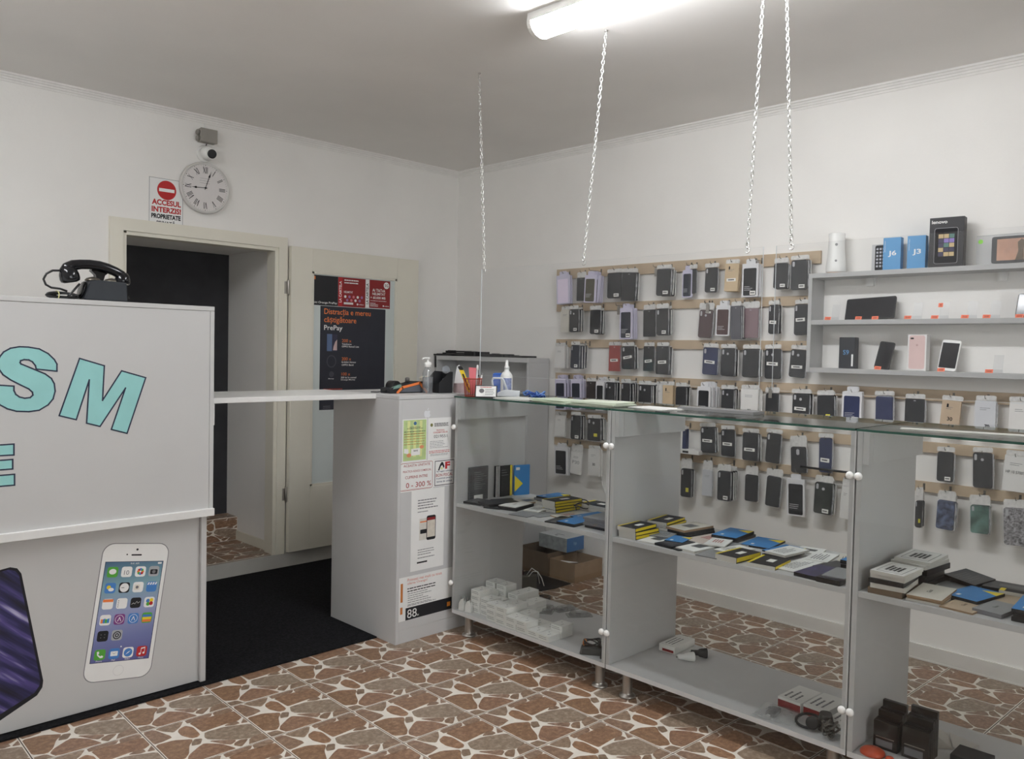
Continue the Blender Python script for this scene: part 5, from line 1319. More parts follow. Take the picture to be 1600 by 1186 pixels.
# ================================================================== WOODEN RAILS WITH PHONE CASES
CASES = [
(1, 0, 3.743, 1.888, 0.121, 0.194, 'lilac', 'l', 1, 0, -3),
(1, 1, 3.604, 1.886, 0.072, 0.153, 'black', 'f', 0, 0, 0),
(1, 2, 3.468, 1.879, 0.094, 0.178, 'olive', 'l', 3, 0, 2),
(1, 3, 3.31, 1.898, 0.113, 0.163, 'black', 'c', 1, 1, 0),
(1, 4, 3.195, 1.886, 0.105, 0.177, 'black', 'f', 1, 0, 3),
(1, 5, 2.918, 1.9, 0.102, 0.162, 'black', 'c', 2, 1, 1),
(1, 6, 2.778, 1.888, 0.067, 0.163, 'navyblack', 'l', 0, 0, 0),
(1, 7, 2.741, 1.901, 0.044, 0.147, 'black', 'c', 0, 0, 0),
(1, 8, 2.618, 1.903, 0.081, 0.145, 'black', 'c', 0, 1, 1),
(1, 9, 2.471, 1.909, 0.085, 0.156, 'kraft', 'w', 1, 2, 2),
(1, 10, 2.355, 1.888, 0.098, 0.185, 'black', 'l', 1, 1, 0),
(1, 11, 2.175, 1.904, 0.082, 0.138, 'black', 'c', 1, 1, 1),
(1, 12, 2.069, 1.904, 0.093, 0.16, 'black', 'c', 1, 1, 0),
(2, 0, 3.739, 1.677, 0.075, 0.151, 'cream', 'w', 0, 0, 0),
(2, 1, 3.622, 1.676, 0.078, 0.153, 'black', 'c', 2, 1, -1),
(2, 2, 3.441, 1.666, 0.085, 0.157, 'black', 'c', 2, 1, 0),
(2, 3, 3.19, 1.654, 0.095, 0.196, 'navyblack', 'l', 2, 1, -1),
(2, 4, 3.046, 1.656, 0.087, 0.166, 'black', 'f', 0, 0, -1),
(2, 5, 2.919, 1.661, 0.083, 0.162, 'black', 'c', 2, 1, -1),
(2, 6, 2.648, 1.649, 0.09, 0.164, 'brown', 'c', 0, 3, 3),
(2, 7, 2.518, 1.666, 0.091, 0.175, 'brown', 'l', 1, 0, 1),
(2, 8, 2.421, 1.653, 0.06, 0.186, 'grey', 'f', 2, 0, -2),
(2, 9, 2.358, 1.651, 0.095, 0.165, 'mauve', 'f', 0, 0, 0),
(2, 10, 2.209, 1.669, 0.056, 0.16, 'black', 'c', 1, 2, 0),
(2, 11, 2.063, 1.667, 0.075, 0.167, 'black', 'c', 0, 2, 0),
(3, 0, 3.757, 1.432, 0.087, 0.147, 'white', 'w', 1, 0, 0),
(3, 1, 3.586, 1.437, 0.072, 0.156, 'navyblack', 'c', 3, 1, 1),
(3, 2, 3.31, 1.433, 0.088, 0.164, 'red', 'f', 0, 2, 0),
(3, 3, 3.186, 1.44, 0.095, 0.145, 'black', 'c', 1, 2, -2),
(3, 4, 3.043, 1.437, 0.077, 0.154, 'black', 'f', 0, 2, 0),
(3, 5, 2.925, 1.43, 0.088, 0.171, 'black', 'f', 1, 2, 0),
(3, 6, 2.596, 1.432, 0.097, 0.159, 'navy', 'c', 1, 2, 2),
(3, 7, 2.48, 1.429, 0.086, 0.16, 'black', 'c', 1, 0, 0),
(3, 8, 2.339, 1.427, 0.098, 0.16, 'black', 'c', 1, 0, 1),
(3, 9, 2.217, 1.427, 0.095, 0.165, 'black', 'c', 0, 2, -1),
(3, 10, 2.073, 1.432, 0.09, 0.151, 'black', 'c', 0, 2, 4),
(4, 0, 3.726, 1.182, 0.092, 0.207, 'navyblack', 'l', 2, 0, -2),
(4, 1, 3.587, 1.189, 0.084, 0.203, 'navyblack', 'l', 2, 0, -2),
(4, 2, 3.48, 1.186, 0.07, 0.184, 'brownblack', 'f', 1, 0, 0),
(4, 3, 3.384, 1.188, 0.063, 0.19, 'black', 'l', 2, 0, -1),
(4, 4, 3.305, 1.194, 0.072, 0.176, 'black', 'c', 2, 1, 0),
(4, 5, 3.163, 1.2, 0.065, 0.168, 'black', 'c', 3, 0, -1),
(4, 6, 3.017, 1.198, 0.091, 0.16, 'black', 'c', 3, 1, 0),
(4, 7, 2.954, 1.202, 0.047, 0.149, 'white', 'w', 0, 0, 0),
(4, 8, 2.878, 1.199, 0.074, 0.162, 'kraft', 'w', 1, 1, 0),
(4, 9, 2.772, 1.198, 0.071, 0.159, 'black', 'c', 2, 1, 0),
(4, 10, 2.586, 1.206, 0.084, 0.161, 'black', 'l', 4, 0, 0),
(4, 11, 2.462, 1.201, 0.077, 0.152, 'black', 'c', 2, 0, 0),
(4, 12, 2.336, 1.201, 0.106, 0.164, 'white', 'w', 1, 0, 0),
(4, 13, 2.214, 1.191, 0.076, 0.151, 'black', 'c', 0, 0, 0),
(4, 14, 2.037, 1.197, 0.093, 0.153, 'black', 'c', 1, 2, 0),
(4, 15, 1.901, 1.197, 0.089, 0.147, 'black', 'c', 1, 0, -2),
(4, 16, 1.763, 1.219, 0.101, 0.156, 'navy', 'l', 1, 1, 0),
(4, 17, 1.612, 1.205, 0.084, 0.159, 'navy', 'c', 0, 0, -1),
(4, 18, 1.467, 1.201, 0.089, 0.152, 'black', 'f', 0, 0, 0),
(4, 19, 1.306, 1.202, 0.084, 0.151, 'tan', 'w', 0, 0, 4),
(4, 20, 1.158, 1.206, 0.087, 0.159, 'clearwhite', 'w', 0, 0, 0),
(4, 21, 1.016, 1.208, 0.088, 0.16, 'white', 'w', 0, 0, 0),
(5, 0, 3.761, 0.965, 0.093, 0.148, 'white', 'w', 0, 0, 0),
(5, 1, 3.586, 0.969, 0.084, 0.161, 'black', 'c', 2, 1, 0),
(5, 2, 3.43, 0.967, 0.107, 0.146, 'black', 'c', 2, 0, -1),
(5, 3, 2.754, 0.96, 0.022, 0.126, 'navy', 'w', 1, 0, 0),
(5, 4, 2.596, 0.975, 0.093, 0.152, 'black', 'c', 1, 2, -3),
(5, 5, 2.478, 0.967, 0.086, 0.154, 'black', 'c', 0, 2, -2),
(5, 6, 2.325, 0.962, 0.094, 0.157, 'black', 'c', 1, 2, 0),
(5, 7, 2.199, 0.964, 0.083, 0.165, 'black', 'c', 0, 0, 3),
(5, 8, 2.05, 0.916, 0.086, 0.141, 'black', 'x', 0, 0, -3),
(5, 9, 1.903, 0.956, 0.069, 0.184, 'navy', 'c', 0, 2, -1),
(5, 10, 1.32, 0.962, 0.073, 0.143, 'black', 'c', 0, 1, 0),
(5, 11, 1.16, 0.964, 0.082, 0.165, 'black', 'c', 0, 0, -2),
(5, 12, 1.026, 0.965, 0.096, 0.161, 'white', 'w', 0, 0, 3),
(6, 0, 3.727, 0.73, 0.127, 0.191, 'black', 'l', 1, 0, -2),
(6, 1, 3.612, 0.725, 0.096, 0.15, 'white', 'w', 0, 0, 3),
(6, 2, 3.439, 0.749, 0.091, 0.176, 'white', 'w', 1, 0, -1),
(6, 3, 2.735, 0.706, 0.071, 0.171, 'black', 'c', 1, 0, 0),
(6, 4, 2.604, 0.721, 0.064, 0.153, 'clearwhite', 'w', 0, 0, 0),
(6, 5, 2.455, 0.729, 0.081, 0.17, 'black', 'c', 3, 1, 0),
(6, 6, 2.322, 0.727, 0.079, 0.151, 'black', 'c', 0, 0, 0),
(6, 7, 2.191, 0.726, 0.083, 0.169, 'black', 'c', 0, 0, 3),
(6, 8, 2.057, 0.713, 0.101, 0.2, 'black', 'l', 0, 0, -2),
(6, 9, 1.898, 0.732, 0.096, 0.167, 'greenblack', 'c', 1, 1, 2),
(6, 10, 1.789, 0.724, 0.046, 0.165, 'white', 'w', 0, 0, 3),
(6, 11, 1.423, 0.723, 0.032, 0.133, 'black', 'c', 1, 0, 0),
(6, 12, 1.304, 0.737, 0.078, 0.139, 'marble', 'c', 1, 0, 2),
(6, 13, 1.158, 0.74, 0.077, 0.132, 'photo', 'c', 1, 0, -2),
(6, 14, 1.012, 0.729, 0.095, 0.169, 'doodle', 'c', 1, 0, -3)]
RAIL = {1: (1.966, 2.033, 1.983, 3.862), 2: (1.744, 1.797, 1.99, 3.856), 3: (1.500, 1.554, 1.99, 3.852), 4: (1.270, 1.324, 0.30, 3.852), 5: (1.018, 1.070, 0.30, 3.848), 6: (0.826, 0.876, 0.30, 3.850)}
RNAME = {1: 'top wooden rail', 2: 'second wooden rail', 3: 'third wooden rail', 4: 'fourth wooden rail', 5: 'fifth wooden rail', 6: 'lowest wooden rail'}
RX = 4.264
rails = {}
for r_, (z0, z1, ya, yb) in RAIL.items():
    o_ = bevel(MB().box(RX, ya, z0, XR - 0.0005, yb, z1).build('wooden_rail', WOOD), 0.001)
    rails[r_] = tag(o_, 'pale pine strip screwed to the right wall, ' + RNAME[r_].replace(' wooden rail', '') + ' of the six', 'rail', 'wooden rails on the wall')
HOOKM = mat('hook_wire', (120, 116, 110), 0.35, 0.8, var=0.05)
def hook_mesh(L):
    mb = MB()
    mb.tube([(0, 0, 0), (-L, 0, -0.002), (-L - 0.006, 0, 0.004), (-L - 0.007, 0, 0.012)], 0.0016, 5)
    mb.box(-0.0015, -0.005, -0.016, -0.0002, 0.005, 0.016)
    return mb
hooks = {}
def put_hook(r_, y, n, dz=0.0):
    L = 0.026 + 0.023 * (n + 1)
    k = n
    zc = (RAIL[r_][0] + RAIL[r_][1]) / 2 + dz
    if k not in hooks:
        o_ = hook_mesh(L).build('hook', HOOKM, rails[r_], local=True)
        hooks[k] = o_
    else:
        o_ = hooks[k].copy(); col.objects.link(o_); o_.parent = rails[r_]
    o_.location = Vector((RX, y, zc)) - OFF[rails[r_].name]
    return zc

CM = {
 'black': mat('case_black', (42, 43, 46), 0.5, var=0.12), 'navyblack': mat('case_navyblack', (52, 55, 66), 0.5, var=0.1), 'navy': mat('case_navy', (50, 58, 92), 0.5, var=0.1),
 'brown': mat('case_brown', (88, 70, 70), 0.5, var=0.08), 'brownblack': mat('case_brownblack', (58, 50, 48), 0.55, var=0.1), 'mauve': mat('case_mauve', (142, 118, 122), 0.5, var=0.05),
 'red': mat('case_red', (164, 76, 70), 0.55, var=0.06), 'grey': mat('case_grey', (86, 86, 92), 0.45, var=0.15), 'olive': mat('case_olive', (86, 82, 70), 0.3, var=0.12, scale=25),
 'lilac': mat('case_lilac', (232, 220, 240), 0.4, var=0.02), 'kraft': mat('kraft_card', (206, 184, 152), 0.75, var=0.05), 'cream': mat('cream_card', (214, 210, 200), 0.7, var=0.03),
 'white': mat('white_card_box', (226, 225, 222), 0.55, var=0.02), 'tan': mat('tan_card', (194, 174, 150), 0.6, var=0.05), 'clearwhite': mat('milky_plastic', (218, 220, 222), 0.3, var=0.03),
 'greenblack': mat('case_greenblack', (40, 48, 42), 0.4, var=0.25, scale=25),
 'marble': mat('case_marble', (88, 98, 124), 0.35, var=0.75, scale=45), 'photo': mat('case_photo', (96, 128, 118), 0.35, var=0.6, scale=20), 'doodle': mat('case_doodle', (150, 148, 150), 0.45, var=0.85, scale=110)}
CNAME = {'navyblack': 'dark blue-black', 'navy': 'navy blue', 'brownblack': 'dark brown', 'olive': 'dark olive', 'lilac': 'pale lilac', 'kraft': 'kraft brown', 'cream': 'cream', 'tan': 'beige',
         'clearwhite': 'milky white', 'greenblack': 'black-green', 'marble': 'blue marbled', 'photo': 'green picture', 'doodle': 'doodle patterned'}
LIL = mat('lilac_frame', (206, 202, 222), 0.45, var=0.03)
WFR = mat('white_frame', (224, 224, 226), 0.45, var=0.03)
FOIL = mat('foil_header', (216, 215, 212), 0.28, var=0.12, scale=60, bump=0.5, bscale=160)
SEAM_SHEEN = glass('bag_seam', (0.85, 0.85, 0.86), 1.0, 0.28, 0.15)  # strip along the bag's side seam, its milky haze standing for sheen
STK = mat('sticker_paper', (238, 237, 232), 0.7, var=0.02)
HOLE = mat('camera_hole', (196, 196, 198), 0.5, var=0.05)
ACC = mat('yellow_sticker', (214, 206, 70), 0.6, var=0.1)

def case_parts(t, w, h, colr, style, sk, full, zt, seed):
    """build one hanging pack in local coordinates (centre at the origin, front towards the shop)"""
    rnd = random.Random(seed)
    m = CM[colr]
    if style == 'c' or style == 'x':
        bevel(MB().prism(LOC, rrect(w, h, 0.011, 4), -0.006, 0.004, 0.03).build('case', m, t, True), 0.0012)
        if full and rnd.random() < 0.65 and style == 'c':
            MB().prism(LOC, rrect(w * 0.13, h * 0.17, w * 0.06, 4, -w * 0.34, h * 0.36), 0.004, 0.0044).build('camera_cutout', HOLE, t, True)
            if rnd.random() < 0.5:
                MB().prism(LOC, disc(w * 0.08, 0.0, h * 0.30, 12), 0.004, 0.0044).build('round_cutout', HOLE, t, True)
        elif full and style == 'x':
            MB().prism(LOC, rrect(w * 0.20, h * 0.22, w * 0.09, 4, -w * 0.02, h * 0.30), 0.004, 0.0044).build('camera_cutout', HOLE, t, True)
    elif style == 'f':
        bevel(MB().prism(LOC, rrect(w, h, 0.004, 2), -0.007, 0.006).build('wallet_cover', m, t, True), 0.0015)
        if full:
            MB().prism(LOC, rrect(w * 0.12, 0.003, 0.001, 2, 0, h * 0.44), 0.006, 0.0063).build('ear_slot', HOLE, t, True)
    elif style == 'l':
        fm = LIL if colr in ('lilac', 'olive', 'navyblack') else WFR
        bevel(MB().prism(LOC, rrect(w, h, 0.004, 2), -0.007, 0.006).build('carton', fm, t, True), 0.001)
        wc_ = MB().prism(LOC, rrect(w * 0.80, h * 0.82, 0.007, 3, 0, -h * 0.05), 0.006, 0.0064).build('window_case', m, t, True)
        bevel(MB().prism(LOC, [(-w * 0.28, h / 2 - 0.001), (w * 0.28, h / 2 - 0.001), (w * 0.28, h / 2 + 0.022), (w * 0.2, h / 2 + 0.026), (-w * 0.2, h / 2 + 0.026), (-w * 0.28, h / 2 + 0.022)], -0.001, 0.001).build('hang_tab', fm, t, True), 0.0004)
        if full and colr != 'lilac':
            lines(LOC, -w * 0.34, w * 0.2, -h * 0.20, 3, h * 0.05, h * 0.016, 0.0068, seed, 0.4).build('small_print', HOLE, wc_, True)
    elif style == 'w':
        ct_ = bevel(MB().prism(LOC, rrect(w, h, 0.003, 2), -0.007, 0.006).build('carton', m, t, True), 0.001)
        if full:
            lines(LOC, -w * 0.25, w * 0.25, h * 0.28, 2, h * 0.05, h * 0.014, 0.0063, seed, 0.5).build('small_print', GINK, ct_, True)
            if colr == 'kraft' or colr == 'tan':
                MB().prism(LOC, rrect(w * 0.10, h * 0.12, w * 0.04, 3, -w * 0.18, h * 0.34), 0.006, 0.0063).build('printed_mark', INK, t, True)
    top = h / 2
    if style in 'cfwx' and full:
        # clear bag with a crinkled header reaching up to the hook
        hz = max(0.034, (zt - top) * 1.5)
        if style != 'w' or colr == 'clearwhite':
            pts = [(-w * 0.54, -h / 2 - 0.006), (w * 0.58, -h / 2 - 0.008), (w * 0.60, top + 0.004), (-w * 0.56, top + 0.004)]
            MB().face(LOC, pts, 0.0075).build('clear_bag', BAG, t, True)
            MB().prism(LOC, [(w * 0.505, -h * 0.48), (w * 0.57, -h * 0.50), (w * 0.60, h * 0.2), (w * 0.555, h * 0.47), (w * 0.505, h * 0.47)], -0.003, -0.001).build('bag_seam', SEAM_SHEEN, t, True)
        ww = w * rnd.uniform(0.46, 0.56)
        hp_ = [(-ww, top + 0.001), (ww * 1.05, top + 0.002), (ww * 1.08, top + hz * 0.55), (ww * 0.9, top + hz * 0.72), (-ww * 0.9, top + hz * 0.66), (-ww * 1.02, top + hz * 0.5)]
        MB().prism(LOC, hp_, -0.0015, 0.0015).build('header', FOIL, t, True)
    elif style in 'cfwx' and colr != 'kraft':
        MB().prism(LOC, [(w * 0.505, -h * 0.46), (w * 0.60, -h * 0.47), (w * 0.58, h * 0.46), (w * 0.505, h * 0.47)], -0.003, -0.001).build('bag_seam', FOIL, t, True)
        hz = max(0.012, zt - top)
        MB().prism(LOC, [(-w * 0.45, top + 0.001), (w * 0.48, top + 0.001), (w * 0.45, top + hz * 0.6), (-w * 0.45, top + hz * 0.6)], -0.001, 0.001).build('header', FOIL, t, True)
    if sk and full:
        n_ = 0.0085 if style in 'cfx' else 0.0070
        if sk == 1:
            ps_ = MB().fbox(LOC, w * 0.02, -h * 0.44, n_ - 0.004, w * 0.36, -h * 0.32, n_).build('price_sticker', STK, t, True)
            lines(LOC, w * 0.06, w * 0.32, -h * 0.395, 1, 0.01, h * 0.035, n_ + 0.0003, seed, 0.05).build('sticker_print', INK, ps_, True)
        elif sk == 2:
            v = rnd.uniform(-0.18, 0.02) * h
            a_ = rnd.uniform(-0.1, 0.15)
            f_ = LOC.sub(0.0, v, a_)
            ps_ = MB().fbox(f_, -w * 0.34, -h * 0.055, n_ - 0.004, w * 0.34, h * 0.055, n_).build('name_sticker', STK, t, True)
            lines(f_, -w * 0.22, w * 0.22, -h * 0.018, 1, 0.01, h * 0.04, n_ + 0.0003, seed, 0.05).build('sticker_print', INK, ps_, True)
        elif sk == 3:
            MB().fbox(LOC, 0.0, h * 0.38, n_ - 0.004, w * 0.36, h * 0.45, n_).build('price_sticker', STK, t, True)

hooks.clear()
PNAME = {'c': 'phone case in clear bag', 'f': 'flip phone case in bag', 'l': 'phone case in pale framed box', 'w': 'phone accessory carton', 'x': 'phone case low in clear bag'}
for (r_, k, y, z, w, h, colr, style, n, sk, tilt) in CASES:
    zc = put_hook(r_, y, n)
    zt = zc - z
    cn = CNAME.get(colr, colr)
    base = cn + ' ' + PNAME[style]
    where = ORD[k] + ' from left, ' + RNAME[r_].replace(' wooden', '')
    w_ = min(w, 0.115)
    for q in range(n + 1):
        X = 4.25 - 0.023 * (n + 1 - q)
        front = q == 0
        lab = (base + ', ' + where).replace('in pale framed box, twenty', 'in framed box, twenty') if front else (['', 'nearest', 'second', 'third', 'fourth'][q] + ' spare ' + cn + ' pack behind the front one, ' + where)
        t = thing('phone_case_pack', lab, 'phone case', (X, y + (0 if front else random.uniform(-0.006, 0.003)), z + (0 if front else random.uniform(-0.004, 0.004))), 'phone case packs on the ' + RNAME[r_])
        t.rotation_euler = (R(tilt + (0 if front else random.uniform(-1.5, 1.5))), 0, 0)
        case_parts(t, w_ if front else w_ * 0.98, h if front else h * 0.985, colr, style, sk, front, zt, r_ * 100 + k)
        if front and (r_, k) in ((5, 2), (6, 3), (6, 11), (4, 15)):
            MB().fbox(LOC, w_ * 0.05, -h * 0.30, 0.005, w_ * 0.30, -h * 0.16, 0.0085).build('yellow_sticker', ACC, t, True)
        if front and (r_, k) == (6, 1):
            MB().text(LOC, 'P30', 0, -0.005, w=w_ * 0.62, h=0.022, n=0.0066, bold=0.0, align='c').build('lettering', GINK, t, True)
        if front and (r_, k) in ((6, 2), (4, 19)):
            MB().text(LOC, '30', 0, -0.02, h=0.018, n=0.0066, bold=0.02, align='c').build('lettering', INK, t, True)
        if front and (r_, k) in ((4, 20),):
            MB().text(LOC, '70', 0.01, -0.045, h=0.016, n=0.0078, bold=0.02, align='c').build('lettering', INK, t, True)
        if front and (r_, k) in ((4, 12),):
            MB().text(LOC, '23', 0.0, -0.045, h=0.016, n=0.0066, bold=0.02, align='c').build('lettering', INK, t, True)
        if front and (r_, k) in ((5, 12),):
            MB().text(LOC, 'HP 10 5700T', 0.0, 0.0, w=w_ * 0.8, h=0.013, n=0.0066, bold=0.0, align='c').build('lettering', INK, t, True)
# bare hooks with their metal price clips
for i_, (r_, y) in enumerate(((1, 3.00), (2, 3.28), (2, 2.63), (3, 3.55), (3, 2.64), (4, 2.22), (1, 2.32))):
    put_hook(r_, y, 1)
    zc = (RAIL[r_][0] + RAIL[r_][1]) / 2
    t = thing('hook_clip', 'small empty steel clip hanging from a bare hook, ' + ORD[i_] + ' such clip on the wall', 'clip', (4.215, y, zc - 0.06), 'empty clips on bare hooks')
    MB().box(4.214, y - 0.010, zc - 0.058, 4.216, y + 0.010, zc - 0.006).build('plate', STEEL, t)
    MB().tube([(4.215, y, zc - 0.010), (4.214, y, zc + 0.003), (4.216, y, zc + 0.004)], 0.0014, 5).build('wire', STEEL, t)
t = thing('flat_accessory_box', 'flat white box lying across hooks of the lowest rail', 'box', (4.20, 2.70, 0.884))
bevel(MB().box(4.165, 2.63, 0.8842, 4.262, 2.86, 0.908).build('carton', CM['white'], t), 0.001)
MB().box(4.1646, 2.70, 0.890, 4.1650, 2.74, 0.902).build('black_print', INK, t)
t = thing('cable_tube', 'thin black stick lying across hooks of the lowest rail', 'stick', (4.20, 1.88, 0.88))
MB().tube([(4.19, 2.02, 0.886), (4.20, 1.74, 0.884)], 0.006, 8).build('rod', BLACK, t)
wcab = MB().tube([(4.272, 3.435, 0.66), (4.270, 3.42, 0.60), (4.272, 3.385, 0.52), (4.272, 3.38, 0.44), (4.272, 3.36, 0.36), (4.270, 3.375, 0.28), (4.270, 3.36, 0.2)], 0.004, 6)
tag(wcab.build('wall_cable', WHITE), 'white cable hanging down the right wall behind the left showcase', 'cable')

# ================================================================== CONTENTS OF THE SHOWCASES
PK_ = {'yb': (BLACKM, YELLOW), 'blue': (BLUE, BLACKM), 'white': (PAPER, mat('page_edge', (206, 203, 196), 0.8, var=0.05)), 'pink': (mat('pinkish_card', (214, 200, 192), 0.6, var=0.05), mat('page_edge', (206, 203, 196))),
       'black': (mat('dark_print', (38, 40, 48), 0.4, var=0.1), BLACK), 'grey': (mat('grey_card', (150, 152, 154), 0.5, var=0.06), GINK), 'cream': (CM['cream'], CARD), 'kraft': (CARD, CARDD), 'tan': (CM['tan'], CARD),
       'slate': (mat('slate_print', (70, 72, 74), 0.45, var=0.08), BLACK), 'purple': (mat('violet_print', (60, 56, 96), 0.35, var=0.4, scale=30), BLACK)}
def flat_pack(x, y, z, L, W, H, rz, kind, label, deco=None, group=None, cat='box'):
    """pack lying flat: L along x, W along y"""
    t = thing('accessory_pack', label, cat, (x, y, z), group, rotz=R(rz))
    top, edge = PK_[kind]
    mb = MB().fbox(LOCZ, -L / 2, -W / 2, 0.0003, L / 2, W / 2, H)
    if kind != 'yb':
        mb.mi = [0, 0, 1, 1, 1, 1]
    else:
        mb.mi = [0, 0, 1, 1, 1, 1]
    if kind == 'yb':
        mb.mi = [0, 0, 0, 0, 0, 2]
        fy_ = Fr((0, -W / 2, 0), (1, 0, 0), (0, 0, 1), (0, -1, 0))
        MB().face(fy_, [(-L * 0.48, H * 0.22), (L * 0.48, H * 0.22), (L * 0.48, H * 0.96), (-L * 0.48, H * 0.96)], 0.0003).build('yellow_side', YELLOW, t, True)
    mb.build('carton', [top, edge, PK_['white'][1]], t, True)
    e = H + 0.0003
    if kind == 'yb':
        MB().face(LOCZ, [(-L / 2, W * 0.40), (L / 2, W * 0.40), (L / 2, W / 2), (-L / 2, W / 2)], e).build('yellow_band', YELLOW, t, True)
        MB().face(LOCZ, [(-L * 0.1, -W * 0.2), (L * 0.2, -W * 0.2), (L * 0.2, W * 0.05), (-L * 0.1, W * 0.05)], e).build('white_label', STK, t, True)
    elif kind == 'blue':
        MB().face(LOCZ, [(L * 0.18, -W / 2), (L / 2, -W / 2), (L * 0.34, W * 0.05)], e).build('yellow_triangle', YELLOW, t, True)
        MB().face(LOCZ, rrect(0.02, 0.012, 0.002, 2, -L * 0.3, W * 0.2), e).build('white_mark', PAPER, t, True)
    if deco == 'pic':
        MB().face(LOCZ, rrect(L * 0.34, W * 0.5, 0.004, 2, L * 0.02, 0.0), e).build('dark_picture', mat('picture_grey', (92, 94, 96), 0.4, var=0.2, scale=40), t, True)
    elif deco == 'redtext':
        lines(LOCZ, -L * 0.1, L * 0.4, W * 0.2, 4, W * 0.12, W * 0.06, e, int(x * 1000), 0.3).build('red_print', DR, t, True)
    elif deco == 'print':
        lines(LOCZ, -L * 0.35, L * 0.35, W * 0.25, 5, W * 0.12, W * 0.05, e, int(x * 1000), 0.4).build('small_print', GINK, t, True)
    elif deco == 'frame':
        MB().face(LOCZ, [(-L * 0.4, -W * 0.38), (L * 0.4, -W * 0.38), (L * 0.4, W * 0.38), (-L * 0.4, W * 0.38)], e).build('printed_frame', GINK, t, True)
        MB().face(LOCZ, [(-L * 0.385, -W * 0.36), (L * 0.385, -W * 0.36), (L * 0.385, W * 0.36), (-L * 0.385, W * 0.36)], e + 0.0002).build('printed_field', PAPER, t, True)
        lines(LOCZ, -L * 0.25, L * 0.25, W * 0.15, 4, W * 0.12, W * 0.08, e + 0.0004, int(y * 1000), 0.3).build('bold_print', INK, t, True)
    elif deco == 'mark':
        MB().text(LOCZ, 'Glass', 0, 0, w=L * 0.2, n=e, align='c').build('small_print', INK, t, True)
    return t
def pile(x, y, z, L, W, hs, kinds, label, rz=0.0, decos=None, jit=0.006):
    zz = z
    n = len(hs)
    for i, (h_, kd) in enumerate(zip(hs, kinds)):
        pos_ = 'topmost' if i == n - 1 else ('lowest' if i == 0 else ORD[i] + ' up')
        flat_pack(x + random.uniform(-jit, jit), y + random.uniform(-jit, jit), zz, L, W, h_, rz + random.uniform(-4, 4), kd, label + ', ' + pos_ + ' of its pile', (decos or {}).get(i), 'packs piled on the showcase shelves')
        zz += h_ + 0.0004
S_ = SHELF + 0.0002
# -- middle showcase shelf
pile(2.905, 2.125, S_, 0.160, 0.092, [0.016, 0.016, 0.016], ['yb', 'yb', 'yb'], 'black and yellow pack, left front of middle showcase shelf', 0)
pile(3.110, 2.120, S_, 0.175, 0.095, [0.012, 0.012, 0.012, 0.012], ['black', 'yb', 'yb', 'yb'], 'yellow-black pack, left back of middle showcase shelf', 3)
pile(3.120, 2.000, S_, 0.190, 0.105, [0.012, 0.012, 0.010], ['slate', 'black', 'cream'], 'cream or dark pack, middle showcase shelf', -4, {2: 'pic'})
flat_pack(2.905, 2.020, S_, 0.170, 0.095, 0.006, 3, 'white', 'white pack with a dark picture at the front of the middle shelf', 'pic')
flat_pack(2.890, 1.925, S_, 0.150, 0.090, 0.010, -6, 'black', 'dark pack with a blue and white card near the front of the middle shelf', 'print')
flat_pack(2.945, 1.945, S_ + 0.0105, 0.115, 0.080, 0.003, 12, 'blue', 'small blue card lying on a dark pack on the middle shelf')
flat_pack(3.060, 1.870, S_, 0.200, 0.110, 0.012, -8, 'pink', 'pinkish pack with red print on the middle shelf', 'redtext')
pile(3.190, 1.830, S_, 0.190, 0.110, [0.012, 0.012], ['black', 'blue'], 'blue or black pack at back of middle showcase shelf', 6)
flat_pack(2.915, 1.825, S_, 0.185, 0.095, 0.009, -5, 'white', 'white pack with a grey picture at the centre front of the middle shelf', 'pic')
flat_pack(2.870, 1.730, S_, 0.135, 0.090, 0.004, 4, 'grey', 'clear grey sleeve at the front edge of the middle shelf')
flat_pack(3.030, 1.740, S_, 0.150, 0.095, 0.006, 10, 'grey', 'grey sleeve behind the clear sleeve on the middle shelf')
flat_pack(3.190, 1.690, S_, 0.185, 0.120, 0.008, 7, 'blue', 'wide blue pack with a yellow corner at the back of the middle shelf')
flat_pack(3.150, 1.575, S_, 0.170, 0.095, 0.006, -6, 'blue', 'second wide blue pack right of the first on the middle shelf')
flat_pack(2.890, 1.635, S_, 0.165, 0.095, 0.022, -4, 'yb', 'thick black and yellow pack at the front of the middle shelf')
flat_pack(2.897, 1.510, S_, 0.155, 0.110, 0.014, 6, 'yb', 'black and yellow pack right of the thick one on the middle shelf')
pile(3.060, 1.525, S_ + 0.0065, 0.165, 0.090, [0.009, 0.009], ['black', 'white'], 'white or black pack right on middle showcase shelf', -5, {1: 'print'})
flat_pack(2.985, 1.425, S_, 0.260, 0.085, 0.004, -3, 'white', 'long white leaflet on the middle shelf', 'print')
flat_pack(3.150, 1.420, S_, 0.160, 0.090, 0.006, 8, 'white', 'white leaflet at the back of the middle shelf', 'print')
flat_pack(2.905, 1.315, S_, 0.180, 0.100, 0.014, -4, 'purple', 'dark pack with a violet streak near the right front of the middle shelf')
flat_pack(2.890, 1.240, S_, 0.170, 0.085, 0.018, 0, 'black', 'dark pack under a clear sleeve at the right front of the middle shelf')
flat_pack(2.900, 1.235, S_ + 0.0185, 0.150, 0.080, 0.005, 4, 'grey', 'clear grey sleeve on the dark pack at the right end of the middle shelf')
pile(3.110, 1.245, S_, 0.180, 0.100, [0.013, 0.013, 0.013], ['black', 'black', 'blue'], 'pack in blue-topped pile, right end of middle showcase shelf', 3)
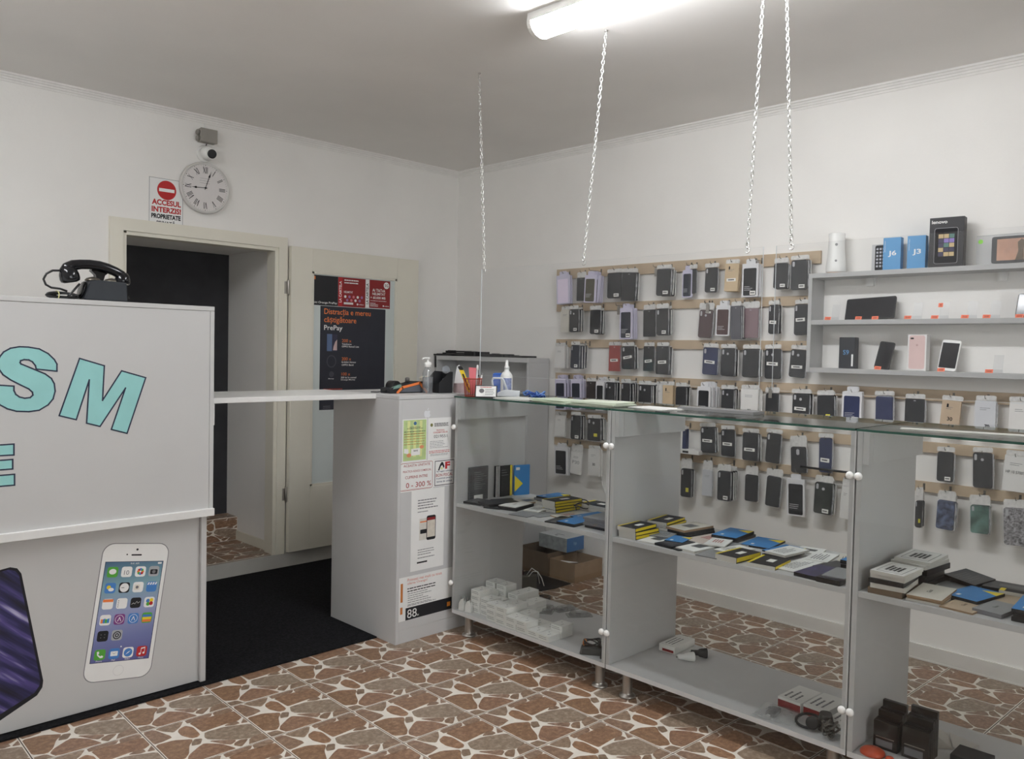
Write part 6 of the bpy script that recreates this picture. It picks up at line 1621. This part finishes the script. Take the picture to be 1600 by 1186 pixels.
for (x, y, L_, W_, rz_, kd_, dc_, zz_, lb_) in (
    (2.985, 2.045, 0.120, 0.090, 14, 'grey', 'print', 0.0065, 'grey leaflet between the cream pile and the white picture pack, middle showcase'),
    (2.870, 1.875, 0.110, 0.085, -18, 'slate', None, 0.0, 'small dark sleeve at the front edge left of centre, middle showcase'),
    (3.010, 1.795, 0.140, 0.085, 16, 'white', 'redtext', 0.0125, 'white leaflet with red print on the pinkish pack, middle showcase'),
    (2.975, 1.700, 0.150, 0.080, -12, 'white', 'print', 0.0065, 'white leaflet leaning over the grey sleeves, middle showcase'),
    (3.225, 1.500, 0.110, 0.100, 12, 'white', 'pic', 0.0, 'white picture pack at the back right of the middle showcase shelf'),
    (3.060, 1.330, 0.150, 0.080, -10, 'slate', 'print', 0.0, 'dark printed leaflet right of centre in the middle showcase'),
    (3.210, 1.340, 0.130, 0.070, 18, 'cream', 'print', 0.0, 'cream leaflet at the back right of the middle showcase shelf')):
    flat_pack(x, y, S_ + zz_, L_, W_, 0.005, rz_, kd_, lb_, dc_)
# -- left showcase shelf
def upright(x, y, w, h, d, m, label, deco=None, rz=0.0):
    t = thing('upright_pack', label, 'box', (x, y, S_), rotz=R(rz))
    MB().fbox(LOCY, -w / 2, 0.0003, -d, w / 2, h, 0).build('carton', m, t, True)
    if deco == 'text':
        lines(LOCY, -w * 0.25, w * 0.42, h * 0.82, 9, h * 0.06, h * 0.02, 0.0004, int(x * 999), 0.5).build('small_print', mat('pale_ink', (130, 132, 134), 0.7, var=0.0), t, True)
        MB().fbox(LOCY, -w * 0.25, h * 0.02, 0, w * 0.22, h * 0.16, 0.0006).build('white_label', STK, t, True)
    if deco == 'blue':
        MB().prism(LOCY, [(-w / 2, h * 0.12), (w * 0.05, h * 0.38), (-w / 2, h * 0.66)], 0, 0.0005).build('yellow_triangle', YELLOW, t, True)
        MB().fbox(LOCY, -w * 0.42, h * 0.84, 0, -w * 0.18, h * 0.93, 0.0006).build('white_mark', STK, t, True)
    if deco == 'band':
        MB().fbox(LOCY, w * 0.32, 0.0003, 0, w * 0.5, h, 0.0005).build('yellow_band', YELLOW, t, True)
        lines(LOCY, -w * 0.45, w * 0.2, h * 0.85, 3, h * 0.08, h * 0.02, 0.0004, 77, 0.5).build('small_print', mat('pale_ink', (130, 132, 134), 0.7, var=0.0), t, True)
    return t
upright(2.942, 3.180, 0.132, 0.176, 0.010, mat('slate_print', (70, 72, 74)), 'dark upright pack with grey print at the left of the left showcase shelf', 'text')
for i_ in range(3):
    t = upright(3.070 + 0.011 * i_, 3.180, 0.010, 0.168, 0.014, BLACKM, ['left', 'middle', 'right'][i_] + ' of three thin upright packs with white spines on the left showcase shelf')
    MB().fbox(LOCY, -0.0035, 0.001, 0, 0.0015, 0.167, 0.0006).build('white_spine', PAPER, t, True)
upright(3.140, 3.175, 0.084, 0.166, 0.012, BLACKM, 'black upright pack with a yellow side on the left showcase shelf', 'band')
upright(3.236, 3.150, 0.096, 0.164, 0.012, BLUE, 'upright blue pack with a yellow triangle on the left showcase shelf', 'blue', rz=-14)
flat_pack(2.885, 3.115, S_, 0.120, 0.110, 0.012, 10, 'slate', 'dark pack at the left front of the left showcase shelf', 'print')
pile(2.925, 3.010, S_, 0.185, 0.105, [0.010, 0.010], ['slate', 'black'], 'dark glossy pack, left on left showcase shelf', -14)
flat_pack(2.945, 2.905, S_, 0.175, 0.105, 0.016, 14, 'black', 'black pack under a pale leaflet on the left showcase shelf')
flat_pack(2.940, 2.905, S_ + 0.0165, 0.155, 0.100, 0.003, 10, 'white', 'pale leaflet lying on the black pack of the left showcase shelf', 'mark')
flat_pack(3.110, 2.985, S_, 0.170, 0.110, 0.008, -8, 'cream', 'cream pack with a dark phone picture on the left showcase shelf', 'pic')
pile(3.195, 2.890, S_, 0.165, 0.090, [0.014, 0.014, 0.010], ['yb', 'grey', 'blue'], 'blue-topped pile pack at back of left showcase shelf', -4)
flat_pack(2.875, 2.760, S_, 0.150, 0.110, 0.004, 6, 'grey', 'clear sleeve at the front of the left showcase shelf')
flat_pack(2.930, 2.690, S_, 0.150, 0.080, 0.003, -8, 'grey', 'second clear sleeve on the left showcase shelf')
pile(3.085, 2.725, S_, 0.185, 0.095, [0.014, 0.014, 0.014, 0.014], ['yb', 'yb', 'yb', 'yb'], 'black and yellow pack, middle of left showcase shelf', -3)
pile(3.230, 2.600, S_, 0.120, 0.170, [0.016, 0.016], ['yb', 'yb'], 'wide black and yellow pack, right of left showcase shelf', 2)
flat_pack(2.885, 2.545, S_, 0.155, 0.095, 0.006, 12, 'slate', 'dark leaflet under the blue pack at the front of the left showcase shelf')
flat_pack(2.905, 2.470, S_, 0.180, 0.100, 0.014, 4, 'blue', 'blue pack with a yellow corner at the front of the left showcase shelf')
flat_pack(3.065, 2.520, S_, 0.190, 0.095, 0.008, -6, 'blue', 'thin blue pack behind the front blue pack of the left showcase shelf')
pile(2.960, 2.330, S_, 0.190, 0.130, [0.012, 0.012, 0.012, 0.010], ['slate', 'grey', 'grey', 'grey'], 'grey leaflet pack, right end of left showcase shelf', 3)
for (x, y, L_, W_, rz_, kd_, dc_, zz_, lb_) in (
    (2.888, 2.985, 0.130, 0.090, 22, 'slate', 'print', 0.0, 'dark printed leaflet at the front left of the left showcase shelf'),
    (3.030, 3.075, 0.120, 0.090, -20, 'black', 'pic', 0.0, 'black picture pack in front of the upright packs, left showcase'),
    (2.985, 2.790, 0.150, 0.085, 15, 'white', 'print', 0.0045, 'white leaflet at the centre of the left showcase shelf'),
    (2.985, 2.605, 0.140, 0.080, -10, 'cream', 'redtext', 0.0, 'cream leaflet right of the tall yellow pile, left showcase'),
    (3.110, 2.420, 0.150, 0.090, 8, 'yb', None, 0.0, 'single black and yellow pack behind the grey leaflets, left showcase')):
    flat_pack(x, y, S_ + zz_, L_, W_, 0.006, rz_, kd_, lb_, dc_)
bk = MB().tube([(3.16 + 0.05 * math.cos(a), 2.655 + 0.035 * math.sin(a), S_ + 0.034 + 0.012 * math.sin(2 * a)) for a in [2 * math.pi * j / 18 for j in range(19)]], 0.003, 6, cap=False)
bk.tube([(3.16 + 0.045 * math.cos(a), 2.655 + 0.032 * math.sin(a), S_ + 0.020 + 0.008 * math.cos(2 * a)) for a in [2 * math.pi * j / 18 for j in range(19)]], 0.003, 6, cap=False).tube([(3.12, 2.66, S_ + 0.003), (3.12, 2.665, S_ + 0.03)], 0.003, 6)
tag(bk.build('coiled_cable', BLACK), 'coiled black cable between the black and yellow piles', 'cable')
# -- right showcase shelf
pile(2.895, 1.046, S_, 0.165, 0.110, [0.020, 0.016, 0.016, 0.014, 0.012], ['kraft', 'white', 'slate', 'white', 'white'], 'white or brown pack, front pile of right-hand showcase', 2, {4: 'frame'}, 0.008)
pile(3.100, 1.038, S_, 0.185, 0.120, [0.022, 0.022, 0.020, 0.014, 0.012], ['black', 'slate', 'black', 'white', 'white'], 'white or dark pack, rear pile of right-hand showcase', -3, {4: 'frame'}, 0.008)
pile(2.914, 0.935, S_, 0.190, 0.105, [0.007, 0.007, 0.007], ['white', 'cream', 'cream'], 'cream pack in low front pile of right-hand showcase', 4, {2: 'mark'}, 0.004)
flat_pack(3.080, 0.925, S_, 0.160, 0.100, 0.006, 4, 'grey', 'grey pack behind the cream pile of the right-hand showcase')
pile(3.020, 0.840, S_, 0.180, 0.110, [0.006, 0.010], ['black', 'blue'], 'blue-topped pack, centre of right-hand showcase shelf', -8, None, 0.003)
flat_pack(2.890, 0.825, S_, 0.150, 0.100, 0.006, -6, 'tan', 'beige pack with a yellow edge at the front of the right-hand showcase', 'mark')
flat_pack(2.915, 0.742, S_, 0.150, 0.085, 0.014, -8, 'grey', 'pale grey pack on a black base in the right-hand showcase', 'mark')
flat_pack(3.060, 0.735, S_, 0.180, 0.110, 0.005, 6, 'tan', 'large beige leaflet at the back of the right-hand showcase')
pile(2.940, 0.640, S_, 0.190, 0.100, [0.014, 0.014, 0.010], ['black', 'black', 'blue'], 'blue-topped pack at right edge of right-hand showcase shelf', 3)
flat_pack(3.200, 0.905, S_ + 0.018, 0.150, 0.105, 0.008, -10, 'slate', 'dark grey leaflet propped at the back of the right-hand showcase', 'print').rotation_euler.x = R(8)
flat_pack(3.205, 0.905, S_, 0.120, 0.080, 0.016, -10, 'black', 'black pack under the dark grey leaflet in the right-hand showcase')
flat_pack(3.215, 0.770, S_, 0.110, 0.175, 0.014, 4, 'slate', 'dark pack with a yellow side at the back right of the right-hand showcase', 'pic')
flat_pack(3.150, 0.715, S_ + 0.0055, 0.040, 0.16, 0.012, 4, 'yb', 'narrow yellow pack in front of the dark pack of the right-hand showcase')

# ================================================================== BOTTOM SHELVES
Z0 = 0.1284
WB = mat('white_accessory_card', (244, 244, 240), 0.55, var=0.03)
def white_box_mesh(root):
    bevel(MB().fbox(LOCZ, -0.040, -0.035, 0.0002, 0.040, 0.035, 0.0285).build('carton', WB, root, True), 0.001)
    MB().face(LOCZ, rrect(0.006, 0.006, 0.001, 2, 0.012, 0.010), 0.0288).face(LOCZ, rrect(0.022, 0.003, 0.001, 2, -0.012, -0.012), 0.0288).build('top_print', GINK, root, True)
    f_ = Fr((-0.040, 0, 0), (0, -1, 0), (0, 0, 1), (-1, 0, 0))
    lines(f_, -0.028, 0.028, 0.018, 2, 0.008, 0.003, 0.0003, 5, 0.3).build('side_print', mat('pale_grey_ink', (168, 170, 168), 0.7, var=0.0), root, True)
cols_ = [(2.886, 3.085, 4), (2.886, 3.012, 3), (2.855, 2.936, 3), (2.850, 2.862, 3), (2.934, 2.872, 3), (2.846, 2.788, 2), (2.846, 2.716, 2), (2.846, 2.644, 1), (2.846, 2.572, 1),
         (2.928, 2.640, 1), (2.928, 2.568, 2), (2.936, 2.790, 2), (2.970, 3.120, 3), (2.972, 3.040, 2), (2.972, 2.962, 2), (3.054, 3.150, 4), (3.056, 3.072, 4), (3.056, 2.984, 3), (3.138, 2.986, 3), (3.020, 2.888, 2), (3.104, 2.902, 2), (2.930, 2.714, 1)]
proto = None
rowname = lambda x: 'front' if x < 2.9 else ('middle' if x < 3.0 else 'back')
for (x, y, n) in cols_:
    rk = sorted([c[1] for c in cols_ if rowname(c[0]) == rowname(x)], reverse=True).index(y)
    for k in range(n):
        loc = (x + random.uniform(-0.003, 0.003), y + random.uniform(-0.0015, 0.0015), Z0 + 0.029 * k)
        if proto is None:
            proto = thing('white_accessory_box', 'small white accessory box in the pile on the bottom of the left showcase', 'box', loc, 'white boxes piled in the left showcase')
            white_box_mesh(proto)
            o_ = proto
        else:
            o_ = copy_tree(proto)
            o_.location = loc
        o_.rotation_euler = (0, 0, R(random.uniform(-2, 2)))
        o_['label'] = 'small white box, ' + ('top' if k == n - 1 else ORD[k] + ' up') + ' of ' + ORD[rk] + ' stack from left, ' + rowname(x) + ' row, left showcase'
for (x, y, lab) in ((2.826, 3.160, 'left of the two white plug adapters beside the white box pile'), (2.830, 3.115, 'right of the two white plug adapters beside the white box pile')):
    t = thing('plug_adapter', lab, 'plug', (x, y, Z0), 'white plug adapters')
    f_ = Fr((x, y, Z0), (0.3, -0.95, 0), (0, 0, 1), (-0.95, -0.3, 0))
    bevel(MB().prism(f_, [(-0.018, 0.0003), (0.018, 0.0003), (0.018, 0.036), (0.010, 0.050), (0.004, 0.058), (-0.004, 0.058), (-0.010, 0.050), (-0.018, 0.036)], -0.014, 0.014).build('body', WHITE, t), 0.003)
    MB().tube([f_.p(-0.009, 0.05, 0), f_.p(-0.009, 0.070, 0)], 0.0025, 6).tube([f_.p(0.009, 0.05, 0), f_.p(0.009, 0.070, 0)], 0.0025, 6).build('pins', STEEL, t)
def blister(x, y, rz, label, L=0.13, W=0.07, m=CLEARP):
    t = thing('blister_pack', label, 'packaging', (x, y, Z0), 'clear blister packs', rotz=R(rz))
    MB().prism(LOCZ, rrect(L, W, 0.008, 3), 0.0003, 0.004).prism(LOCZ, rrect(L * 0.8, W * 0.7, 0.012, 3), 0.004, 0.018, 0.15).build('blister', m, t, True)
    MB().prism(LOCZ, rrect(L * 0.4, W * 0.3, 0.006, 3, 0.01, 0), 0.0045, 0.012).build('contents', GINK, t, True)
MILK = glass('milky_clear', (0.80, 0.81, 0.80), 1.0, 0.22, 0.12)
blister(3.155, 2.865, 30, 'clear blister pack left of the pair behind the white boxes', m=MILK)
blister(3.235, 2.815, -15, 'clear blister pack at the back edge of the left showcase bottom', m=MILK)
blister(3.215, 2.705, -35, 'clear blister pack lying nearest the right behind the white boxes', m=MILK)
t = thing('car_charger', 'black cable with an orange tie on a dark adapter in the left showcase', 'charger', (2.86, 2.31, Z0))
bevel(MB().prism(FZ(Z0, 2.855, 2.315, R(-55)), rrect(0.12, 0.055, 0.010, 3), 0.0003, 0.030, 0.1).build('adapter', mat('dark_grey_plastic', (66, 68, 68), 0.4, var=0.1), t), 0.003)
cbl = MB()
for k in range(4):
    cbl.tube([(2.865 + (0.030 + 0.004 * k) * math.cos(a), 2.330 + (0.045 - 0.004 * k) * math.sin(a), Z0 + 0.036 + 0.005 * k + 0.006 * math.sin(a * 2 + k)) for a in [2 * math.pi * j / 16 for j in range(17)]], 0.0035, 6, cap=False)
cbl.build('cable', BLACK, t)
MB().tube([(2.84 + 0.011 * math.cos(a), 2.352, Z0 + 0.044 + 0.014 * math.sin(a)) for a in [2 * math.pi * j / 12 for j in range(13)]], 0.003, 6, cap=False).build('orange_tie', mat('orange_tie', (226, 140, 70), 0.6, var=0.0), t)
t = thing('plug_adapter', 'dark plug adapter at the right end of the left showcase bottom', 'plug', (2.85, 2.245, Z0))
bevel(MB().prism(FZ(Z0, 2.850, 2.245, R(20)), rrect(0.045, 0.035, 0.008, 3), 0.0003, 0.032).build('body', BLACKM, t), 0.002)
# middle showcase bottom
t = thing('accessory_box', 'white box with a dark red end at the back left of the middle showcase bottom', 'box', (3.20, 2.105, Z0), rotz=R(2))
mb = MB().fbox(LOCZ, -0.085, -0.042, 0.0003, 0.085, 0.042, 0.032)
bevel(mb.build('carton', WB, t, True), 0.001)
f_ = Fr((-0.085, 0, 0), (0, -1, 0), (0, 0, 1), (-1, 0, 0))
MB().fbox(f_, -0.024, 0.004, 0, 0.034, 0.015, 0.0005).build('red_end', DRED, t, True)
lines(LOCZ, -0.06, 0.06, 0.02, 3, 0.016, 0.006, 0.0324, 61, 0.4).build('top_print', GINK, t, True)
t = thing('car_plug', 'white cone-shaped car charger lying in the middle showcase', 'charger', (3.09, 1.975, Z0))
MB().lathe([(0.009, 0), (0.011, 0.004), (0.012, 0.030), (0.016, 0.036), (0.021, 0.070), (0.019, 0.074)], (3.055, 2.005, Z0 + 0.0215), 18, axis=(0.75, -0.62, 0.0)).build('body', WHITE, t)
MB().lathe([(0.004, 0), (0.003, 0.006)], (3.054, 2.006, Z0 + 0.0215), 8, axis=(-0.75, 0.62, 0)).build('tip', STEEL, t)
t = thing('car_plug', 'black cone-shaped car charger lying behind the white one', 'charger', (3.17, 1.97, Z0))
MB().lathe([(0.011, 0), (0.012, 0.030), (0.017, 0.036), (0.022, 0.066), (0.020, 0.070)], (3.145, 1.995, Z0 + 0.0225), 18, axis=(0.62, -0.75, 0.0)).build('body', BLACKM, t)
MB().lathe([(0.004, 0), (0.003, 0.006)], (3.144, 1.996, Z0 + 0.0225), 8, axis=(-0.62, 0.75, 0)).build('tip', STEEL, t)
for (x, y, lab) in ((3.035, 1.435, 'left of the two white and red boxes in the middle showcase bottom'), (3.040, 1.335, 'right of the two white and red boxes in the middle showcase bottom')):
    t = thing('accessory_box', lab, 'box', (x, y, Z0), 'white and red boxes', rotz=R(-3))
    bevel(MB().fbox(LOCZ, -0.080, -0.047, 0.0003, 0.080, 0.047, 0.040).build('carton', WB, t, True), 0.001)
    f_ = Fr((-0.080, 0, 0), (0, -1, 0), (0, 0, 1), (-1, 0, 0))
    MB().fbox(f_, -0.046, 0.001, 0, 0.046, 0.030, 0.0005).build('red_end', DRED, t, True)
    lines(LOCZ, -0.06, 0.05, 0.025, 3, 0.022, 0.008, 0.0404, int(y * 100), 0.5).build('top_print', GINK, t, True)
t = thing('accessory_box', 'white box behind the black sunglasses bag in the middle showcase', 'box', (2.99, 1.225, Z0), rotz=R(-2))
bevel(MB().fbox(LOCZ, -0.090, -0.043, 0.0003, 0.090, 0.043, 0.036).build('carton', WB, t, True), 0.001)
lines(LOCZ, -0.06, 0.05, 0.02, 2, 0.022, 0.008, 0.0364, 63, 0.5).build('top_print', GINK, t, True)
t = thing('bagged_charger', 'dark charger in a flat clear bag at the front of the middle showcase', 'packaging', (2.885, 1.445, Z0), rotz=R(8))
bagpts = []
nx, ny = 8, 8
for i in range(nx + 1):
    for j in range(ny + 1):
        bagpts.append((-0.075 + 0.15 * i / nx, -0.075 + 0.15 * j / ny, 0.004 + 0.018 * math.sin(math.pi * i / nx) * math.sin(math.pi * j / ny) + 0.004 * random.random()))
MB().add(bagpts, [(i * (ny + 1) + j, (i + 1) * (ny + 1) + j, (i + 1) * (ny + 1) + j + 1, i * (ny + 1) + j + 1) for i in range(nx) for j in range(ny)], True).build('clear_bag', MILK, t, True)
MB().prism(LOCZ, rrect(0.080, 0.038, 0.012, 3, 0.0, 0.02), 0.0003, 0.013).build('charger', BLACKM, t, True)
MB().prism(LOCZ, disc(0.010, -0.046, 0.022, 10, 0.007), 0.003, 0.010).build('white_end', WHITE, t, True)
t = thing('folded_headphones', 'dark folded headphones in a clear bag at the right front of the middle showcase', 'headphones', (2.885, 1.30, Z0))
MB().tube([(2.880 + 0.040 * math.cos(a), 1.325 + 0.045 * math.sin(a), Z0 + 0.020 + 0.010 * math.cos(a)) for a in [2 * math.pi * j / 20 for j in range(21)]], 0.005, 8, cap=False).build('headband', BLACKM, t)
bevel(MB().prism(FZ(Z0, 2.910, 1.275, R(30)), rrect(0.085, 0.062, 0.026, 5), 0.0005, 0.055, 0.35).build('earcup', mat('soft_dark', (62, 60, 58), 0.5, var=0.2), t), 0.004)
MB().lathe([(0.022, 0), (0.024, 0.006), (0.020, 0.014)], (2.856, 1.30, Z0 + 0.027), 16, axis=(-0.8, -0.3, 0.5)).build('ear_pad', BLACK, t)
cm_ = MB()
rq = random.Random(12)
for k in range(12):
    cx_, cy_ = 2.850 + rq.uniform(-0.016, 0.030), 1.226 + rq.uniform(-0.014, 0.018)
    r1, r2, z0, ph = rq.uniform(0.012, 0.026), rq.uniform(0.010, 0.020), Z0 + 0.012 + rq.uniform(0, 0.045), rq.uniform(0, 3)
    cm_.tube([(cx_ + r1 * math.cos(a) * math.cos(ph) - r2 * math.sin(a) * math.sin(ph), cy_ + r1 * math.cos(a) * math.sin(ph) * 0.7 + r2 * math.sin(a) * math.cos(ph) * 0.7, z0 + 0.006 * math.sin(2 * a + ph)) for a in [2 * math.pi * j / 12 for j in range(13)]], 0.0036, 6, cap=False)
tag(cm_.build('cable_bundle', mat('dusty_grey_cable', (96, 94, 88), 0.5, var=0.2)), 'bundled grey cables at the right end of the middle showcase bottom', 'cable')
# right showcase bottom
def case_block(x, y, n, label, w=0.085, h=0.12):
    for k in range(n):
        t = thing('upright_case', label + (', front one' if k == 0 else ', ' + ORD[k] + ' behind the front one' if k > 1 else ', just behind the front one'), 'phone case', (x + 0.019 * k, y, Z0), 'dark cases standing in the right-hand showcase')
        hh = h + 0.012 * k - (0.01 if k % 2 else 0)
        MB().box(x + 0.019 * k, y - w / 2, Z0 + 0.0003, x + 0.019 * k + 0.016, y + w / 2, Z0 + hh).build('shell', mat('dark_brown_case', (30, 26, 24), 0.35, var=0.2), t)
        f_ = FX(x + 0.019 * k, y, Z0)
        MB().fbox(f_, -w * 0.40, hh * 0.42, 0, w * 0.36, hh * 0.45, 0.0006).build('silver_line', mat('silver_foil', (150, 146, 138), 0.3, 0.6, var=0.0), t)
        if k == 0:
            MB().fbox(f_, -w * 0.40, hh * 0.10, 0, w * 0.30, hh * 0.34, 0.0005).build('grey_label', GINK, t)
case_block(2.900, 1.062, 5, 'dark case in the left block of the right-hand showcase bottom', 0.080, 0.095)
case_block(2.900, 0.965, 5, 'dark case in the right block of the right-hand showcase bottom', 0.085, 0.105)
t = thing('red_lid', 'orange-red rounded plastic lid at the bottom left of the right-hand showcase', 'lid', (2.836, 1.080, Z0))
MB().lathe([(0.040, 0.0004), (0.0405, 0.004), (0.038, 0.010), (0.030, 0.0155), (0.018, 0.019), (0.004, 0.020)], (2.846, 1.082, Z0), 26).build('dome', mat('orange_red_plastic', (206, 84, 50), 0.4, var=0.05), t)
MB().lathe([(0.014, 0.0004), (0.015, 0.004), (0.011, 0.011), (0.002, 0.014)], (2.838, 1.022, Z0), 16).build('small_knob', mat('orange_red_plastic', (206, 84, 50)), t)
t = thing('paper_bag', 'crumpled white paper bag lying behind the dark cases of the right-hand showcase', 'bag', (3.10, 0.97, Z0))
pts_ = [(3.03, 0.97), (3.08, 0.90), (3.20, 0.955), (3.23, 1.02), (3.19, 1.085), (3.07, 1.09)]
mb = MB()
mb.add([(x, y, Z0 + 0.0004) for x, y in pts_] + [(3.09, 0.96, Z0 + 0.028), (3.14, 0.985, Z0 + 0.034), (3.17, 1.03, Z0 + 0.030), (3.10, 1.05, Z0 + 0.022)],
       [(5, 4, 3, 2, 1, 0), (0, 1, 6), (1, 2, 7, 6), (2, 3, 8, 7), (3, 4, 8), (4, 5, 9, 8), (5, 0, 6, 9), (6, 7, 8, 9)])
mb.build('bag', mat('grey_white_paper', (196, 192, 184), 0.8, var=0.05), t)
MB().prism(FZ(Z0 + 0.0005, 0, 0), [(3.06, 0.87), (3.17, 0.845), (3.20, 0.95), (3.09, 0.905)], 0, 0.006).build('folded_flap', mat('grey_white_paper2', (206, 202, 196), 0.8, var=0.05), t)
t = thing('accessory_box', 'black box at the front of the right-hand showcase bottom, cut by the picture edge', 'box', (2.99, 0.83, Z0))
bevel(MB().box(2.95, 0.765, Z0 + 0.0003, 3.05, 0.872, Z0 + 0.040).build('carton', BLACKM, t), 0.001)
MB().box(2.9496, 0.80, Z0 + 0.01, 2.95, 0.85, Z0 + 0.03).build('label', GINK, t)

# ================================================================== FLOOR BEHIND THE COUNTER
def open_box(name, label, x0, y0, x1, y1, h, m, inner, rz=0.0):
    t = thing(name, label, 'box', ((x0 + x1) / 2, (y0 + y1) / 2, 0.0008))
    a = 0.005
    MB().box(x0, y0, 0.0008, x1, y0 + a, h).build('side', m, t)
    MB().box(x0, y1 - a, 0.0008, x1, y1, h).build('side', m, t)
    MB().box(x0, y0 + a, 0.0008, x0 + a, y1 - a, h).build('side', m, t)
    MB().box(x1 - a, y0 + a, 0.0008, x1, y1 - a, h).build('side', m, t)
    MB().box(x0 + a, y0 + a, 0.0008, x1 - a, y1 - a, 0.006).build('bottom', inner, t)
    return t
t = open_box('cardboard_box', 'open brown cardboard box on the floor behind the left showcase', 3.985, 3.395, 4.258, 3.612, 0.122, CARD, CARDD)
MB().add([(4.00, 3.46, 0.119), (4.07, 3.40, 0.121), (4.13, 3.47, 0.060), (4.05, 3.55, 0.060)], [(0, 1, 2, 3)]).build('flap', CARD, t)
wp = MB().add([(4.00, 3.57, 0.100), (4.06, 3.44, 0.095), (4.14, 3.50, 0.090), (4.07, 3.59, 0.098), (4.00, 3.57, 0.098), (4.06, 3.44, 0.093), (4.14, 3.50, 0.088), (4.07, 3.59, 0.096)], [(0, 1, 2, 3), (7, 6, 5, 4), (0, 4, 5, 1), (1, 5, 6, 2), (2, 6, 7, 3), (3, 7, 4, 0)])
tag(wp.build('white_leaflet', PAPER), 'white leaflet lying in the open cardboard box', 'paper')
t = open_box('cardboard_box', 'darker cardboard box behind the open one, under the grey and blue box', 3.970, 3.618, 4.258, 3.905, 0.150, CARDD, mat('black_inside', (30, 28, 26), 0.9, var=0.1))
t = thing('printer_box', 'grey printed carton with a blue end balanced on the cardboard boxes', 'box', (4.17, 3.68, 0.151))
mb = MB().box(4.085, 3.555, 0.1515, 4.258, 3.805, 0.243)
mb.mi = [0, 0, 1, 0, 0, 2]
bevel(mb.build('carton', [mat('grey_carton', (196, 200, 202), 0.5, var=0.04), mat('blue_end', (70, 120, 176), 0.5, var=0.06), mat('grey_print', (158, 164, 166), 0.5, var=0.25, scale=26)], t), 0.001)
fq = FZ(0.2432)
MB().face(fq, disc(0.012, 4.12, 3.68, 10), 0.0002).face(fq, [(4.15, 3.64), (4.16, 3.64), (4.16, 3.71), (4.15, 3.71)], 0.0002).build('top_print', GINK, t)
MB().text(FY(3.5548), 'hp', 4.168, 0.185, h=0.03, n=0.0003, align='c').build('end_print', mat('pale_blue_ink', (150, 190, 220), 0.6, var=0.0), t)
t = thing('black_bag', 'flat black plastic sheet on the floor in front of the cardboard boxes', 'bag', (3.86, 3.55, 0.001))
MB().prism(FZ(0.0008), [(3.70, 3.42), (3.80, 3.40), (3.96, 3.405), (3.965, 3.80), (3.80, 3.78), (3.72, 3.60)], 0, 0.004).build('sheet', mat('black_sheet', (30, 29, 32), 0.4, var=0.2), t)
t = thing('paper_carrier_bag', 'grey paper carrier bag with white cord handles on the floor behind the left showcase', 'bag', (3.62, 3.46, 0.001))
fw = Fr((3.60, 3.46, 0.0008), (0.72, -0.69, 0), (0, 0, 1), (-0.69, -0.72, 0))
MB().prism(fw, [(-0.13, 0), (0.07, 0), (0.07, 0.105), (-0.13, 0.085)], -0.05, 0.0).build('bag', mat('bag_grey', (96, 92, 84), 0.6, var=0.08), t)
MB().tube([fw.p(0.02, 0.10, -0.002), fw.p(0.045, 0.130, -0.01), fw.p(0.075, 0.128, -0.015), fw.p(0.10, 0.09, -0.01), fw.p(0.115, 0.045, 0.0)], 0.0025, 6).tube([fw.p(0.01, 0.10, -0.04), fw.p(0.04, 0.142, -0.04), fw.p(0.075, 0.12, -0.035), fw.p(0.09, 0.05, -0.03)], 0.0025, 6).build('cord_handle', WHITE, t)
t = thing('paper_carrier_bag', 'dark red carrier bag with cord handles behind the white boxes', 'bag', (3.62, 3.72, 0.001))
fw = Fr((3.66, 3.66, 0.0008), (0.72, -0.69, 0), (0, 0, 1), (-0.69, -0.72, 0))
MB().prism(fw, [(-0.10, 0), (0.10, 0), (0.09, 0.09), (-0.09, 0.10)], -0.06, 0.0).build('bag', mat('bag_maroon', (70, 40, 42), 0.5, var=0.2), t)
MB().tube([fw.p(-0.05, 0.09, 0), fw.p(-0.045, 0.13, 0), fw.p(-0.02, 0.14, 0), fw.p(0.0, 0.12, 0), fw.p(0.01, 0.085, 0)], 0.0025, 6).tube([fw.p(0.0, 0.09, -0.05), fw.p(0.01, 0.15, -0.05), fw.p(0.04, 0.17, -0.05), fw.p(0.07, 0.13, -0.05), fw.p(0.08, 0.08, -0.05)], 0.0025, 6).build('cord_handle', DRED, t)
bkc = MB()
for k in range(3):
    bkc.tube([(3.55 + (0.055 + 0.006 * k) * math.cos(a), 3.28 + (0.05 - 0.004 * k) * math.sin(a), 0.008 + 0.007 * k) for a in [2 * math.pi * j / 18 for j in range(19)]], 0.0035, 6, cap=False)
tag(bkc.build('coiled_cable', BLACK), 'coiled black cable on the floor behind the left showcase', 'cable')
